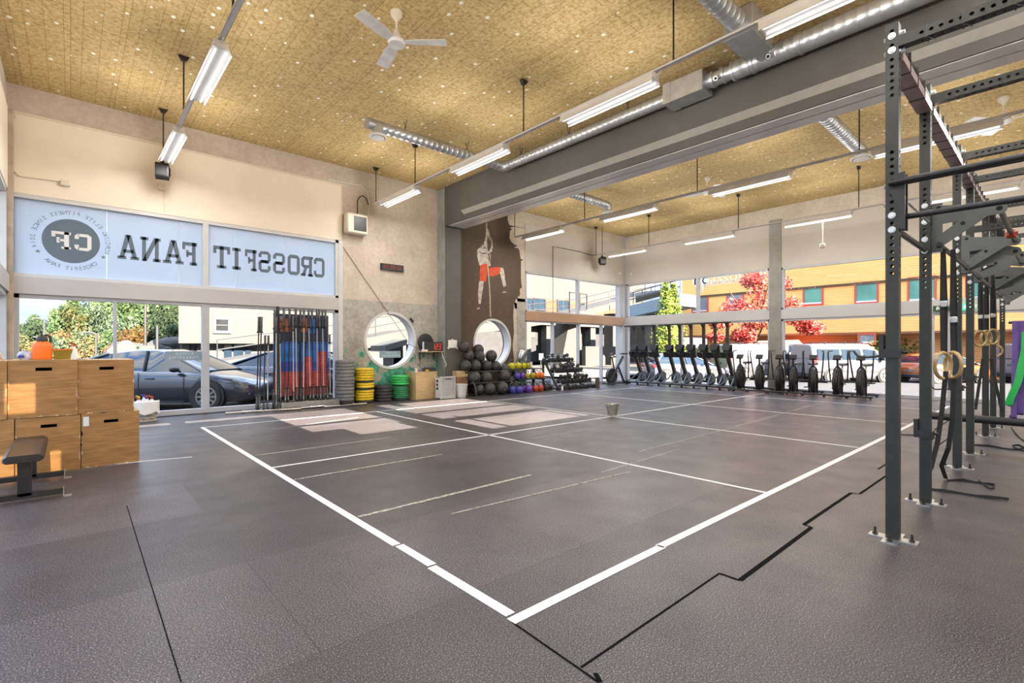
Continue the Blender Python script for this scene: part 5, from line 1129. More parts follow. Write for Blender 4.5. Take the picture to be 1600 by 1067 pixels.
# ================================================================ AIR BIKES along the east windows
def make_bike(label, sw):
    t = thing('air_bike', label, 'exercise bike', 'black air bikes along the east windows')
    Mx = rotX(PI / 2)
    MB().lathe([(1e-5, -.06), (.12, -.075), (.30, -.065), (.345, -.045), (.35, -.02), (.35, .02), (.345, .045), (.30, .065), (.12, .075), (1e-5, .06)], (0, 0, .42), 36, Mx).build('fan_cage', M['fan_cage'], t)
    b = MB()
    for r_ in (.08, .14, .20, .26, .31):
        for y in (-.079, .079): b.torus((0, y * (1 if r_ < .28 else .86), .42), r_, .005, 'y', 28, 5)
    for k in range(12):
        a = k * PI / 6
        for y in (-.08, .08): b.tube([(.05 * math.cos(a), y, .42 + .05 * math.sin(a)), (.33 * math.cos(a), y * .75, .42 + .33 * math.sin(a))], .004, 5)
    b.build('cage_wires', M['steel_dark'], t)
    MB().torus((0, 0, .42), .365, .018, 'y', 40, 8).build('rim_hoop', M['black'], t)
    for s_ in (-1, 1): MB().tube([(.02, s_ * .10, .05), (.0, s_ * .105, .5), (-.01, s_ * .085, .74), (-.02, s_ * .02, .84)], .020, 8).build('fork', M['black'], t)
    MB().tube([(-.02, 0, .80), (-.04, 0, 1.03)], .028, 10).build('mast', M['black'], t)
    MB().cbox((-.05, 0, 1.08), (.16, .19, .045), rotY(-.75)).build('console', M['plastic'], t, smooth=False)
    MB().tube([(0, 0, .09), (.35, 0, .12), (.62, 0, .06)], .03, 8).build('base_tube', M['black'], t)
    for x, w_ in ((-.30, .30), (.62, .27)):
        MB().cyl((x, -w_, .06), (x, w_, .06), .026, 10).build('stabiliser_bar', M['black'], t)
        for s_ in (-1, 1): MB().cyl((x, s_ * (w_ - .05), 0), (x, s_ * (w_ - .05), .045), .022, 10).build('foot', M['rubber'], t)
    MB().tube([(-.30, 0, .06), (0, 0, .08)], .026, 8).build('front_tube', M['black'], t)
    for s_ in (-1, 1):
        d = .10 * s_ * sw
        MB().tube([(.14, s_ * .12, .40), (.12, s_ * .20, .44), (.06 + d * .5, s_ * .235, .85), (d - .01, s_ * .25, 1.14), (d, s_ * .25, 1.21), (d + .035, s_ * .248, 1.25), (d + .10, s_ * .24, 1.262), (d + .30, s_ * .22, 1.262)], .019, 10).build('handle', M['black'], t)
        MB().cyl((-.02, s_ * .09, .42), (-.02, s_ * .31, .42), .018, 8).build('foot_peg', M['black'], t)
        MB().tube([(.30, s_ * .06, .34), (.30, s_ * .12, .34), (.30 + s_ * .12, s_ * .12, .30 - s_ * .1)], .014, 8).build('crank', M['chrome'], t); MB().cbox((.30 + s_ * .12, s_ * .18, .30 - s_ * .1), (.1, .1, .028)).build('pedal', M['plastic'], t, smooth=False)
    MB().bbox(.10, .45, -.055, .055, .25, .42, .03).build('drive_housing', M['plastic'], t)
    MB().tube([(.40, 0, .36), (.52, 0, .84)], .026, 10).build('seat_post', M['chrome'], t)
    MB().loft([[(.36, -.03, .86), (.36, .03, .86), (.36, .03, .89), (.36, -.03, .89)], [(.50, -.07, .84), (.50, .07, .84), (.50, .07, .90), (.50, -.07, .90)], [(.66, -.13, .85), (.66, .13, .85), (.66, .13, .92), (.66, -.13, .92)]]).build('saddle', M['plastic'], t)
    return t
M['fan_cage'] = mat('dark_fan_cage', (.03, .03, .031), .38, metal=.3, var=.3, scale=30)
bk = [(1157, .9, -.06, .12), (1187, -.5, .0, .14), (1218.5, .6, .0, .13), (1239.5, -.8, .0, .19), (1270.5, -.4, -.02, .30), (1309, 1.0, -.02, .05), (1346, -1.0, -.02, .03)]
for i, (px, sw, dx, rz) in enumerate(bk):
    X = 15.78 + dx; y = onX(px, 590, X)[0]; k = make_bike('black air bike by the east windows, %s right of the rowers' % ORD[i], sw); k.location = (X, y, 0); k.rotation_euler = (0, 0, rz)
# ================================================================ BUCKET on the open floor
fx, fy = F(957, 649)
t = thing('metal_bucket', 'small galvanised metal bucket standing alone on the open floor', 'bucket', loc=(fx, fy, 0))
MB().lathe([(.085, .0), (.09, .004), (.135, .225), (.142, .23), (.142, .236), (.130, .236), (.086, .012), (1e-5, .012)], seg=32).build('bucket', mat('galvanised_bucket', (.42, .41, .38), .3, metal=.8, var=.2, scale=10), t)
for s_ in (-1, 1): MB().torus((s_ * .138, 0, .215), .018, .005, 'x', 12, 6).build('ear', M['zinc'], t)
MB().tube([(.142 * math.cos(a), .142 * math.sin(a), .22 - .02 * math.sin(a)) for a in [PI + i * PI / 14 for i in range(15)]], .004, 6).build('handle', M['zinc'], t)
# ================================================================ THE RIG
RY = .81; TZ = 3.63; PW = .0375
t_rig = rig = thing('pull_up_rig', 'tall grey steel pull-up rig with drilled posts, at the right', 'exercise rig')
def holed_face(mb, o, u, v, w, pitch, n, r):          # strip of square cells, each with an octagonal hole
    o, u, v = Vector(o), Vector(u), Vector(v)
    for i in range(n):
        c = o + v * (pitch * (i + .5)); hw, hp = w / 2, pitch / 2
        oc = [c + u * (r * math.cos(PI / 8 + k * PI / 4)) + v * (r * math.sin(PI / 8 + k * PI / 4)) for k in range(8)]
        sq = []
        for k in range(8):
            a = PI / 8 + k * PI / 4; x, y = math.cos(a), math.sin(a); s_ = 1 / max(abs(x) / 1, abs(y) / 1)
            sq.append(c + u * (hw * x * s_) + v * (hp * y * s_))
        cn = [c + u * hw + v * hp, c - u * hw + v * hp, c - u * hw - v * hp, c + u * hw - v * hp]
        mb.add(oc + sq + cn, [(k, (k + 1) % 8, 8 + (k + 1) % 8, 8 + k) for k in range(8)] + [(8, 9, 16), (10, 11, 17), (12, 13, 18), (14, 15, 19)])
def drilled_tube(mb, p0, d, L, ux, uy, holes, pitch=.05, r=.0125, hx=PW, hy=PW):
    """square tube from p0 along d; ux, uy cross axes; holes = [(from, to)] stretches drilled through the ux-faces and uy-faces"""
    p0, d, ux, uy = Vector(p0), Vector(d), Vector(ux), Vector(uy); cur = 0; segs = []
    for a, b in holes:
        if a > cur: segs.append((cur, a, False))
        n = int(round((b - a) / pitch)); segs.append((a, a + n * pitch, True)); cur = a + n * pitch
    if cur < L: segs.append((cur, L, False))
    for a, b, h in segs:
        for nrm, acr, hn, ha in ((ux, uy, hx, hy), (-ux, uy, hx, hy), (uy, ux, hy, hx), (-uy, ux, hy, hx)):
            o = p0 + nrm * hn + d * a
            if h and nrm in (ux, -ux): holed_face(mb, o, acr, d, 2 * ha, pitch, int(round((b - a) / pitch)), r)
            elif h: holed_face(mb, o, acr, d, 2 * ha, pitch, int(round((b - a) / pitch)), r)
            else: mb.add([o - acr * ha, o + acr * ha, o + acr * ha + d * (b - a), o - acr * ha + d * (b - a)], [(0, 1, 2, 3)])
    for z in (0, L):
        o = p0 + d * z; mb.add([o + ux * hx + uy * hy, o - ux * hx + uy * hy, o - ux * hx - uy * hy, o + ux * hx - uy * hy], [(0, 1, 2, 3)])
    return mb
PX = [4.34, 5.56, 7.47, 8.60, 10.45, 11.65, 13.5]
def bolts(par, pts):
    b = MB()
    for (x, y, z), ax in pts:
        d = {'x': (-.014, 0, 0), '-x': (.014, 0, 0), 'y': (0, .014, 0), '-y': (0, -.03, 0)}[ax]
        b.cyl((x, y, z), (x + d[0], y + d[1], z + d[2]), .018, 6); b.cyl((x, y, z), (x + d[0] * .3, y + d[1] * .3, z + d[2] * .3), .023, 14)
    b.build('bolt_pattern', M['zinc'], par)['kind'] = 'stuff'
for i, x in enumerate(PX):
    b = MB(); drilled_tube(b, (x, RY, .01), (0, 0, 1), TZ - .01, (1, 0, 0), (0, 1, 0), [(1.84, 2.74), (3.09, 3.59)])
    up = b.build('upright', M['rig'], rig, smooth=False, recalc=False)
    pl = MB().box(x - .045, x + .045, RY - .14, RY + .14, 0, .008).box(x - .14, x + .14, RY - .045, RY + .045, 0, .0079).build('base_plate', M['zinc'], rig, smooth=False)
    fb_ = MB()
    for dx, dy in ((0, .105), (0, -.105), (.105, 0), (-.105, 0)): fb_.cyl((x + dx, RY + dy, .008), (x + dx, RY + dy, .02), .017, 6).cyl((x + dx, RY + dy, .02), (x + dx, RY + dy, .06), .008, 8)
    fb_.build('anchor_bolts', M['steel_dark'], pl)
    bl = [((x - PW, RY, 3.54), 'x'), ((x - PW, RY, 3.44), 'x'), ((x, RY - PW, 3.555), '-y'), ((x, RY - PW, 3.43), '-y'), ((x, RY + PW, 3.54), 'y'), ((x, RY + PW, 3.44), 'y')]
    if i == 0: bl += [((x - PW, RY, 2.28), 'x'), ((x - PW, RY, 2.18), 'x'), ((x, RY - PW, 2.40), '-y'), ((x, RY + PW, 2.5), 'y'), ((x, RY + PW, 2.37), 'y')]
    else: bl += [((x - PW, RY, 2.58), 'x'), ((x - PW, RY, 2.44), 'x'), ((x - PW, RY, 2.29), 'x'), ((x - PW, RY, 2.19), 'x')]
    bolts(up, bl)
# crossmembers: along the row and out towards the right
for xa, xb in zip(PX[:-1], PX[1:]):
    b = MB(); drilled_tube(b, (xa + PW, RY, 3.49), (1, 0, 0), xb - xa - 2 * PW, (0, 0, 1), (0, 1, 0), [(.1, xb - xa - .2)])
    cm = b.build('crossmember', M['rig'], rig, smooth=False, recalc=False)
    tb = MB().box(xa + .05, xb - .05, RY - .05, RY + .05, 3.385, 3.45); tb.build('cable_tray', mat('rose_grey_tray', (.32, .25, .24), .5, var=.1) if 'tray' not in M else M['tray'], rig, smooth=False) if xa < 9 else None
    zt = MB()
    for k in range(1, int((xb - xa) / .28)): zt.box(xa + k * .28, xa + k * .28 + .006, RY - .055, RY + .055, 3.38, 3.532)
    zt.build('cable_ties', M['plastic'], cm, smooth=False)['kind'] = 'stuff'
for i, x in enumerate(PX):
    z = 3.49; L_ = RY - PW - Y0 - .012
    b = MB(); drilled_tube(b, (x, RY - PW, z), (0, -1, 0), L_, (1, 0, 0), (0, 0, 1), [(.10, 3.1)]); cm = b.build('crossmember', M['rig'], rig, smooth=False, recalc=False)
    if i == 0:
        zt = MB()
        for k, yy in enumerate((.62, .44, .2)):
            zt.box(x - .041, x + .041, yy, yy + .006, 3.445, 3.532); zt.tube([(x - .04, yy, 3.448), (x - .06, yy - .02, 3.42), (x - .05, yy - .05, 3.40)], .003, 5)
        zt.build('cable_ties', M['plastic'], cm, smooth=False)['kind'] = 'stuff'
    MB().box(x - .07, x + .07, Y0 + .001, Y0 + .012, z - .07, z + .07).build('wall_plate', M['rig'], rig, smooth=False)
# lower drilled crossmembers farther in, seen above the far windows
for x, z in ((8.6, 2.86), (10.45, 2.72), (11.65, 2.60), (13.5, 2.4)):
    b = MB(); drilled_tube(b, (x, RY - PW, z), (0, -1, 0), RY - PW - Y0 - .002, (1, 0, 0), (0, 0, 1), [(.10, 3.0)]); b.build('crossmember', M['rig'], rig, smooth=False, recalc=False)
# triple bar of the first bay with its curved bracket
x = PX[0]
poly = [(.735, 2.57), (.775, 2.565), (.80, 2.53), (.838, 2.50), (.81, 2.42), (.785, 2.34), (.775, 2.26), (.77, 2.18), (.735, 2.17)]
MB().prism([(p, q) for p, q in poly], 'x', x + PW, x + PW + .01).build('bar_bracket', M['rig'], rig, smooth=False)
MB().prism([(p, q) for p, q in poly], 'x', x - PW - .011, x - PW).build('bar_bracket', M['rig'], rig, smooth=False)
for bx_, bz_, ys in ((x + .10, 2.535, .79), (x - .075, 2.50, .82), (x + .05, 2.275, .79)):
    MB().cyl((bx_, ys, bz_), (bx_, Y0 + .002, bz_), .0205, 14).build('pull_up_bar', M['black'], rig)
MB().cyl((x + .09, .80, 2.535), (x - .075, .80, 2.50), .012, 8).build('bar_tie', M['rig'], rig)
MB().cyl((x + PW, RY, 2.20), (PX[1] - PW, RY, 2.20), .022, 12).build('pull_up_bar', M['rig'], rig); MB().cyl((x + PW, RY - .03, 2.43), (PX[1] - PW, RY - .03, 2.43), .010, 8).build('tie_rod', M['zinc'], rig)
# wing brackets (drilled plates) with the bars through their tips
def wing(xx, up, seed):
    # plate in the y-z plane reaching out from the post; polygon in (y, z), with cut-outs left open between its arms
    y0_ = RY - PW
    zc = 2.40
    top, tip, low = (y0_, zc + .20), (y0_ - .42, zc + (.08 if up else -.02)), (y0_, zc - .20)
    o = []
    def strip(p, q, w0, w1):
        p, q = Vector((p[0], p[1], 0)), Vector((q[0], q[1], 0)); d = (q - p).normalized(); n_ = Vector((-d.y, d.x, 0)); return [(p + n_ * w0)[:2], (q + n_ * w1)[:2], (q - n_ * w1)[:2], (p - n_ * w0)[:2]]
    b = MB(); th = .0036
    for P in (strip((y0_, zc + .10), tip, .085, .045), strip((y0_ - .01, zc - .16), (tip[0] + .10, tip[1] - .01), .045, .05), [(y0_, zc + .2), (y0_ - .07, zc + .2), (y0_ - .07, zc - .22), (y0_, zc - .22)]):
        th += .0004; b.prism(P, 'x', xx - th, xx + th)
    b.prism([(tip[0] + .048 * math.cos(a * PI / 8), tip[1] + .048 * math.sin(a * PI / 8)) for a in range(16)], 'x', xx - th - .0004, xx + th + .0004)
    w_ = b.build('wing_bracket', M['rig_plate'], rig, smooth=False)
    h = MB()
    for p in (tip, (y0_ - .045, zc + .16), (y0_ - .045, zc - .17), (y0_ - .2, zc + .0)): h.cyl((xx - .0062, p[0], p[1]), (xx + .0062, p[0], p[1]), .016 if p is not tip else .02, 12)
    h.build('bracket_holes', M['hole'], w_)['kind'] = 'stuff'
    return tip
for j, (xa, xb) in enumerate(zip(PX[1:-1], PX[2:])):
    tips = []
    for xx in (xa + PW + .006, xb - PW - .006): tips.append((xx, wing(xx, j % 2 == 0, j)))
    MB().cyl((tips[0][0], tips[0][1][0], tips[0][1][1]), (tips[1][0], tips[1][1][0], tips[1][1][1]), .0205, 12).build('pull_up_bar', M['rig'], rig)
    MB().cyl((xa, RY - PW - .05, 2.24), (xb, RY - PW - .05, 2.24), .0205, 12).build('pull_up_bar', M['rig'], rig)
t = thing('red_marker', 'red cloth knotted round the bar at the wing bracket tips', 'ribbon')
tx_ = PX[2] - .55; blob(MB(), (tx_, RY - PW - .42, 2.47), .045, (1.1, 1, 1), 4, .5, 5).build('knot', M['p_red'], t)
# ---------------------------------------------------------------- hooks hung in the posts
def jhook(label, x, z, side=1, plain=False):
    t = thing('hook_hanger', label, 'rig hook', 'hooks hung on the rig posts', (x, RY, z))
    MB().box(-.055, .055, -.055, .055, -.06, .0).build('sandwich', M['plastic'], t, smooth=False); MB().box(-.05, .05, .045, .075, -.06, .10).build('back_plate', M['black'], t, smooth=False)
    MB().tube([(0, .07, -.05), (0, .19, -.06), (0, .215, -.045), (0, .235, -.015)], .008, 8).build('hook_arm', M['steel_dark'], t)
    MB().cyl((0, -.055, -.02), (0, -.085, -.02), .012, 10).build('pin', M['steel_dark'], t); return t
jhook('black steel hook on the nearest rig post at eye height', PX[0], 1.34)
jhook('black steel hook low on the second rig post', PX[1], .63)
jhook('black steel hook on the third rig post below the rings', PX[2], .93)
jhook('black steel hook on the fourth rig post', PX[3], 1.0)
# ---------------------------------------------------------------- gymnastic rings on straps
def ring_set(label, x, y, zc, ztop, tilt, tail, rr=.105, buckle=None):
    t = thing('gymnastic_ring', label, 'gym ring', 'wooden gymnastic rings hanging in the rig')
    b = MB(); b.torus((0, 0, 0), rr, .0155, 'x', 36, 10); o = b.build('ring', M['wood_ring'], t); o.location = (x, y, zc); o.rotation_euler = (0, 0, tilt)
    b = MB(); b.tube([(x, y, zc + rr + .01), (x + .004, y + .006, (zc + ztop) / 2), (x, y, ztop)], 0, flat=(.034, .003)); b.build('strap', M['strap'], t, smooth=False)
    b = MB(); b.tube([(x + .02, y - .01, zc + rr), (x + .035, y - .012, (zc + ztop) / 2), (x + .01, y, ztop)], 0, flat=(.034, .003)); b.build('strap', M['strap'], t, smooth=False)
    if tail: MB().tube(tail, 0, flat=(.036, .003)).build('strap_tail', M['strap'], t, smooth=False)
    bz = buckle or zc + .28; MB().bbox(x - .02, x + .03, y - .03, y + .02, bz, bz + .055, .005).build('buckle', M['zinc'], t)
    return t
def at(px, py, X): y, z = onX(px, py, X); return (X, y, z)
x1_ = 5.80; p = at(1473.5, 571, x1_); ring_set('near wooden gymnastic ring, left one of the crossed pair', x1_, p[1], p[2], 2.24, 1.2, [at(1478, 580, 5.8), at(1472, 640, 5.8), at(1465, 690, 5.78), at(1455, 730, 5.75), at(1448, 742, 5.7)], rr=.115, buckle=p[2] + .52)
p = at(1489, 570, 5.95); ring_set('near wooden gymnastic ring, right one of the crossed pair', 5.95, p[1], p[2], 2.24, -.95, [at(1490, 592, 5.95), at(1488, 655, 5.95), at(1482, 700, 5.98), at(1471, 728, 6.1), (F(1478, 750)[0], F(1478, 750)[1], .012)], rr=.115, buckle=p[2] + .38)
for i, (px, py, X, ti) in enumerate(((1531, 529, 9.6, .9), (1541, 528, 9.9, 1.1), (1551, 526, 10.0, 1.0))):
    p = at(px, py, X); ring_set('wooden gymnastic ring deeper in the rig, %s of the overlapping three' % ('left', 'middle', 'right')[i], X, p[1], p[2], 2.45, ti, [at(1536, 560, X), at(1530, 600, X), at(1524, 640, X)] if i == 0 else [at(1548, 560, X), at(1556, 600, X), at(1566, 645, X)] if i == 2 else None)
p = at(1554, 548, 12.2); ring_set('small wooden gymnastic ring, farthest in the rig, seen edge-on', 12.2, p[1], p[2], 2.4, .15, None, .10)
# straps lying on the floor
def floor_strap(label, pts, w=.035):
    t = thing('floor_strap', label, 'strap'); P = []
    for k, q in enumerate(pts): x, y = F(*q); P.append((x, y, .004 + .012 * (k % 3 == 1)))
    MB().tube(P, 0, flat=(.004, .03)).build('strap', M['strap'], t, smooth=False)
floor_strap('black strap lying on the floor by the second post, running right', [(1455, 766), (1475, 769), (1500, 772), (1525, 776), (1545, 779), (1576, 781)])
floor_strap('black strap with a loop end on the floor by the third post', [(1480, 752), (1505, 752), (1525, 755), (1545, 757), (1554, 760), (1553, 764), (1546, 765), (1541, 762), (1534, 756), (1528, 752)])
floor_strap('black strap lying on the floor by the fourth post, looped at its right end', [(1522, 696), (1545, 698), (1570, 702), (1590, 704), (1600, 701), (1592, 696), (1582, 697), (1586, 702), (1600, 706)])
floor_strap('black strap curving down at the right edge behind the thick black tube', [(1580, 668), (1586, 678), (1594, 686), (1604, 692)])
# ---------------------------------------------------------------- thick low black tube on brackets
t = thing('low_bar', 'thick black horizontal tube low behind the rig posts', 'bar'); yb0, zb0 = onX(1454, 649, 9.5); yb1, zb1 = onX(1640, 661, 9.5)
MB().cyl((9.5, yb0, zb0), (9.5, -2.4, zb0), .055, 18).build('tube', M['black'], t)
MB().prism([(yb0 + .02, zb0 - .05), (yb0 - .02, 0.0), (yb0 + .05, 0.0), (yb0 + .06, zb0 + .03)], 'x', 9.46, 9.54).build('end_leg', M['black'], t, smooth=False)
MB().prism([(-2.3, zb0 - .05), (-2.3, 0.0), (-2.22, 0.0), (-2.22, zb0)], 'x', 9.46, 9.54).build('end_leg', M['black'], t, smooth=False)
MB().box(9.3, 9.7, yb0 - .03, yb0 + .06, 0, .012).build('foot_plate', M['black'], t, smooth=False)
# ---------------------------------------------------------------- resistance bands on a peg
t = thing('band_peg', 'black peg bar at the right edge carrying the resistance bands', 'peg'); BXp = 7.2
yp, zp = onX(1580, 504, BXp); MB().cyl((BXp, yp + .02, zp), (BXp, yp - .55, zp), .014, 10).build('peg', M['black'], t)
MB().box(BXp - .03, BXp + .03, yp - .56, yp - .50, 0.0, zp + .05).build('peg_post', M['rig'], t, smooth=False)
bands = [('p_violet', .00, .0, 'purple resistance band, outermost on the peg', .045), ('p_violet', -.045, .02, 'purple resistance band behind the green one', .05), ('p_dgreen', -.10, -.03, 'dark grey green resistance band on the peg', .03), ('p_brightgreen', -.06, -.07, 'bright green resistance band swinging to the left, on the peg', .06), ('p_violet', -.13, .04, 'purple resistance band at the right edge of the photo', .05)]
M['p_violet'] = mat('violet_latex_band', (.115, .06, .25), .45, var=.15, scale=12); M['p_dgreen'] = mat('dark_grey_latex_band', (.05, .05, .07), .5, var=.15); M['p_brightgreen'] = mat('bright_green_latex_band', (.02, .42, .08), .4, var=.12, scale=10)
for i, (m_, dy, dx, lab, w_) in enumerate(bands):
    t = thing('resistance_band', lab, 'resistance band', 'resistance bands on the peg'); L_ = .98; zt = zp + .016; y = yp + dy - .03; P = []
    if m_ == 'p_brightgreen':
        P = [(BXp + .0, y - .02, zt), (BXp - .03, y - .01, zt - .3), (BXp - .05, y + .04, zt - .62), (BXp - .05, y + .095, zt - .80), (BXp - .04, y + .105, zt - .86), (BXp, y + .06, zt - .88), (BXp + .04, y + .0, zt - .80), (BXp + .05, y - .03, zt - .5), (BXp + .03, y - .03, zt - .02)]
    else:
        P = [(BXp - .012, y, zt), (BXp - .03 + dx, y, zt - .3), (BXp - .035 + dx, y + .008, zt - .7), (BXp - .03 + dx, y + .01, zt - L_ + .04 * i), (BXp + .005 + dx, y + .012, zt - L_ - .02 + .04 * i), (BXp + .035 + dx, y + .01, zt - L_ + .05 + .04 * i), (BXp + .03, y, zt - .5), (BXp + .014, y, zt)]
    b = MB(); n = len(P); v = []
    for q in P:
        for s_, o_ in ((-1, -.002), (1, -.002), (1, .002), (-1, .002)): v.append((q[0] + o_, q[1] + s_ * w_ / 2, q[2]))
    b.add(v, [(k * 4 + a, k * 4 + (a + 1) % 4, ((k + 1) % n) * 4 + (a + 1) % 4, ((k + 1) % n) * 4 + a) for k in range(n) for a in range(4)]); b.build('band', M[m_], t)
# ================================================================ OUTSIDE
def gz(x, y): 
    t = min(1, max(0, (x - 17) / 8)); return -.12 - .30 * t * t * (3 - 2 * t)
M['asphalt'] = mat('grey_asphalt', (.045, .045, .049), .85, var=.2, scale=6)
M['paving'] = mat('pale_paving', (.095, .085, .072), .85, var=.12, scale=3)
mb = MB(); xs = [-140, -60, -20, -1.1, 16.9, 18, 19, 20, 21, 22, 23, 24, 25, 60, 160]; ys = [-140, -60, -10, -4.2, 12.1, 14, 30, 60, 160]
for j, y in enumerate(ys):
    for x in xs: mb.v.append((x, y, gz(x, y)))
for j in range(len(ys) - 1):
    for i in range(len(xs) - 1):
        if xs[i] >= -1.2 and xs[i + 1] <= 17 and ys[j] >= -4.3 and ys[j + 1] <= 12.2: continue
        k = j * len(xs) + i; mb.f.append((k, k + 1, k + 1 + len(xs), k + len(xs))); mb.m.append(0)
struct(mb.build('street', M['asphalt']))
struct(MB().box(8, 46, 15.5, 29, -.119, -.10).build('path', M['paving'], smooth=False))
struct(MB().box(16.95, 18.3, -30, 40, -.30, -.10).build('pavement', M['paving'], smooth=False))
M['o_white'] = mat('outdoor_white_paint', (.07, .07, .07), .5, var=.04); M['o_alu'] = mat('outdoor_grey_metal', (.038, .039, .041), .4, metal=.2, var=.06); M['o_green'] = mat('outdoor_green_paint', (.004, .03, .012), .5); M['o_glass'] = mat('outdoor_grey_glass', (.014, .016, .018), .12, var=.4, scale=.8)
# ---------------------------------------------------------------- vehicles
def wheel(name_par, x, y, s, r, m_rim, nsp=10, w=.2):
    Mx = rotX(PI / 2 * s)
    MB().lathe([(r * .66, -.02), (r * .70, 0), (r * .93, .0), (r, -.03), (r, -w), (r * .6, -w)], (x, y, r), 32, Mx, caps=False).build('tyre', M['rubber'], name_par)
    b = MB(); b.lathe([(r * .60, .004), (r * .69, .004), (r * .69, -.03), (r * .60, -.03), (r * .60, .004)], (x, y, r), 32, Mx); b.lathe([(1e-5, .004), (r * .16, .004), (r * .18, -.02)], (x, y, r), 20, Mx, caps=False)
    for k in range(nsp):
        a = 2 * PI * k / nsp; R_ = rotY(a); b.cbox(Vector((x, y + s * .008, r)) + R_ @ Vector((r * .38, 0, 0)), (r * .52, .018, r * .12), R_)
    b.build('rim', m_rim, name_par)
    MB().lathe([(1e-5, -.026), (r * .66, -.026), (r * .66, -.03), (1e-5, -.03)], (x, y, r), 24, Mx).build('brake_disc', M['black'], name_par)
def car_body(t, st, paint):
    rings = []
    for x, zb, zs, zt, w in st:
        h = [(w * .86, zb), (w * .97, zb + (zs - zb) * .25), (w, zb + (zs - zb) * .6), (w * .985, zs), (w * .93, zs + (zt - zs) * .55), (w * .62, zt - (zt - zs) * .12), (w * .3, zt)]
        rings.append([(x, -y, z) for y, z in h] + [(x, y, z) for y, z in h[::-1]])
    MB().loft(rings).build('body', paint, t, ang=42)
def interp(tab, x):
    for (a, va), (b, vb) in zip(tab[:-1], tab[1:]):
        if a <= x <= b: return va + (vb - va) * (x - a) / (b - a)
    return tab[0][1] if x < tab[0][0] else tab[-1][1]
M['car_glass'] = mat('blue_tinted_car_glass', (.012, .022, .035), .06, var=.2, scale=2, spec=.8); M['rim'] = mat('silver_alloy_rim', (.32, .31, .29), .3, metal=.6, var=.1)
M['head'] = mat('clear_headlamp', (.30, .32, .34), .1, var=.25, scale=12); M['tail'] = mat('red_tail_lamp', (.24, .015, .015), .2, var=.2, scale=8); M['plate'] = mat('white_number_plate', (.12, .12, .12), .4, var=.04); M['gplate'] = mat('green_number_plate', (.004, .075, .055), .4, var=.08)
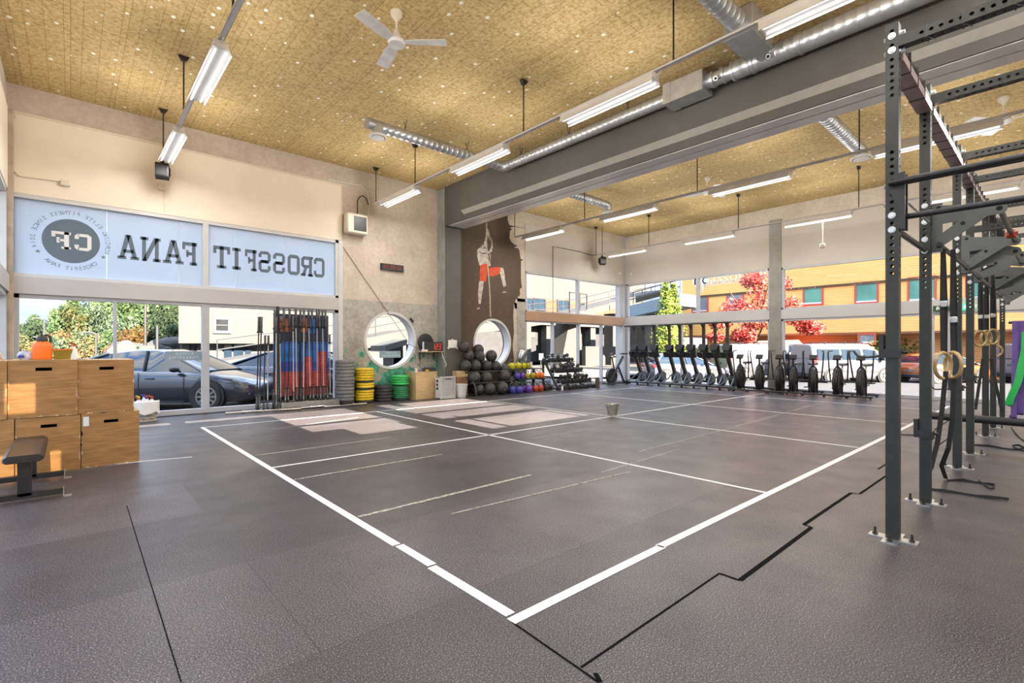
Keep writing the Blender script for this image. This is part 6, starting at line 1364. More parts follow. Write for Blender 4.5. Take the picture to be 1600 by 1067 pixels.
def sedan(label, loc, rz, paint, hatch=False, short=1.0, sc=1.0):
    t = thing('car', label, 'car', None, loc, rz); k = short
    st = [(-2.44, .42, .70, .78, .70), (-2.38, .30, .80, .92, .82), (-2.1, .22, .88, 1.0, .90), (-1.4, .20, .90, 1.02, .945), (-.4, .19, .88, .97, .95), (.5, .19, .86, .95, .95), (1.0, .19, .83, .955, .945), (1.5, .2, .78, .90, .93), (1.95, .2, .72, .82, .90), (2.22, .22, .64, .73, .83), (2.38, .28, .55, .64, .72), (2.44, .36, .5, .56, .58)]
    if hatch: st = [(-2.2 * k, .40, .72, .95, .72), (-2.12 * k, .28, .82, 1.02, .84), (-1.8 * k, .22, .90, 1.04, .90)] + [(x * k, a, b, c, w) for x, a, b, c, w in st[4:]]
    car_body(t, st, paint)
    if hatch: roof = [(-2.1 * k, 1.0), (-1.95 * k, 1.36), (-1.5 * k, 1.47), (-.3, 1.50), (.35, 1.42), (1.15, .93)]
    else: roof = [(-2.15, .98), (-1.6, 1.16), (-1.0, 1.36), (-.4, 1.42), (.05, 1.42), (.5, 1.33), (1.35, .94)]
    rg, rr = [], []
    for x, z in roof:
        w1, w2 = .84, .84 - .24 * (z - .9) / .5
        rg.append([(x, -w1, .88), (x, -w2, z - .03), (x, -w2 * .8, z), (x, w2 * .8, z), (x, w2, z - .03), (x, w1, .88)])
    MB().loft(rg).build('cabin_glass', M['car_glass'], t, ang=50)
    for x, z in roof[1:-1]: w2 = .84 - .24 * (z - .9) / .5; rr.append([(x, -w2 - .006, z - .045), (x, -w2 * .8, z + .012), (x, w2 * .8, z + .012), (x, w2 + .006, z - .045)])
    MB().loft(rr, closed=False, caps=False).build('roof', paint, t)
    for s_ in (-1, 1):
        for (xa, xb, za, zb_) in ((1.33, .5, .90, 1.30), (-.05, -.12, .90, 1.39), (roof[0][0] + .05, roof[2][0], .95, roof[2][1] - .03)):
            w2 = .84 - .24 * (zb_ + .03 - .9) / .5; MB().tube([(xa, s_ * .85, za), (xb, s_ * (w2 + .004), zb_)], .028 if xa > .5 else .035, 8).build('pillar', paint if xa != -.05 else M['plastic'], t)
        for x in (1.45 * (k if hatch else 1), -1.48 * (k if hatch else 1)):
            MB().lathe([(.34, -.15), (.34, 0), (.395, 0), (.395, -.15), (.34, -.15)], (x, s_ * .958, .35), 32, rotX(-PI / 2 * s_)).build('wheel_arch', M['black'], t); wheel(t, x, s_ * .985, -s_, .345, M['rim'])
        for x in (.92, -.10, -1.05): MB().box(x, x + .008, s_ * .953 - .004, s_ * .953 + .004, .34, .90).build('door_gap', M['black'], t, smooth=False)
        MB().box(-1.05, .92, s_ * .955 - .006, s_ * .955 + .006, .20, .25).build('sill_strip', M['o_alu'], t, smooth=False)
        for x in (-.0, -.95): MB().bbox(x + .06, x + .26, s_ * .955 - .012, s_ * .955 + .012, .745, .775, .006).build('door_handle', M['o_alu'], t)
        MB().sphere((.78, s_ * 1.05, .98), .1, 14, 9, (.95, 1.25, .72)).cyl((.82, s_ * .9, .92), (.80, s_ * 1.02, .95), .025, 8).build('wing_mirror', M['plastic'], t)
        MB().loft([[(2.0, s_ * .868, .64), (2.0, s_ * .876, .72), (2.0, s_ * .80, .755), (2.0, s_ * .80, .66)], [(2.26, s_ * .80, .60), (2.26, s_ * .80, .675), (2.26, s_ * .68, .695), (2.26, s_ * .68, .60)], [(2.40, s_ * .66, .56), (2.40, s_ * .66, .60), (2.40, s_ * .56, .62), (2.40, s_ * .56, .56)]]).build('headlamp', M['head'], t)
        MB().sphere((2.30, s_ * .70, .40), .06, 12, 8, (.8, 1.1, .8)).build('fog_lamp', M['head'], t)
        xr = -2.2 * k if hatch else -2.38
        MB().bbox(xr - .03, xr + .22, min(s_ * .55, s_ * .86), max(s_ * .55, s_ * .86), .78, .93, .02).build('tail_lamp', M['tail'], t)
    MB().bbox(2.36, 2.42, -.55, .55, .36, .46, .015).build('lower_grille', M['black'], t)
    xr = -2.2 * k if hatch else -2.44
    MB().box(xr - .02, xr + .02, -.26, .26, .56, .66).build('number_plate', M['plate'], t, smooth=False); MB().bbox(xr - .05, xr + .1, -.74, .74, .26, .45, .03).build('rear_bumper', M['plastic'], t)
    t.scale = (sc, sc, sc); return t
M['paint_grey'] = mat('metallic_grey_car_paint', (.06, .065, .08), .22, metal=.4, var=.05, scale=2, coat=1.0); M['paint_dark'] = mat('dark_blue_car_paint', (.025, .035, .06), .2, metal=.4, var=.05, coat=1.0)
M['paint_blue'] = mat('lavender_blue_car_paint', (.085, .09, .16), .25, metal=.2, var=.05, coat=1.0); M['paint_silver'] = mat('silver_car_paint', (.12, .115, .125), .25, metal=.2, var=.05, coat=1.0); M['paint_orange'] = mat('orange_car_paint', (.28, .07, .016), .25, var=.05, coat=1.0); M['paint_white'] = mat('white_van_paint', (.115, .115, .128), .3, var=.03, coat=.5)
sedan('metallic grey sedan parked outside the tall window, nose turned to the right', (1.84, 14.83, -.12), math.radians(-40), M['paint_grey'])
sedan('dark blue car parked outside, half hidden behind the barbells and banner', (5.35, 15.0, -.12), math.radians(-40), M['paint_dark'])
def camw(px, dep, dz=0): r = (px - CX) / FPX * dep; return (r * UX[0] + dep * UX[1], r * UY[0] + dep * UY[1], dz)
HD = math.radians(-34); AX = (math.cos(HD), math.sin(HD))
def park(px, dep, rear_axle, side=-.83):   # place so that the right-hand rear wheel sits at a photo column
    p = camw(px, dep); rt = (AX[1], -AX[0]); return (p[0] + AX[0] * rear_axle - rt[0] * abs(side), p[1] + AX[1] * rear_axle - rt[1] * abs(side), -.42)
sedan('lavender blue hatchback parked outside behind the upright rowers', park(1040, 25, 1.25), HD, M['paint_blue'], True, .86)
sedan('silver hatchback parked outside between the blue car and the white vans', park(1106, 29.5, 1.25), HD, M['paint_silver'], True, .86)
sedan('orange car parked outside behind the rig posts', park(1462, 24.5, 1.25), HD, M['paint_orange'], True, .86)
def van(label, loc, rz, glass_sides, logo=False):
    t = thing('van', label, 'van', None, loc, rz); P = M['paint_white']
    st = [(-2.42, .35, 1.05, 1.90, .84, .68), (-2.34, .28, 1.08, 1.97, .90, .74), (-1.5, .25, 1.10, 1.99, .93, .77), (.3, .25, 1.10, 1.99, .94, .77), (.85, .25, 1.10, 1.96, .94, .76), (1.25, .25, 1.09, 1.70, .94, .78), (1.72, .25, 1.06, 1.20, .93, .84), (2.1, .26, .98, 1.08, .90, .80), (2.34, .30, .84, .95, .82, .72), (2.42, .38, .70, .78, .70, .62)]
    rg = []
    for x, zb, zs, zt, w, wt in st:
        h = [(w * .9, zb), (w, zb + .15), (w, zs), (w * .3 + wt * .7, zs + (zt - zs) * .75), (wt, zt - (zt - zs) * .10), (wt * .86, zt)]
        rg.append([(x, -y, z) for y, z in h] + [(x, y, z) for y, z in h[::-1]])
    MB().loft(rg).build('body', P, t, ang=40)
    def sidep(x, z, s_, o=.012):
        w = .94; wt = .77; f_ = (z - 1.1) / (1.99 - 1.1); return (x, s_ * (w * .3 + wt * .7 + (w - (w * .3 + wt * .7)) * (1 - min(1, f_ / .75)) + o), z)
    for s_ in (-1, 1):
        wins = [[(-2.2, 1.16), (-.95, 1.16), (-.95, 1.72), (-2.15, 1.72)]] if glass_sides else []
        wins += [[(-.85, 1.16), (.28, 1.16), (.22, 1.72), (-.85, 1.72)]] if glass_sides else []
        wins += [[(.40, 1.16), (1.50, 1.14), (1.0, 1.66), (.36, 1.72)]]
        for w_ in wins:
            a = [sidep(x, z, s_) for x, z in w_]; b_ = [sidep(x, z, s_, -.03) for x, z in w_]; MB().add(a + b_, [(0, 1, 2, 3), (4, 5, 6, 7), (0, 1, 5, 4), (1, 2, 6, 5), (2, 3, 7, 6), (3, 0, 4, 7)]).build('side_window', M['car_glass'], t, smooth=False)
        for x in (1.55, -1.45): MB().lathe([(.34, -.15), (.34, 0), (.40, 0), (.40, -.15), (.34, -.15)], (x, s_ * .95, .36), 32, rotX(-PI / 2 * s_)).build('wheel_arch', M['black'], t); wheel(t, x, s_ * .978, -s_, .345, M['rim'], 6)
        for x in (.34, -.9): MB().box(x, x + .012, s_ * .944 - .004, s_ * .944 + .004, .32, 1.1).build('door_gap', M['o_alu'], t, smooth=False)
        MB().box(-2.2, 1.9, s_ * .942 - .01, s_ * .942 + .01, .55, .60).build('side_strip', M['o_alu'], t, smooth=False)
        MB().bbox(-2.43, -2.22, min(s_ * .80, s_ * .93), max(s_ * .80, s_ * .93), .92, 1.32, .02).build('tail_lamp', M['tail'], t)
        MB().bbox(1.30, 1.46, min(s_ * .95, s_ * 1.16), max(s_ * .95, s_ * 1.16), 1.12, 1.32, .03).build('wing_mirror', M['plastic'], t)
        MB().bbox(2.1, 2.38, min(s_ * .5, s_ * .84), max(s_ * .5, s_ * .84), .74, .90, .03).build('headlamp', M['head'], t)
    MB().loft([[(-2.425, -.70, 1.20), (-2.425, .70, 1.20), (-2.36, .70, 1.20), (-2.36, -.70, 1.20)], [(-2.37, -.62, 1.78), (-2.37, .62, 1.78), (-2.30, .62, 1.78), (-2.30, -.62, 1.78)]]).build('rear_window', M['car_glass'], t, smooth=False)
    MB().loft([[(1.745, -.72, 1.16), (1.745, .72, 1.16), (1.70, .72, 1.12), (1.70, -.72, 1.12)], [(1.0, -.62, 1.86), (1.0, .62, 1.86), (.95, .62, 1.80), (.95, -.62, 1.80)]]).build('windscreen', M['car_glass'], t, smooth=False)
    MB().box(-2.45, -2.39, -.26, .26, .86, .97).build('number_plate', M['gplate'], t, smooth=False); MB().bbox(-2.50, -2.3, -.85, .85, .30, .52, .03).build('rear_bumper', M['plastic'], t)
    for x in (-1.6, -.5, .5): MB().cyl((x, -.72, 2.05), (x, .72, 2.05), .02, 8).cyl((x, -.70, 1.97), (x, -.70, 2.05), .025, 8).cyl((x, .70, 1.97), (x, .70, 2.05), .025, 8).build('roof_bar', M['o_alu'], t)
    if logo:
        b = MB(); o = Vector((-1.5, -.957 + .10, 1.45)); b.torus((-1.55, -.885, 1.45), .13, .014, 'y', 24, 5); put_text(b, 'Q', .12, (-1.55, -.89, 1.45), (1, 0, 0), (0, 0, 1)); put_text(b, 'QUALITY', .12, (-.9, -.885, 1.45), (1, 0, 0), (0, 0, 1)); b.build('logo', M['o_alu'], t, smooth=False)
    return t
v2 = park(1297, 25, 1.45, .83); van('white van with tinted side windows and roof bars, parked behind the air bikes', v2, HD, True)
van('white panel van parked outside between the rowers and the grey column', (v2[0] - 1.17, v2[1] + 3.80, -.42), HD, False)
v3 = park(1640, 24, 1.45, .83); van('white van at the right edge, behind the hanging resistance bands', v3, HD, False)
# ---------------------------------------------------------------- yellow building to the east
YX = 37.0
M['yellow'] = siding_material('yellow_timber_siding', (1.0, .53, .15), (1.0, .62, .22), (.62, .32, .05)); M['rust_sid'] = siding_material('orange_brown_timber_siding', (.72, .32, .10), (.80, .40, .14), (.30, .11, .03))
M['redframe'] = mat('red_window_frame', (.55, .10, .06), .5, var=.08); M['green_glass'] = mat('green_reflecting_glass', (.12, .33, .25), .12, var=.35, scale=.6); M['dk_glass'] = mat('grey_reflecting_glass', (.20, .24, .26), .12, var=.4, scale=.8)
yb = thing('office_building', 'yellow timber-clad office building with red window frames across the street', 'building')
ye = onX(1066, 460, YX)[0]; zl = onX(1250, 521, YX)[1]; zsp = onX(1250, 450.3, YX)[1]
MB().box(YX, YX + 9, -24, ye, zl, 9.6).build('upper_wall', M['yellow'], yb, smooth=False)
MB().box(YX - .08, YX + .02, -24, ye + .02, zsp - .08, zsp + .06).build('drip_board', M['redframe'] if False else mat('dark_drip_board', (.10, .055, .02), .6), yb, smooth=False)
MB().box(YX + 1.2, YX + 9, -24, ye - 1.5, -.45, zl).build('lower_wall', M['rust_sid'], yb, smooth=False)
MB().box(YX + .03, YX + 9, -24, ye, zl - .12, zl).build('soffit', mat('brown_soffit', (.30, .14, .06), .7), yb, smooth=False)  # soffit in one even brown
MB().box(YX - .3, YX + 9.3, -24.3, ye + .3, 9.6, 9.9).build('roof', M['steel_dark'], yb, smooth=False)
def ywin(xa, ya, xb, yb_, g, par, name='window'):
    y0_, z0_ = onX(xa, ya, YX); y1_, z1_ = onX(xb, yb_, YX); f_ = MB()
    for a, b_, c, d in ((y1_ - .1, y0_ + .1, z1_ - .1, z1_), (y1_ - .1, y0_ + .1, z0_, z0_ + .1), (y1_ - .1, y1_, z1_, z0_), (y0_, y0_ + .1, z1_, z0_)): f_.box(YX - .06, YX + .04, a, b_, c, d)
    w = f_.build(name, M['redframe'], par, smooth=False); MB().box(YX - .02, YX - .01, y1_, y0_, z1_, z0_).build('pane', M[g], w, smooth=False)
    MB().box(YX - .05, YX - .02, y1_, y0_, z1_, z1_ + .09).build('sash', M['white'], w, smooth=False)
for a in ((1083, 465, 1105, 486, 'dk_glass'), (1137, 461, 1160, 482, 'dk_glass'), (1257, 451, 1284, 474, 'green_glass'), (1338, 443.5, 1370, 471, 'green_glass'), (1421, 436, 1460, 468, 'green_glass'), (1512, 428, 1560, 464, 'green_glass'), (1640, 414, 1700, 458, 'green_glass')): ywin(*a, yb)
b = MB(); y_, z_ = onX(1141, 432, YX); put_text(b, 'Boasson AS', 1.18, (YX - .02, y_, z_), (0, -1, 0), (0, 0, 1), 1.05)
y2_, z2_ = onX(1139, 441.5, YX); put_text(b, 'ARBEIDSKAPASITETSBYGG'[:0] + 'EIENDOMSUTVIKLING', .36, (YX - .02, y2_, z2_), (0, -1, 0), (0, 0, 1), 1.15)
b.build('sign_lettering', M['white'], yb, smooth=False)
b = MB(); yl, zl_ = onX(1094, 436, YX)
for s_ in (-1, 1):
    pts_ = [(.10, .9), (.45, .75), (.62, .3), (.60, -.2), (.40, -.6), (.22, -1.1), (.10, -.2)]
    b.add([(YX - .02, yl + s_ * p, zl_ + q * .95) for p, q in pts_], [tuple(range(len(pts_)))])
b.build('logo', M['white'], yb, smooth=False)
for a in ((1343, 523, 1366, 536), ): ywin(a[0], a[1], a[2], a[3], 'dk_glass', yb)
# ---------------------------------------------------------------- buildings to the north
NY = 34.0
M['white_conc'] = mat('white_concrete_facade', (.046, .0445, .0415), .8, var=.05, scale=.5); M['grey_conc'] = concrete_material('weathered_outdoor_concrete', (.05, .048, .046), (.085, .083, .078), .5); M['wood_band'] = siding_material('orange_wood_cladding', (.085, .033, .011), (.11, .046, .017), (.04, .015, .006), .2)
def P(x, y, Yp=NY): return onY(x, y, Yp)
nb = thing('warehouse', 'white concrete building across the yard with a small square window', 'building')
xl_ = P(279, 480)[0]; zb_ = P(340, 536.5)[1]; xr_ = P(700, 480)[0]
sk = (NY + 10) / NY; MB().prism([(xl_, NY), (xr_, NY), (xr_, NY + 10), (xl_ * sk, NY + 10)], 'z', zb_, 12).build('upper_wall', M['white_conc'], nb, smooth=False); MB().prism([(xl_ + .6, NY + 1), (xr_, NY + 1), (xr_, NY + 10), (xl_ * sk + .6, NY + 10)], 'z', -.15, zb_).build('lower_wall', M['grey_conc'], nb, smooth=False)
MB().prism([(xl_, NY - .3), (xr_, NY - .3), (xr_, NY + 10.3), (xl_ * sk, NY + 10.3)], 'z', 12, 12.4).build('roof', M['o_alu'], nb, smooth=False)
for x_ in (286, 425): q = P(x_, 480)[0]; MB().box(q, q + .04, NY - .02, NY + .01, zb_, 12).build('panel_joint', M['o_alu'], nb, smooth=False)
def nwin(x0, y0, x1, y1, par, Yp, g='o_glass', fm='o_white', fw=.16):
    a, zt = P(x0, y0, Yp); b_, zb2 = P(x1, y1, Yp); f_ = MB()
    for q in ((a - fw, b_ + fw, zt, zt + fw), (a - fw, b_ + fw, zb2 - fw, zb2), (a - fw, a, zb2, zt), (b_, b_ + fw, zb2, zt)): f_.box(q[0], q[1], Yp - .1, Yp + .03, q[2], q[3])
    w = f_.build('window', M[fm], par, smooth=False); MB().box(a, b_, Yp - .05, Yp - .03, zb2, zt).build('pane', M[g], w, smooth=False)
    MB().box(a, b_, Yp - .07, Yp - .04, (zb2 + zt) / 2 - .03, (zb2 + zt) / 2 + .03).build('glazing_bar', M['steel_dark'], w, smooth=False)
nwin(337, 499, 356, 517, nb, NY)
for x0, x1, m_ in ((283, 296, 'o_alu'), (298, 304, 'car_glass'), (307, 325, 'o_alu'), (326, 347, 'o_alu'), (350, 362, 'car_glass'), (365, 380, 'car_glass'), (383, 392, 'car_glass')):
    a, zt = P(x0, 538, NY + .9); b_, zb2 = P(x1, 562, NY + .9); MB().box(a, b_, NY + .85, NY + 1.0, max(zb2, -.1), zt).build('door_panel', M[m_], nb, smooth=False)
# long building seen through the far bay, white above a wooden band
NF = 36.0
fb2 = thing('parking_house', 'white and orange wood-clad building behind the ramp, seen through the far bay', 'building')
xa_ = P(735, 470, NF)[0]; xb_ = P(1010, 470, NF)[0]; z1_ = P(860, 468, NF)[1]; z2_ = P(860, 493, NF)[1]; z3_ = P(860, 508, NF)[1]
MB().box(xa_, xb_, NF, NF + 10, z1_, 13).build('upper_wall', M['white_conc'], fb2, smooth=False); MB().box(xa_, xb_, NF - .05, NF + 10, z2_, z1_).build('wood_band', M['wood_band'], fb2, smooth=False); MB().box(xa_, xb_, NF, NF + 10, z3_, z2_).build('beam_band', M['grey_conc'], fb2, smooth=False)
MB().box(xa_, xb_, NF + 1.5, NF + 10, -.15, z3_).build('lower_wall', mat('shade_toned_garage_wall', (.028, .027, .029), .7, var=.2, scale=2), fb2, smooth=False); MB().box(xa_ - .2, xb_ + .2, NF - .2, NF + 10.2, 13, 13.4).build('roof', M['o_alu'], fb2, smooth=False)  # shade of the garage recess is put into the lower wall colour
for a in ((823, 467, 832, 484), (834, 467, 851, 484), (871, 470, 888, 486), (903, 474, 912, 488)): nwin(*a, fb2, NF - .05, 'car_glass', 'o_alu', .12)
for x_ in (822, 856, 890, 925): q = P(x_, 540, NF)[0]; MB().box(q, q + .9, NF + .2, NF + 1.0, -.15, z3_).build('pillar', M['white_conc'], fb2, smooth=False)
for x_, y_ in ((829, 520), (841, 524), (849, 524)): q, z_ = P(x_, y_, NF + 1.5); MB().box(q, q + .7, NF + 1.44, NF + 1.52, z_ - .5, z_ + .9).build('pale_opening_panel', M['p_yellow'] if False else M['white_conc'], fb2, smooth=False)  # solid pale panels, the light of the openings put in their colour
q, z_ = P(845, 568, 24); sg = thing('road_sign', 'small white sign on a post outside the far bay, behind the kettlebells', 'sign'); MB().cyl((q, 24, -.12), (q, 24, z_ + .3), .03, 8).build('post', M['o_alu'], sg); MB().box(q - .22, q + .22, 23.96, 23.99, z_ + .25, z_ + .7).build('board', M['o_white'], sg, smooth=False)
dp = thing('support_pillar', 'leaning pale concrete pillar of the ramp outside the far bay', 'pillar'); a, za = P(896, 490, 27); b_, zb3 = P(880, 580, 27)
MB().loft([[(b_ - .3, 27, -.15), (b_ + 2.6, 27, -.15), (b_ + 2.6, 28.5, -.15), (b_ - .3, 28.5, -.15)], [(a - .3, 27, za), (a + .7, 27, za), (a + .7, 28.5, za), (a - .3, 28.5, za)]]).build('pillar', M['white_conc'], dp, smooth=False)
dp = thing('support_pillar', 'square grey pillar of the ramp near the far corner', 'pillar'); a, za = P(962, 490, 27); MB().box(a - .4, a + .5, 27, 28, -.15, za).build('pillar', M['grey_conc'], dp, smooth=False)
sl = thing('retaining_wall', 'low pale wall outside between the dumbbell rack and the spin bike', 'wall'); a, za = P(915, 541, 26); b_, _ = P(962, 541, 26); MB().box(a, b_, 26, 26.4, -.12, za).build('wall', M['white_conc'], sl, smooth=False)
# ramp with railing rising to the right
rp = thing('ramp', 'concrete ramp with a metal railing rising to the right across the yard', 'ramp'); RYp = 25.0
rpts = [P(340, 566, RYp), P(430, 552, RYp), P(530, 537, RYp), P(640, 515, RYp), P(800, 502, RYp), P(905, 487, RYp), P(975, 468, RYp), P(1040, 452, RYp)]
rg = [[(x, RYp, max(z - .55, -.12)), (x, RYp + 3, max(z - .55, -.12)), (x, RYp + 3, z), (x, RYp, z)] for x, z in rpts]
MB().loft(rg).build('deck', M['white_conc'], rp, smooth=False)
MB().loft([[(x, RYp + .4, -.2), (x, RYp + 2.6, -.2), (x, RYp + 2.6, z - .5), (x, RYp + .4, z - .5)] for x, z in rpts[:4]]).build('side_wall', M['grey_conc'], rp, smooth=False)
for h_ in (1.0, .55): MB().tube([(x, RYp + .08, z + h_) for x, z in rpts], .03, 6).build('hand_rail', M['o_alu'], rp)
pb_ = []
for (xa, za), (xb, zb4) in zip(rpts[:-1], rpts[1:]):
    n = max(1, int((xb - xa) / 1.6))
    for k in range(n): f_ = k / n; x, z = xa + (xb - xa) * f_, za + (zb4 - za) * f_; MB().cyl((x, RYp + .08, z), (x, RYp + .08, z + 1.0), .025, 6).build('rail_post', M['o_alu'], rp)
for (u0, v0, u1, v1) in ((890, 456, 903, 490), (906, 458, 917, 484)):
    a, zt = P(u0, v0, RYp - .2); b_, zb5 = P(u1, v1, RYp - .2); MB().box(a, a + .06, RYp - .2, RYp - .14, zb5, zt).box(b_, b_ + .06, RYp - .2, RYp - .14, zb5, zt).box(a, b_, RYp - .2, RYp - .14, zt - .06, zt).build('gate_frame', M['steel_dark'], rp, smooth=False)
sb_ = thing('slab_bench', 'low concrete slab seat outside, seen in the left round window', 'slab'); a, za = P(602, 544, 21); b_, zb6 = P(636, 534, 21)
MB().loft([[(a, 21, za - .15), (a, 22.5, za - .15), (a, 22.5, za + .12), (a, 21, za + .12)], [(b_, 21, zb6 - .15), (b_, 22.5, zb6 - .15), (b_, 22.5, zb6 + .12), (b_, 21, zb6 + .12)]]).box(a + .5, a + 1, 21.2, 22.2, -.12, za - .1).box(b_ - .6, b_ - .1, 21.2, 22.2, -.12, zb6 - .1).build('slab', M['white_conc'], sb_, smooth=False)
# bridge to the left of the yellow building
br = thing('footbridge', 'grey blue footbridge with railing beyond the far corner, left of the conifers', 'bridge'); BX_ = 33.0
def Q(x, y, Xp=BX_): return onX(x, y, Xp)
q0, q1 = Q(975, 480), Q(1062, 458)
MB().loft([[(BX_, q0[0], q0[1] - .9), (BX_ + 2.5, q0[0], q0[1] - .9), (BX_ + 2.5, q0[0], q0[1]), (BX_, q0[0], q0[1])], [(BX_, q1[0], q1[1] - .9), (BX_ + 2.5, q1[0], q1[1] - .9), (BX_ + 2.5, q1[0], q1[1]), (BX_, q1[0], q1[1])]]).build('deck', mat('blue_grey_bridge', (.16, .22, .27), .7, var=.1), br, smooth=False)
for h_ in (1.0, .5): MB().tube([(BX_ + .1, q0[0], q0[1] + h_), (BX_ + .1, q1[0], q1[1] + h_)], .04, 6).build('hand_rail', M['o_alu'], br)
for k in range(7): f_ = k / 6; y, z = q0[0] + (q1[0] - q0[0]) * f_, q0[1] + (q1[1] - q0[1]) * f_; MB().cyl((BX_ + .1, y, z), (BX_ + .1, y, z + 1), .035, 6).build('rail_post', M['o_alu'], br)
for y in (q0[0] - 2, q1[0] + 1): MB().box(BX_ + .8, BX_ + 1.6, y, y + .8, -.45, q1[1] - .6).build('pier', M['grey_conc'], br, smooth=False)
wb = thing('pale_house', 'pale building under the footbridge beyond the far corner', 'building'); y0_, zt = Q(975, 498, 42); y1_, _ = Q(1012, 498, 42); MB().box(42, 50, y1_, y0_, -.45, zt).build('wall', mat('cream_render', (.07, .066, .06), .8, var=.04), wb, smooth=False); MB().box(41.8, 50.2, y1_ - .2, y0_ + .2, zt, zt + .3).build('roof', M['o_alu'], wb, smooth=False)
for u in (984, 994, 1003): a, zz = Q(u, 545, 42); b_, zz2 = Q(u + 6, 570, 42); MB().box(41.93, 42.02, b_, a, max(zz2, -.3), zz).build('window', M['o_glass'], wb, smooth=False)
# ---------------------------------------------------------------- plants
def leaf_mesh(kind, n, size, seed, lumps, mats):
    rnd = random.Random(seed); mb = MB()
    for i in range(n):
        c, r, w = lumps[rnd.randrange(len(lumps))]; 
        v = Vector((rnd.gauss(0, 1), rnd.gauss(0, 1), rnd.gauss(0, 1))).normalized() * (rnd.random() ** .45)
        p = Vector((c[0] + v.x * r * w[0], c[1] + v.y * r * w[1], c[2] + v.z * r * w[2])); s_ = size * rnd.uniform(.6, 1.4)
        a = Vector((rnd.gauss(0, 1), rnd.gauss(0, 1), rnd.gauss(0, .7))).normalized(); b_ = a.orthogonal().normalized(); mb.cur = 0 if rnd.random() < .62 else 1
        mb.add([p - a * s_, p + b_ * s_ * .55, p + a * s_, p - b_ * s_ * .55], [(0, 1, 2, 3)])
    return mb
def leafm(name, a): return mat(name, a, .7, var=.45, scale=1.2)
M['lf'] = {'pine': [leafm('pine_green', (.026, .05, .013)), leafm('pine_green_light', (.05, .085, .02))], 'dark': [leafm('dark_green_leaves', (.018, .034, .015)), leafm('mid_green_leaves', (.032, .055, .018))],
           'autumn': [leafm('ochre_leaves', (.11, .062, .012)), leafm('rust_leaves', (.08, .034, .01))], 'olive': [leafm('olive_leaves', (.065, .06, .016)), leafm('green_leaves', (.036, .055, .012))],
           'red': [leafm('scarlet_leaves', (.36, .024, .018)), leafm('pink_red_leaves', (.44, .075, .045))], 'lime': [leafm('yellow_green_conifer', (.16, .20, .010)), leafm('bright_green_conifer', (.075, .13, .010))], 'hedge': [leafm('hedge_green', (.11, .14, .022)), leafm('hedge_olive', (.16, .16, .03))]}
M['bark'] = mat('brown_bark', (.09, .06, .04), .9, var=.3, scale=8)
TREES = {}
def tree(kind, label, x, y, z, h, w, group='trees on the slope behind the car park'):
    if kind not in TREES:
        t = thing('tree', label, 'tree', group); rnd = random.Random(hash(kind) % 99 if False else len(TREES) + 5)
        if kind == 'pine': L_ = [((rnd.uniform(-.22, .22) * (1.15 - q), rnd.uniform(-.22, .22) * (1.15 - q), .30 + .66 * q), .22 * (1.1 - .6 * q), (1, 1, .55)) for q in [i / 11 for i in range(12)]]
        else: L_ = [((rnd.uniform(-.26, .26), rnd.uniform(-.26, .26), rnd.uniform(.34, .84)), rnd.uniform(.13, .22), (1, 1, .85)) for i in range(13)]
        leaf_mesh(kind, 3600, .021, len(TREES) + 3, L_, None).build('crown', M['lf'][kind], t, smooth=False, recalc=False)
        MB().tube([(0, 0, -.02), (.01, 0, .3), (-.01, .01, .75)], [.028, .02, .008], 8).build('trunk', M['bark'], t); TREES[kind] = t
    else: t = dup(TREES[kind], label)
    t.location = (x, y, z); t.scale = (w, w, h); t.rotation_euler = (0, 0, random.uniform(0, 6)); return t
# hillside
mb = MB(); hx = [-70 + i * 8 for i in range(16)]; hy = [44, 50, 56, 64, 74, 90, 120]; hz = [-.4, -.1, .2, .5, .9, 1.3, 2.0]
for j, y in enumerate(hy):
    for i, x in enumerate(hx): mb.v.append((x, y, hz[j] * (1 if j else 1) + (.25 * math.sin(i * 1.7 + j) if j else 0)))
for j in range(len(hy) - 1):
    for i in range(len(hx) - 1): k = j * len(hx) + i; mb.f.append((k, k + 1, k + 1 + len(hx), k + len(hx))); mb.m.append(0)
struct(mb.build('hill', mat('autumn_undergrowth', (.07, .05, .017), .9, var=.55, scale=.5)))
random.seed(21)
KN = {'pine': 'green pine', 'dark': 'dark bushy tree', 'autumn': 'ochre autumn tree', 'olive': 'olive green tree'}
spec = [(20, 66, 503, 'dark', 8.5), (36, 64, 500, 'dark', 9), (55, 66, 497, 'pine', 9), (74, 63, 493, 'dark', 9.5), (64, 56, 515, 'autumn', 7), (88, 60, 488, 'pine', 10), (100, 57, 482, 'pine', 11), (82, 52, 512, 'autumn', 7), (112, 60, 466, 'pine', 12), (122, 54, 472, 'olive', 11), (131, 62, 466, 'dark', 12), (140, 55, 480, 'olive', 10), (152, 60, 463, 'pine', 12.5), (163, 55, 468, 'pine', 12), (172, 60, 462, 'pine', 12), (180, 54, 478, 'dark', 11), (190, 58, 462, 'pine', 13), (202, 55, 466, 'pine', 12), (214, 60, 458, 'olive', 13), (226, 56, 460, 'pine', 13), (238, 60, 458, 'pine', 13), (250, 56, 462, 'pine', 13), (262, 58, 458, 'pine', 13), (274, 55, 462, 'dark', 12), (284, 60, 460, 'pine', 13), (28, 52, 520, 'olive', 6), (48, 50, 525, 'olive', 6), (104, 48, 518, 'dark', 6.5), (124, 48, 520, 'olive', 6), (146, 48, 522, 'autumn', 6), (168, 47, 520, 'pine', 6.5), (196, 47, 516, 'autumn', 7), (212, 46, 512, 'dark', 7), (232, 46, 506, 'autumn', 7.5), (252, 46, 515, 'autumn', 6.5), (240, 45, 530, 'pine', 5), (268, 46, 512, 'pine', 7)]
cnt = {}
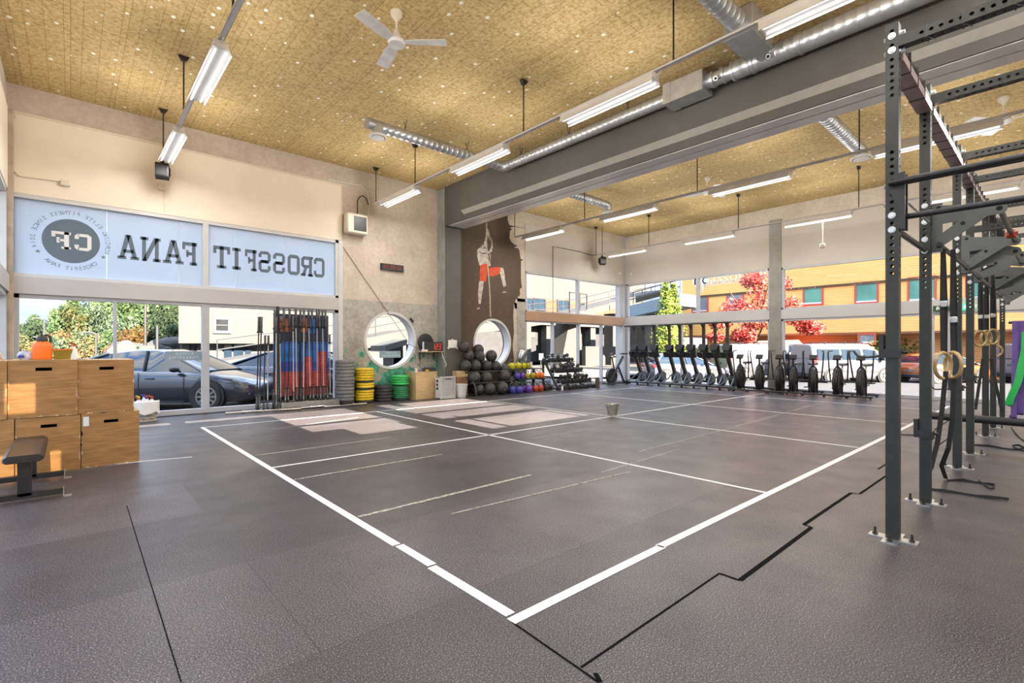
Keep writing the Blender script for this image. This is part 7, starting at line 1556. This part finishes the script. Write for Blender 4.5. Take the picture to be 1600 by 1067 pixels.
for px, dep, ytop, kd, h in spec:
    x, y, _ = camw(px, dep); zt = CAMZ + (HY - ytop) * dep / FPX; cnt[kd] = cnt.get(kd, 0) + 1
    tree(kd, '%s on the slope outside, %s of its kind' % (KN[kd], ORD[cnt[kd] - 1]), x, y, zt - h * .97, h, random.uniform(5.5, 7.5) * (h / 10) ** .5)
# relabel the trees from left to right so that each label can be followed in the photo
for kd in KN:
    ts = [o for o in COL.objects if o.name.startswith('tree') and o.get('label', '').startswith(KN[kd])]
    ts.sort(key=lambda o: (o.location.x * UX[0] + o.location.y * UY[0]) / (o.location.x * UX[1] + o.location.y * UX[1] + 1e-9) if False else (o.location.x * UX[0] + o.location.y * UX[1] * 0 + o.location.y * UY[0]) / (o.location.x * UX[1] + o.location.y * UY[1]))
    for i, o in enumerate(ts): o['label'] = '%s on the slope outside, %s from the left' % (KN[kd], ORD[i])
# rocks and scrub near the car park edge
for i, (px, py, dep, r) in enumerate(((196, 551, 40, 1.1), (206, 549, 41, .9), (262, 549, 40, 1.4), (271, 546, 42, 1.2), (252, 552, 39, .9))):
    x, y, _ = camw(px, dep); z = CAMZ + (HY - py) * dep / FPX; t = thing('boulder', 'pale grey boulder at the foot of the slope, %s from the left' % ORD[(0, 1, 3, 4, 2)[i]], 'rock', 'boulders at the slope'); blob(MB(), (0, 0, 0), r, (1.3, 1, .8), i + 2, .35, 2).build('rock', M['white_conc'], t); t.location = (x, y, z)
def lamp_post(px, yt, yb, dep, label, m_, head):
    x, y, _ = camw(px, dep); zt = CAMZ + (HY - yt) * dep / FPX; t = thing('street_lamp', label, 'lamp post', None, (x, y, -.12))
    MB().cyl((0, 0, 0), (0, 0, zt + .12), .085 if m_ == 'steel_dark' else .07, 10, .06).build('pole', M[m_], t)
    if head: MB().tube([(0, 0, zt + .1), (-.35 * UX[0], -.35 * UY[0], zt + .2), (-.8 * UX[0], -.8 * UY[0], zt + .18)], .05, 6).build('lamp_head', M['o_white'], t)
lamp_post(69, 499, 560, 34, 'grey lamp post outside, behind the orange sprayer', 'o_alu', True); lamp_post(150, 521, 560, 30, 'grey lamp post outside, just right of the spray bottle', 'o_alu', True)
lamp_post(227, 440, 560, 26, 'tall dark pole outside, in front of the trees and behind the white sign', 'steel_dark', False); lamp_post(245.5, 509, 560, 26, 'short pale post outside, right of the tall dark pole', 'o_alu', False)
x, y, _ = camw(227, 24); t = thing('yard_sign', 'white yard sign with a green round logo, outside above the sedan', 'sign', None, (x, y, 0), math.atan2(UY[0], UX[0]))
MB().box(-.46, .46, -.02, .02, 1.05, 1.47).build('board', M['o_white'], t, smooth=False)
for s_ in (-.4, .4): MB().cyl((s_, .03, -.12), (s_, .03, 1.4), .025, 8).build('leg', M['o_alu'], t)
MB().cyl((-.34, -.022, 1.36), (-.34, -.026, 1.36), .07, 20).build('logo', M['o_green'], t); b = MB()
put_text(b, 'NORDÅSVEIEN', .085, (.09, -.024, 1.37), (1, 0, 0), (0, 0, 1)) if False else b.box(-.2, .4, -.026, -.022, 1.345, 1.385)
b.box(-.42, .42, -.026, -.022, 1.215, 1.25).box(-.2, .25, -.026, -.022, 1.12, 1.15).build('text_lines', M['rig_plate'], t, smooth=False)
# east side plants
def plant(name, label, cat, kind, n, size, lumps, loc, trunk=None, seed=1):
    t = thing(name, label, cat, None, loc); leaf_mesh(kind, n, size, seed, lumps, None).build('foliage', M['lf'][kind], t, smooth=False, recalc=False)
    if trunk:
        for P_ in trunk: MB().tube(P_[0], P_[1], 8).build('branch', M['bark'], t)
    return t
def conifer(px, dep, ytop, w, label, seed):
    x, y, _ = camw(px, dep); h = CAMZ + (HY - ytop) * dep / FPX + .42
    plant('conifer', label, 'conifer', 'lime', 3800, .085, [((0, 0, h * q), w * (1.0 - .9 * q ** 2.2) + .05, (1, 1, 1.1)) for q in [i / 16 for i in range(17)]], (x, y, -.42), [([(0, 0, 0), (0, 0, h * .9)], [.12, .03])], seed)
conifer(1040, 30, 441, .95, 'tall yellow-green conifer outside behind the middle rowers', 4); conifer(1052, 31, 446, 1.0, 'second tall conifer just right of the first, behind the rowers', 6)
x, y, _ = camw(1182, 29.5)
tr = [([(0, 0, 0), (.05, .1, 1.6), (-.1, .1, 2.6)], [.13, .10, .07])] + [([(-.05, .1, 1.4 + .25 * k), (1.0 * math.cos(k * 1.3), 1.0 * math.sin(k * 1.3), 2.6 + .3 * k), (1.7 * math.cos(k * 1.3), 1.7 * math.sin(k * 1.3), 3.4 + .35 * k)], [.06, .04, .015]) for k in range(6)]
plant('maple_tree', 'bright red maple tree outside in front of the yellow building', 'tree', 'red', 6500, .085, [((.1, -.3, 3.6), 1.1, (1, 1, .7)), ((-.9, .7, 3.2), .95, (1, 1, .6)), ((.9, -1.2, 3.3), .9, (1, 1, .6)), ((.2, .2, 4.6), .75, (1, 1, .6)), ((.9, -.9, 4.4), .65, (1, 1, .6)), ((-1.3, 1.4, 2.6), .75, (1, 1, .5)), ((.6, -1.9, 2.8), .85, (1, 1, .5)), ((0, 0, 2.7), 1.0, (1, 1, .5)), ((1.2, -2.3, 2.3), .7, (1, 1, .5)), ((-.7, .4, 2.0), .7, (1, 1, .6)), ((-1.5, 1.6, 1.9), .5, (1, 1, .5))], (x, y, -.42), tr, 5).scale = (1.08, 1.08, 1.27)
def hedge(px0, px1, dep, ytop, ybot, label, seed, kind='hedge', n=2600):
    a = camw(px0, dep); b_ = camw(px1, dep); h = CAMZ + (HY - ytop) * dep / FPX + .42; L_ = []
    for i in range(14): f_ = i / 13; L_.append(((a[0] + (b_[0] - a[0]) * f_, a[1] + (b_[1] - a[1]) * f_, h * .5), h * .5, (1, 1, 1)))
    plant('hedge', label, 'hedge', kind, n, .12, L_, (0, 0, -.42), None, seed)
hedge(1072, 1128, 31, 540, 560, 'low green hedge outside behind the right-hand rowers', 8); hedge(1392, 1478, 31, 516, 552, 'green hedge outside between the rig posts, above the orange car', 9, n=4200); hedge(1350, 1395, 31, 528, 552, 'green shrub outside in front of the white van bonnet', 10)
t = thing('red_truck', 'red vehicle half hidden behind the maple tree', 'vehicle', None, (camw(1212, 33)[0], camw(1212, 33)[1], -.42), HD); b = MB(); b.loft([[(-2.6, -1, .5), (-2.6, 1, .5), (-2.6, 1, 2.2), (-2.6, -1, 2.2)], [(.9, -1, .5), (.9, 1, .5), (.9, 1, 2.3), (.9, -1, 2.3)], [(2.1, -1, .5), (2.1, 1, .5), (2.1, 1, 1.2), (2.1, -1, 1.2)]]); b.build('body', mat('faded_red_paint', (.30, .07, .06), .4, var=.1, coat=.5), t, smooth=False)
for x in (-1.6, 1.3):
    for s_ in (-1, 1): wheel(t, x, s_ * 1.0, -s_, .42, M['rim'], 6)
MB().box(.2, 1.0, -1.01, 1.01, 1.4, 2.0).build('cab_window', M['car_glass'], t, smooth=False)
# ================================================================ LIGHT, SKY, CAMERA
sun = bpy.data.lights.new('sun', 'SUN'); sun.energy = 36.0; sun.angle = math.radians(.12); sun.color = (1, .90, .76)
so = bpy.data.objects.new('sun', sun); COL.objects.link(so)
dirv = Vector((.015, 1.0, -.5)).normalized(); so.rotation_euler = dirv.to_track_quat('-Z', 'Y').to_euler(); so.location = (0, -30, 20)
W = bpy.data.worlds.new('sky'); S.world = W; W.use_nodes = True; nt = W.node_tree; nt.nodes.clear(); L = nt.links
out = _n(nt, 'ShaderNodeOutputWorld'); bg = _n(nt, 'ShaderNodeBackground'); tc = _n(nt, 'ShaderNodeTexCoord')
sep = _n(nt, 'ShaderNodeSeparateXYZ'); L.new(tc.outputs['Generated'], sep.inputs[0])
skyc = ramp(nt, sep.outputs['Z'], [(.0, (.62, .80, 1.0)), (.12, (.42, .66, 1.0)), (.5, (.20, .42, .85))])
cl = ramp(nt, noise_t(nt, mapping(nt, tc.outputs['Generated'], sc=(1.6, 1.6, 5)), 2.2, 6, .6), [(.42, (0,) * 3), (.60, (1,) * 3)])
L.new(mixc(nt, cl, skyc, (1.0, .99, .97)), bg.inputs[0]); g_ = ramp(nt, sep.outputs['Z'], [(.0, (.26,) * 3), (.12, (.34,) * 3), (.5, (.8,) * 3), (.9, (1.0,) * 3)]); L.new(math_n(nt, 'MULTIPLY', g_, 3.3), bg.inputs[1]); L.new(bg.outputs[0], out.inputs[0])
cam = bpy.data.cameras.new('camera'); cam.sensor_width = 36.0; cam.sensor_fit = 'HORIZONTAL'; cam.lens = FPX / 1600 * 36
cam.shift_y = (HY - 533.5) / 1600.0; cam.clip_start = .05; cam.clip_end = 500
co = bpy.data.objects.new('camera', cam); COL.objects.link(co); co.location = (0, 0, CAMZ)
fw = Vector((UX[1], UY[1], 0)); co.rotation_euler = fw.to_track_quat('-Z', 'Y').to_euler()
S.camera = co
vs = S.view_settings; vs.view_transform = 'Standard'; vs.look = 'None'; vs.gamma = 1.0; vs.use_curve_mapping = False; vs.exposure = 0.66
S.cycles.max_bounces = 10; S.cycles.diffuse_bounces = 5; S.cycles.glossy_bounces = 4; S.cycles.transparent_max_bounces = 16; S.cycles.transmission_bounces = 6
S.cycles.use_denoising = True; S.cycles.sample_clamp_indirect = 6.0; S.cycles.caustics_reflective = False; S.cycles.caustics_refractive = False
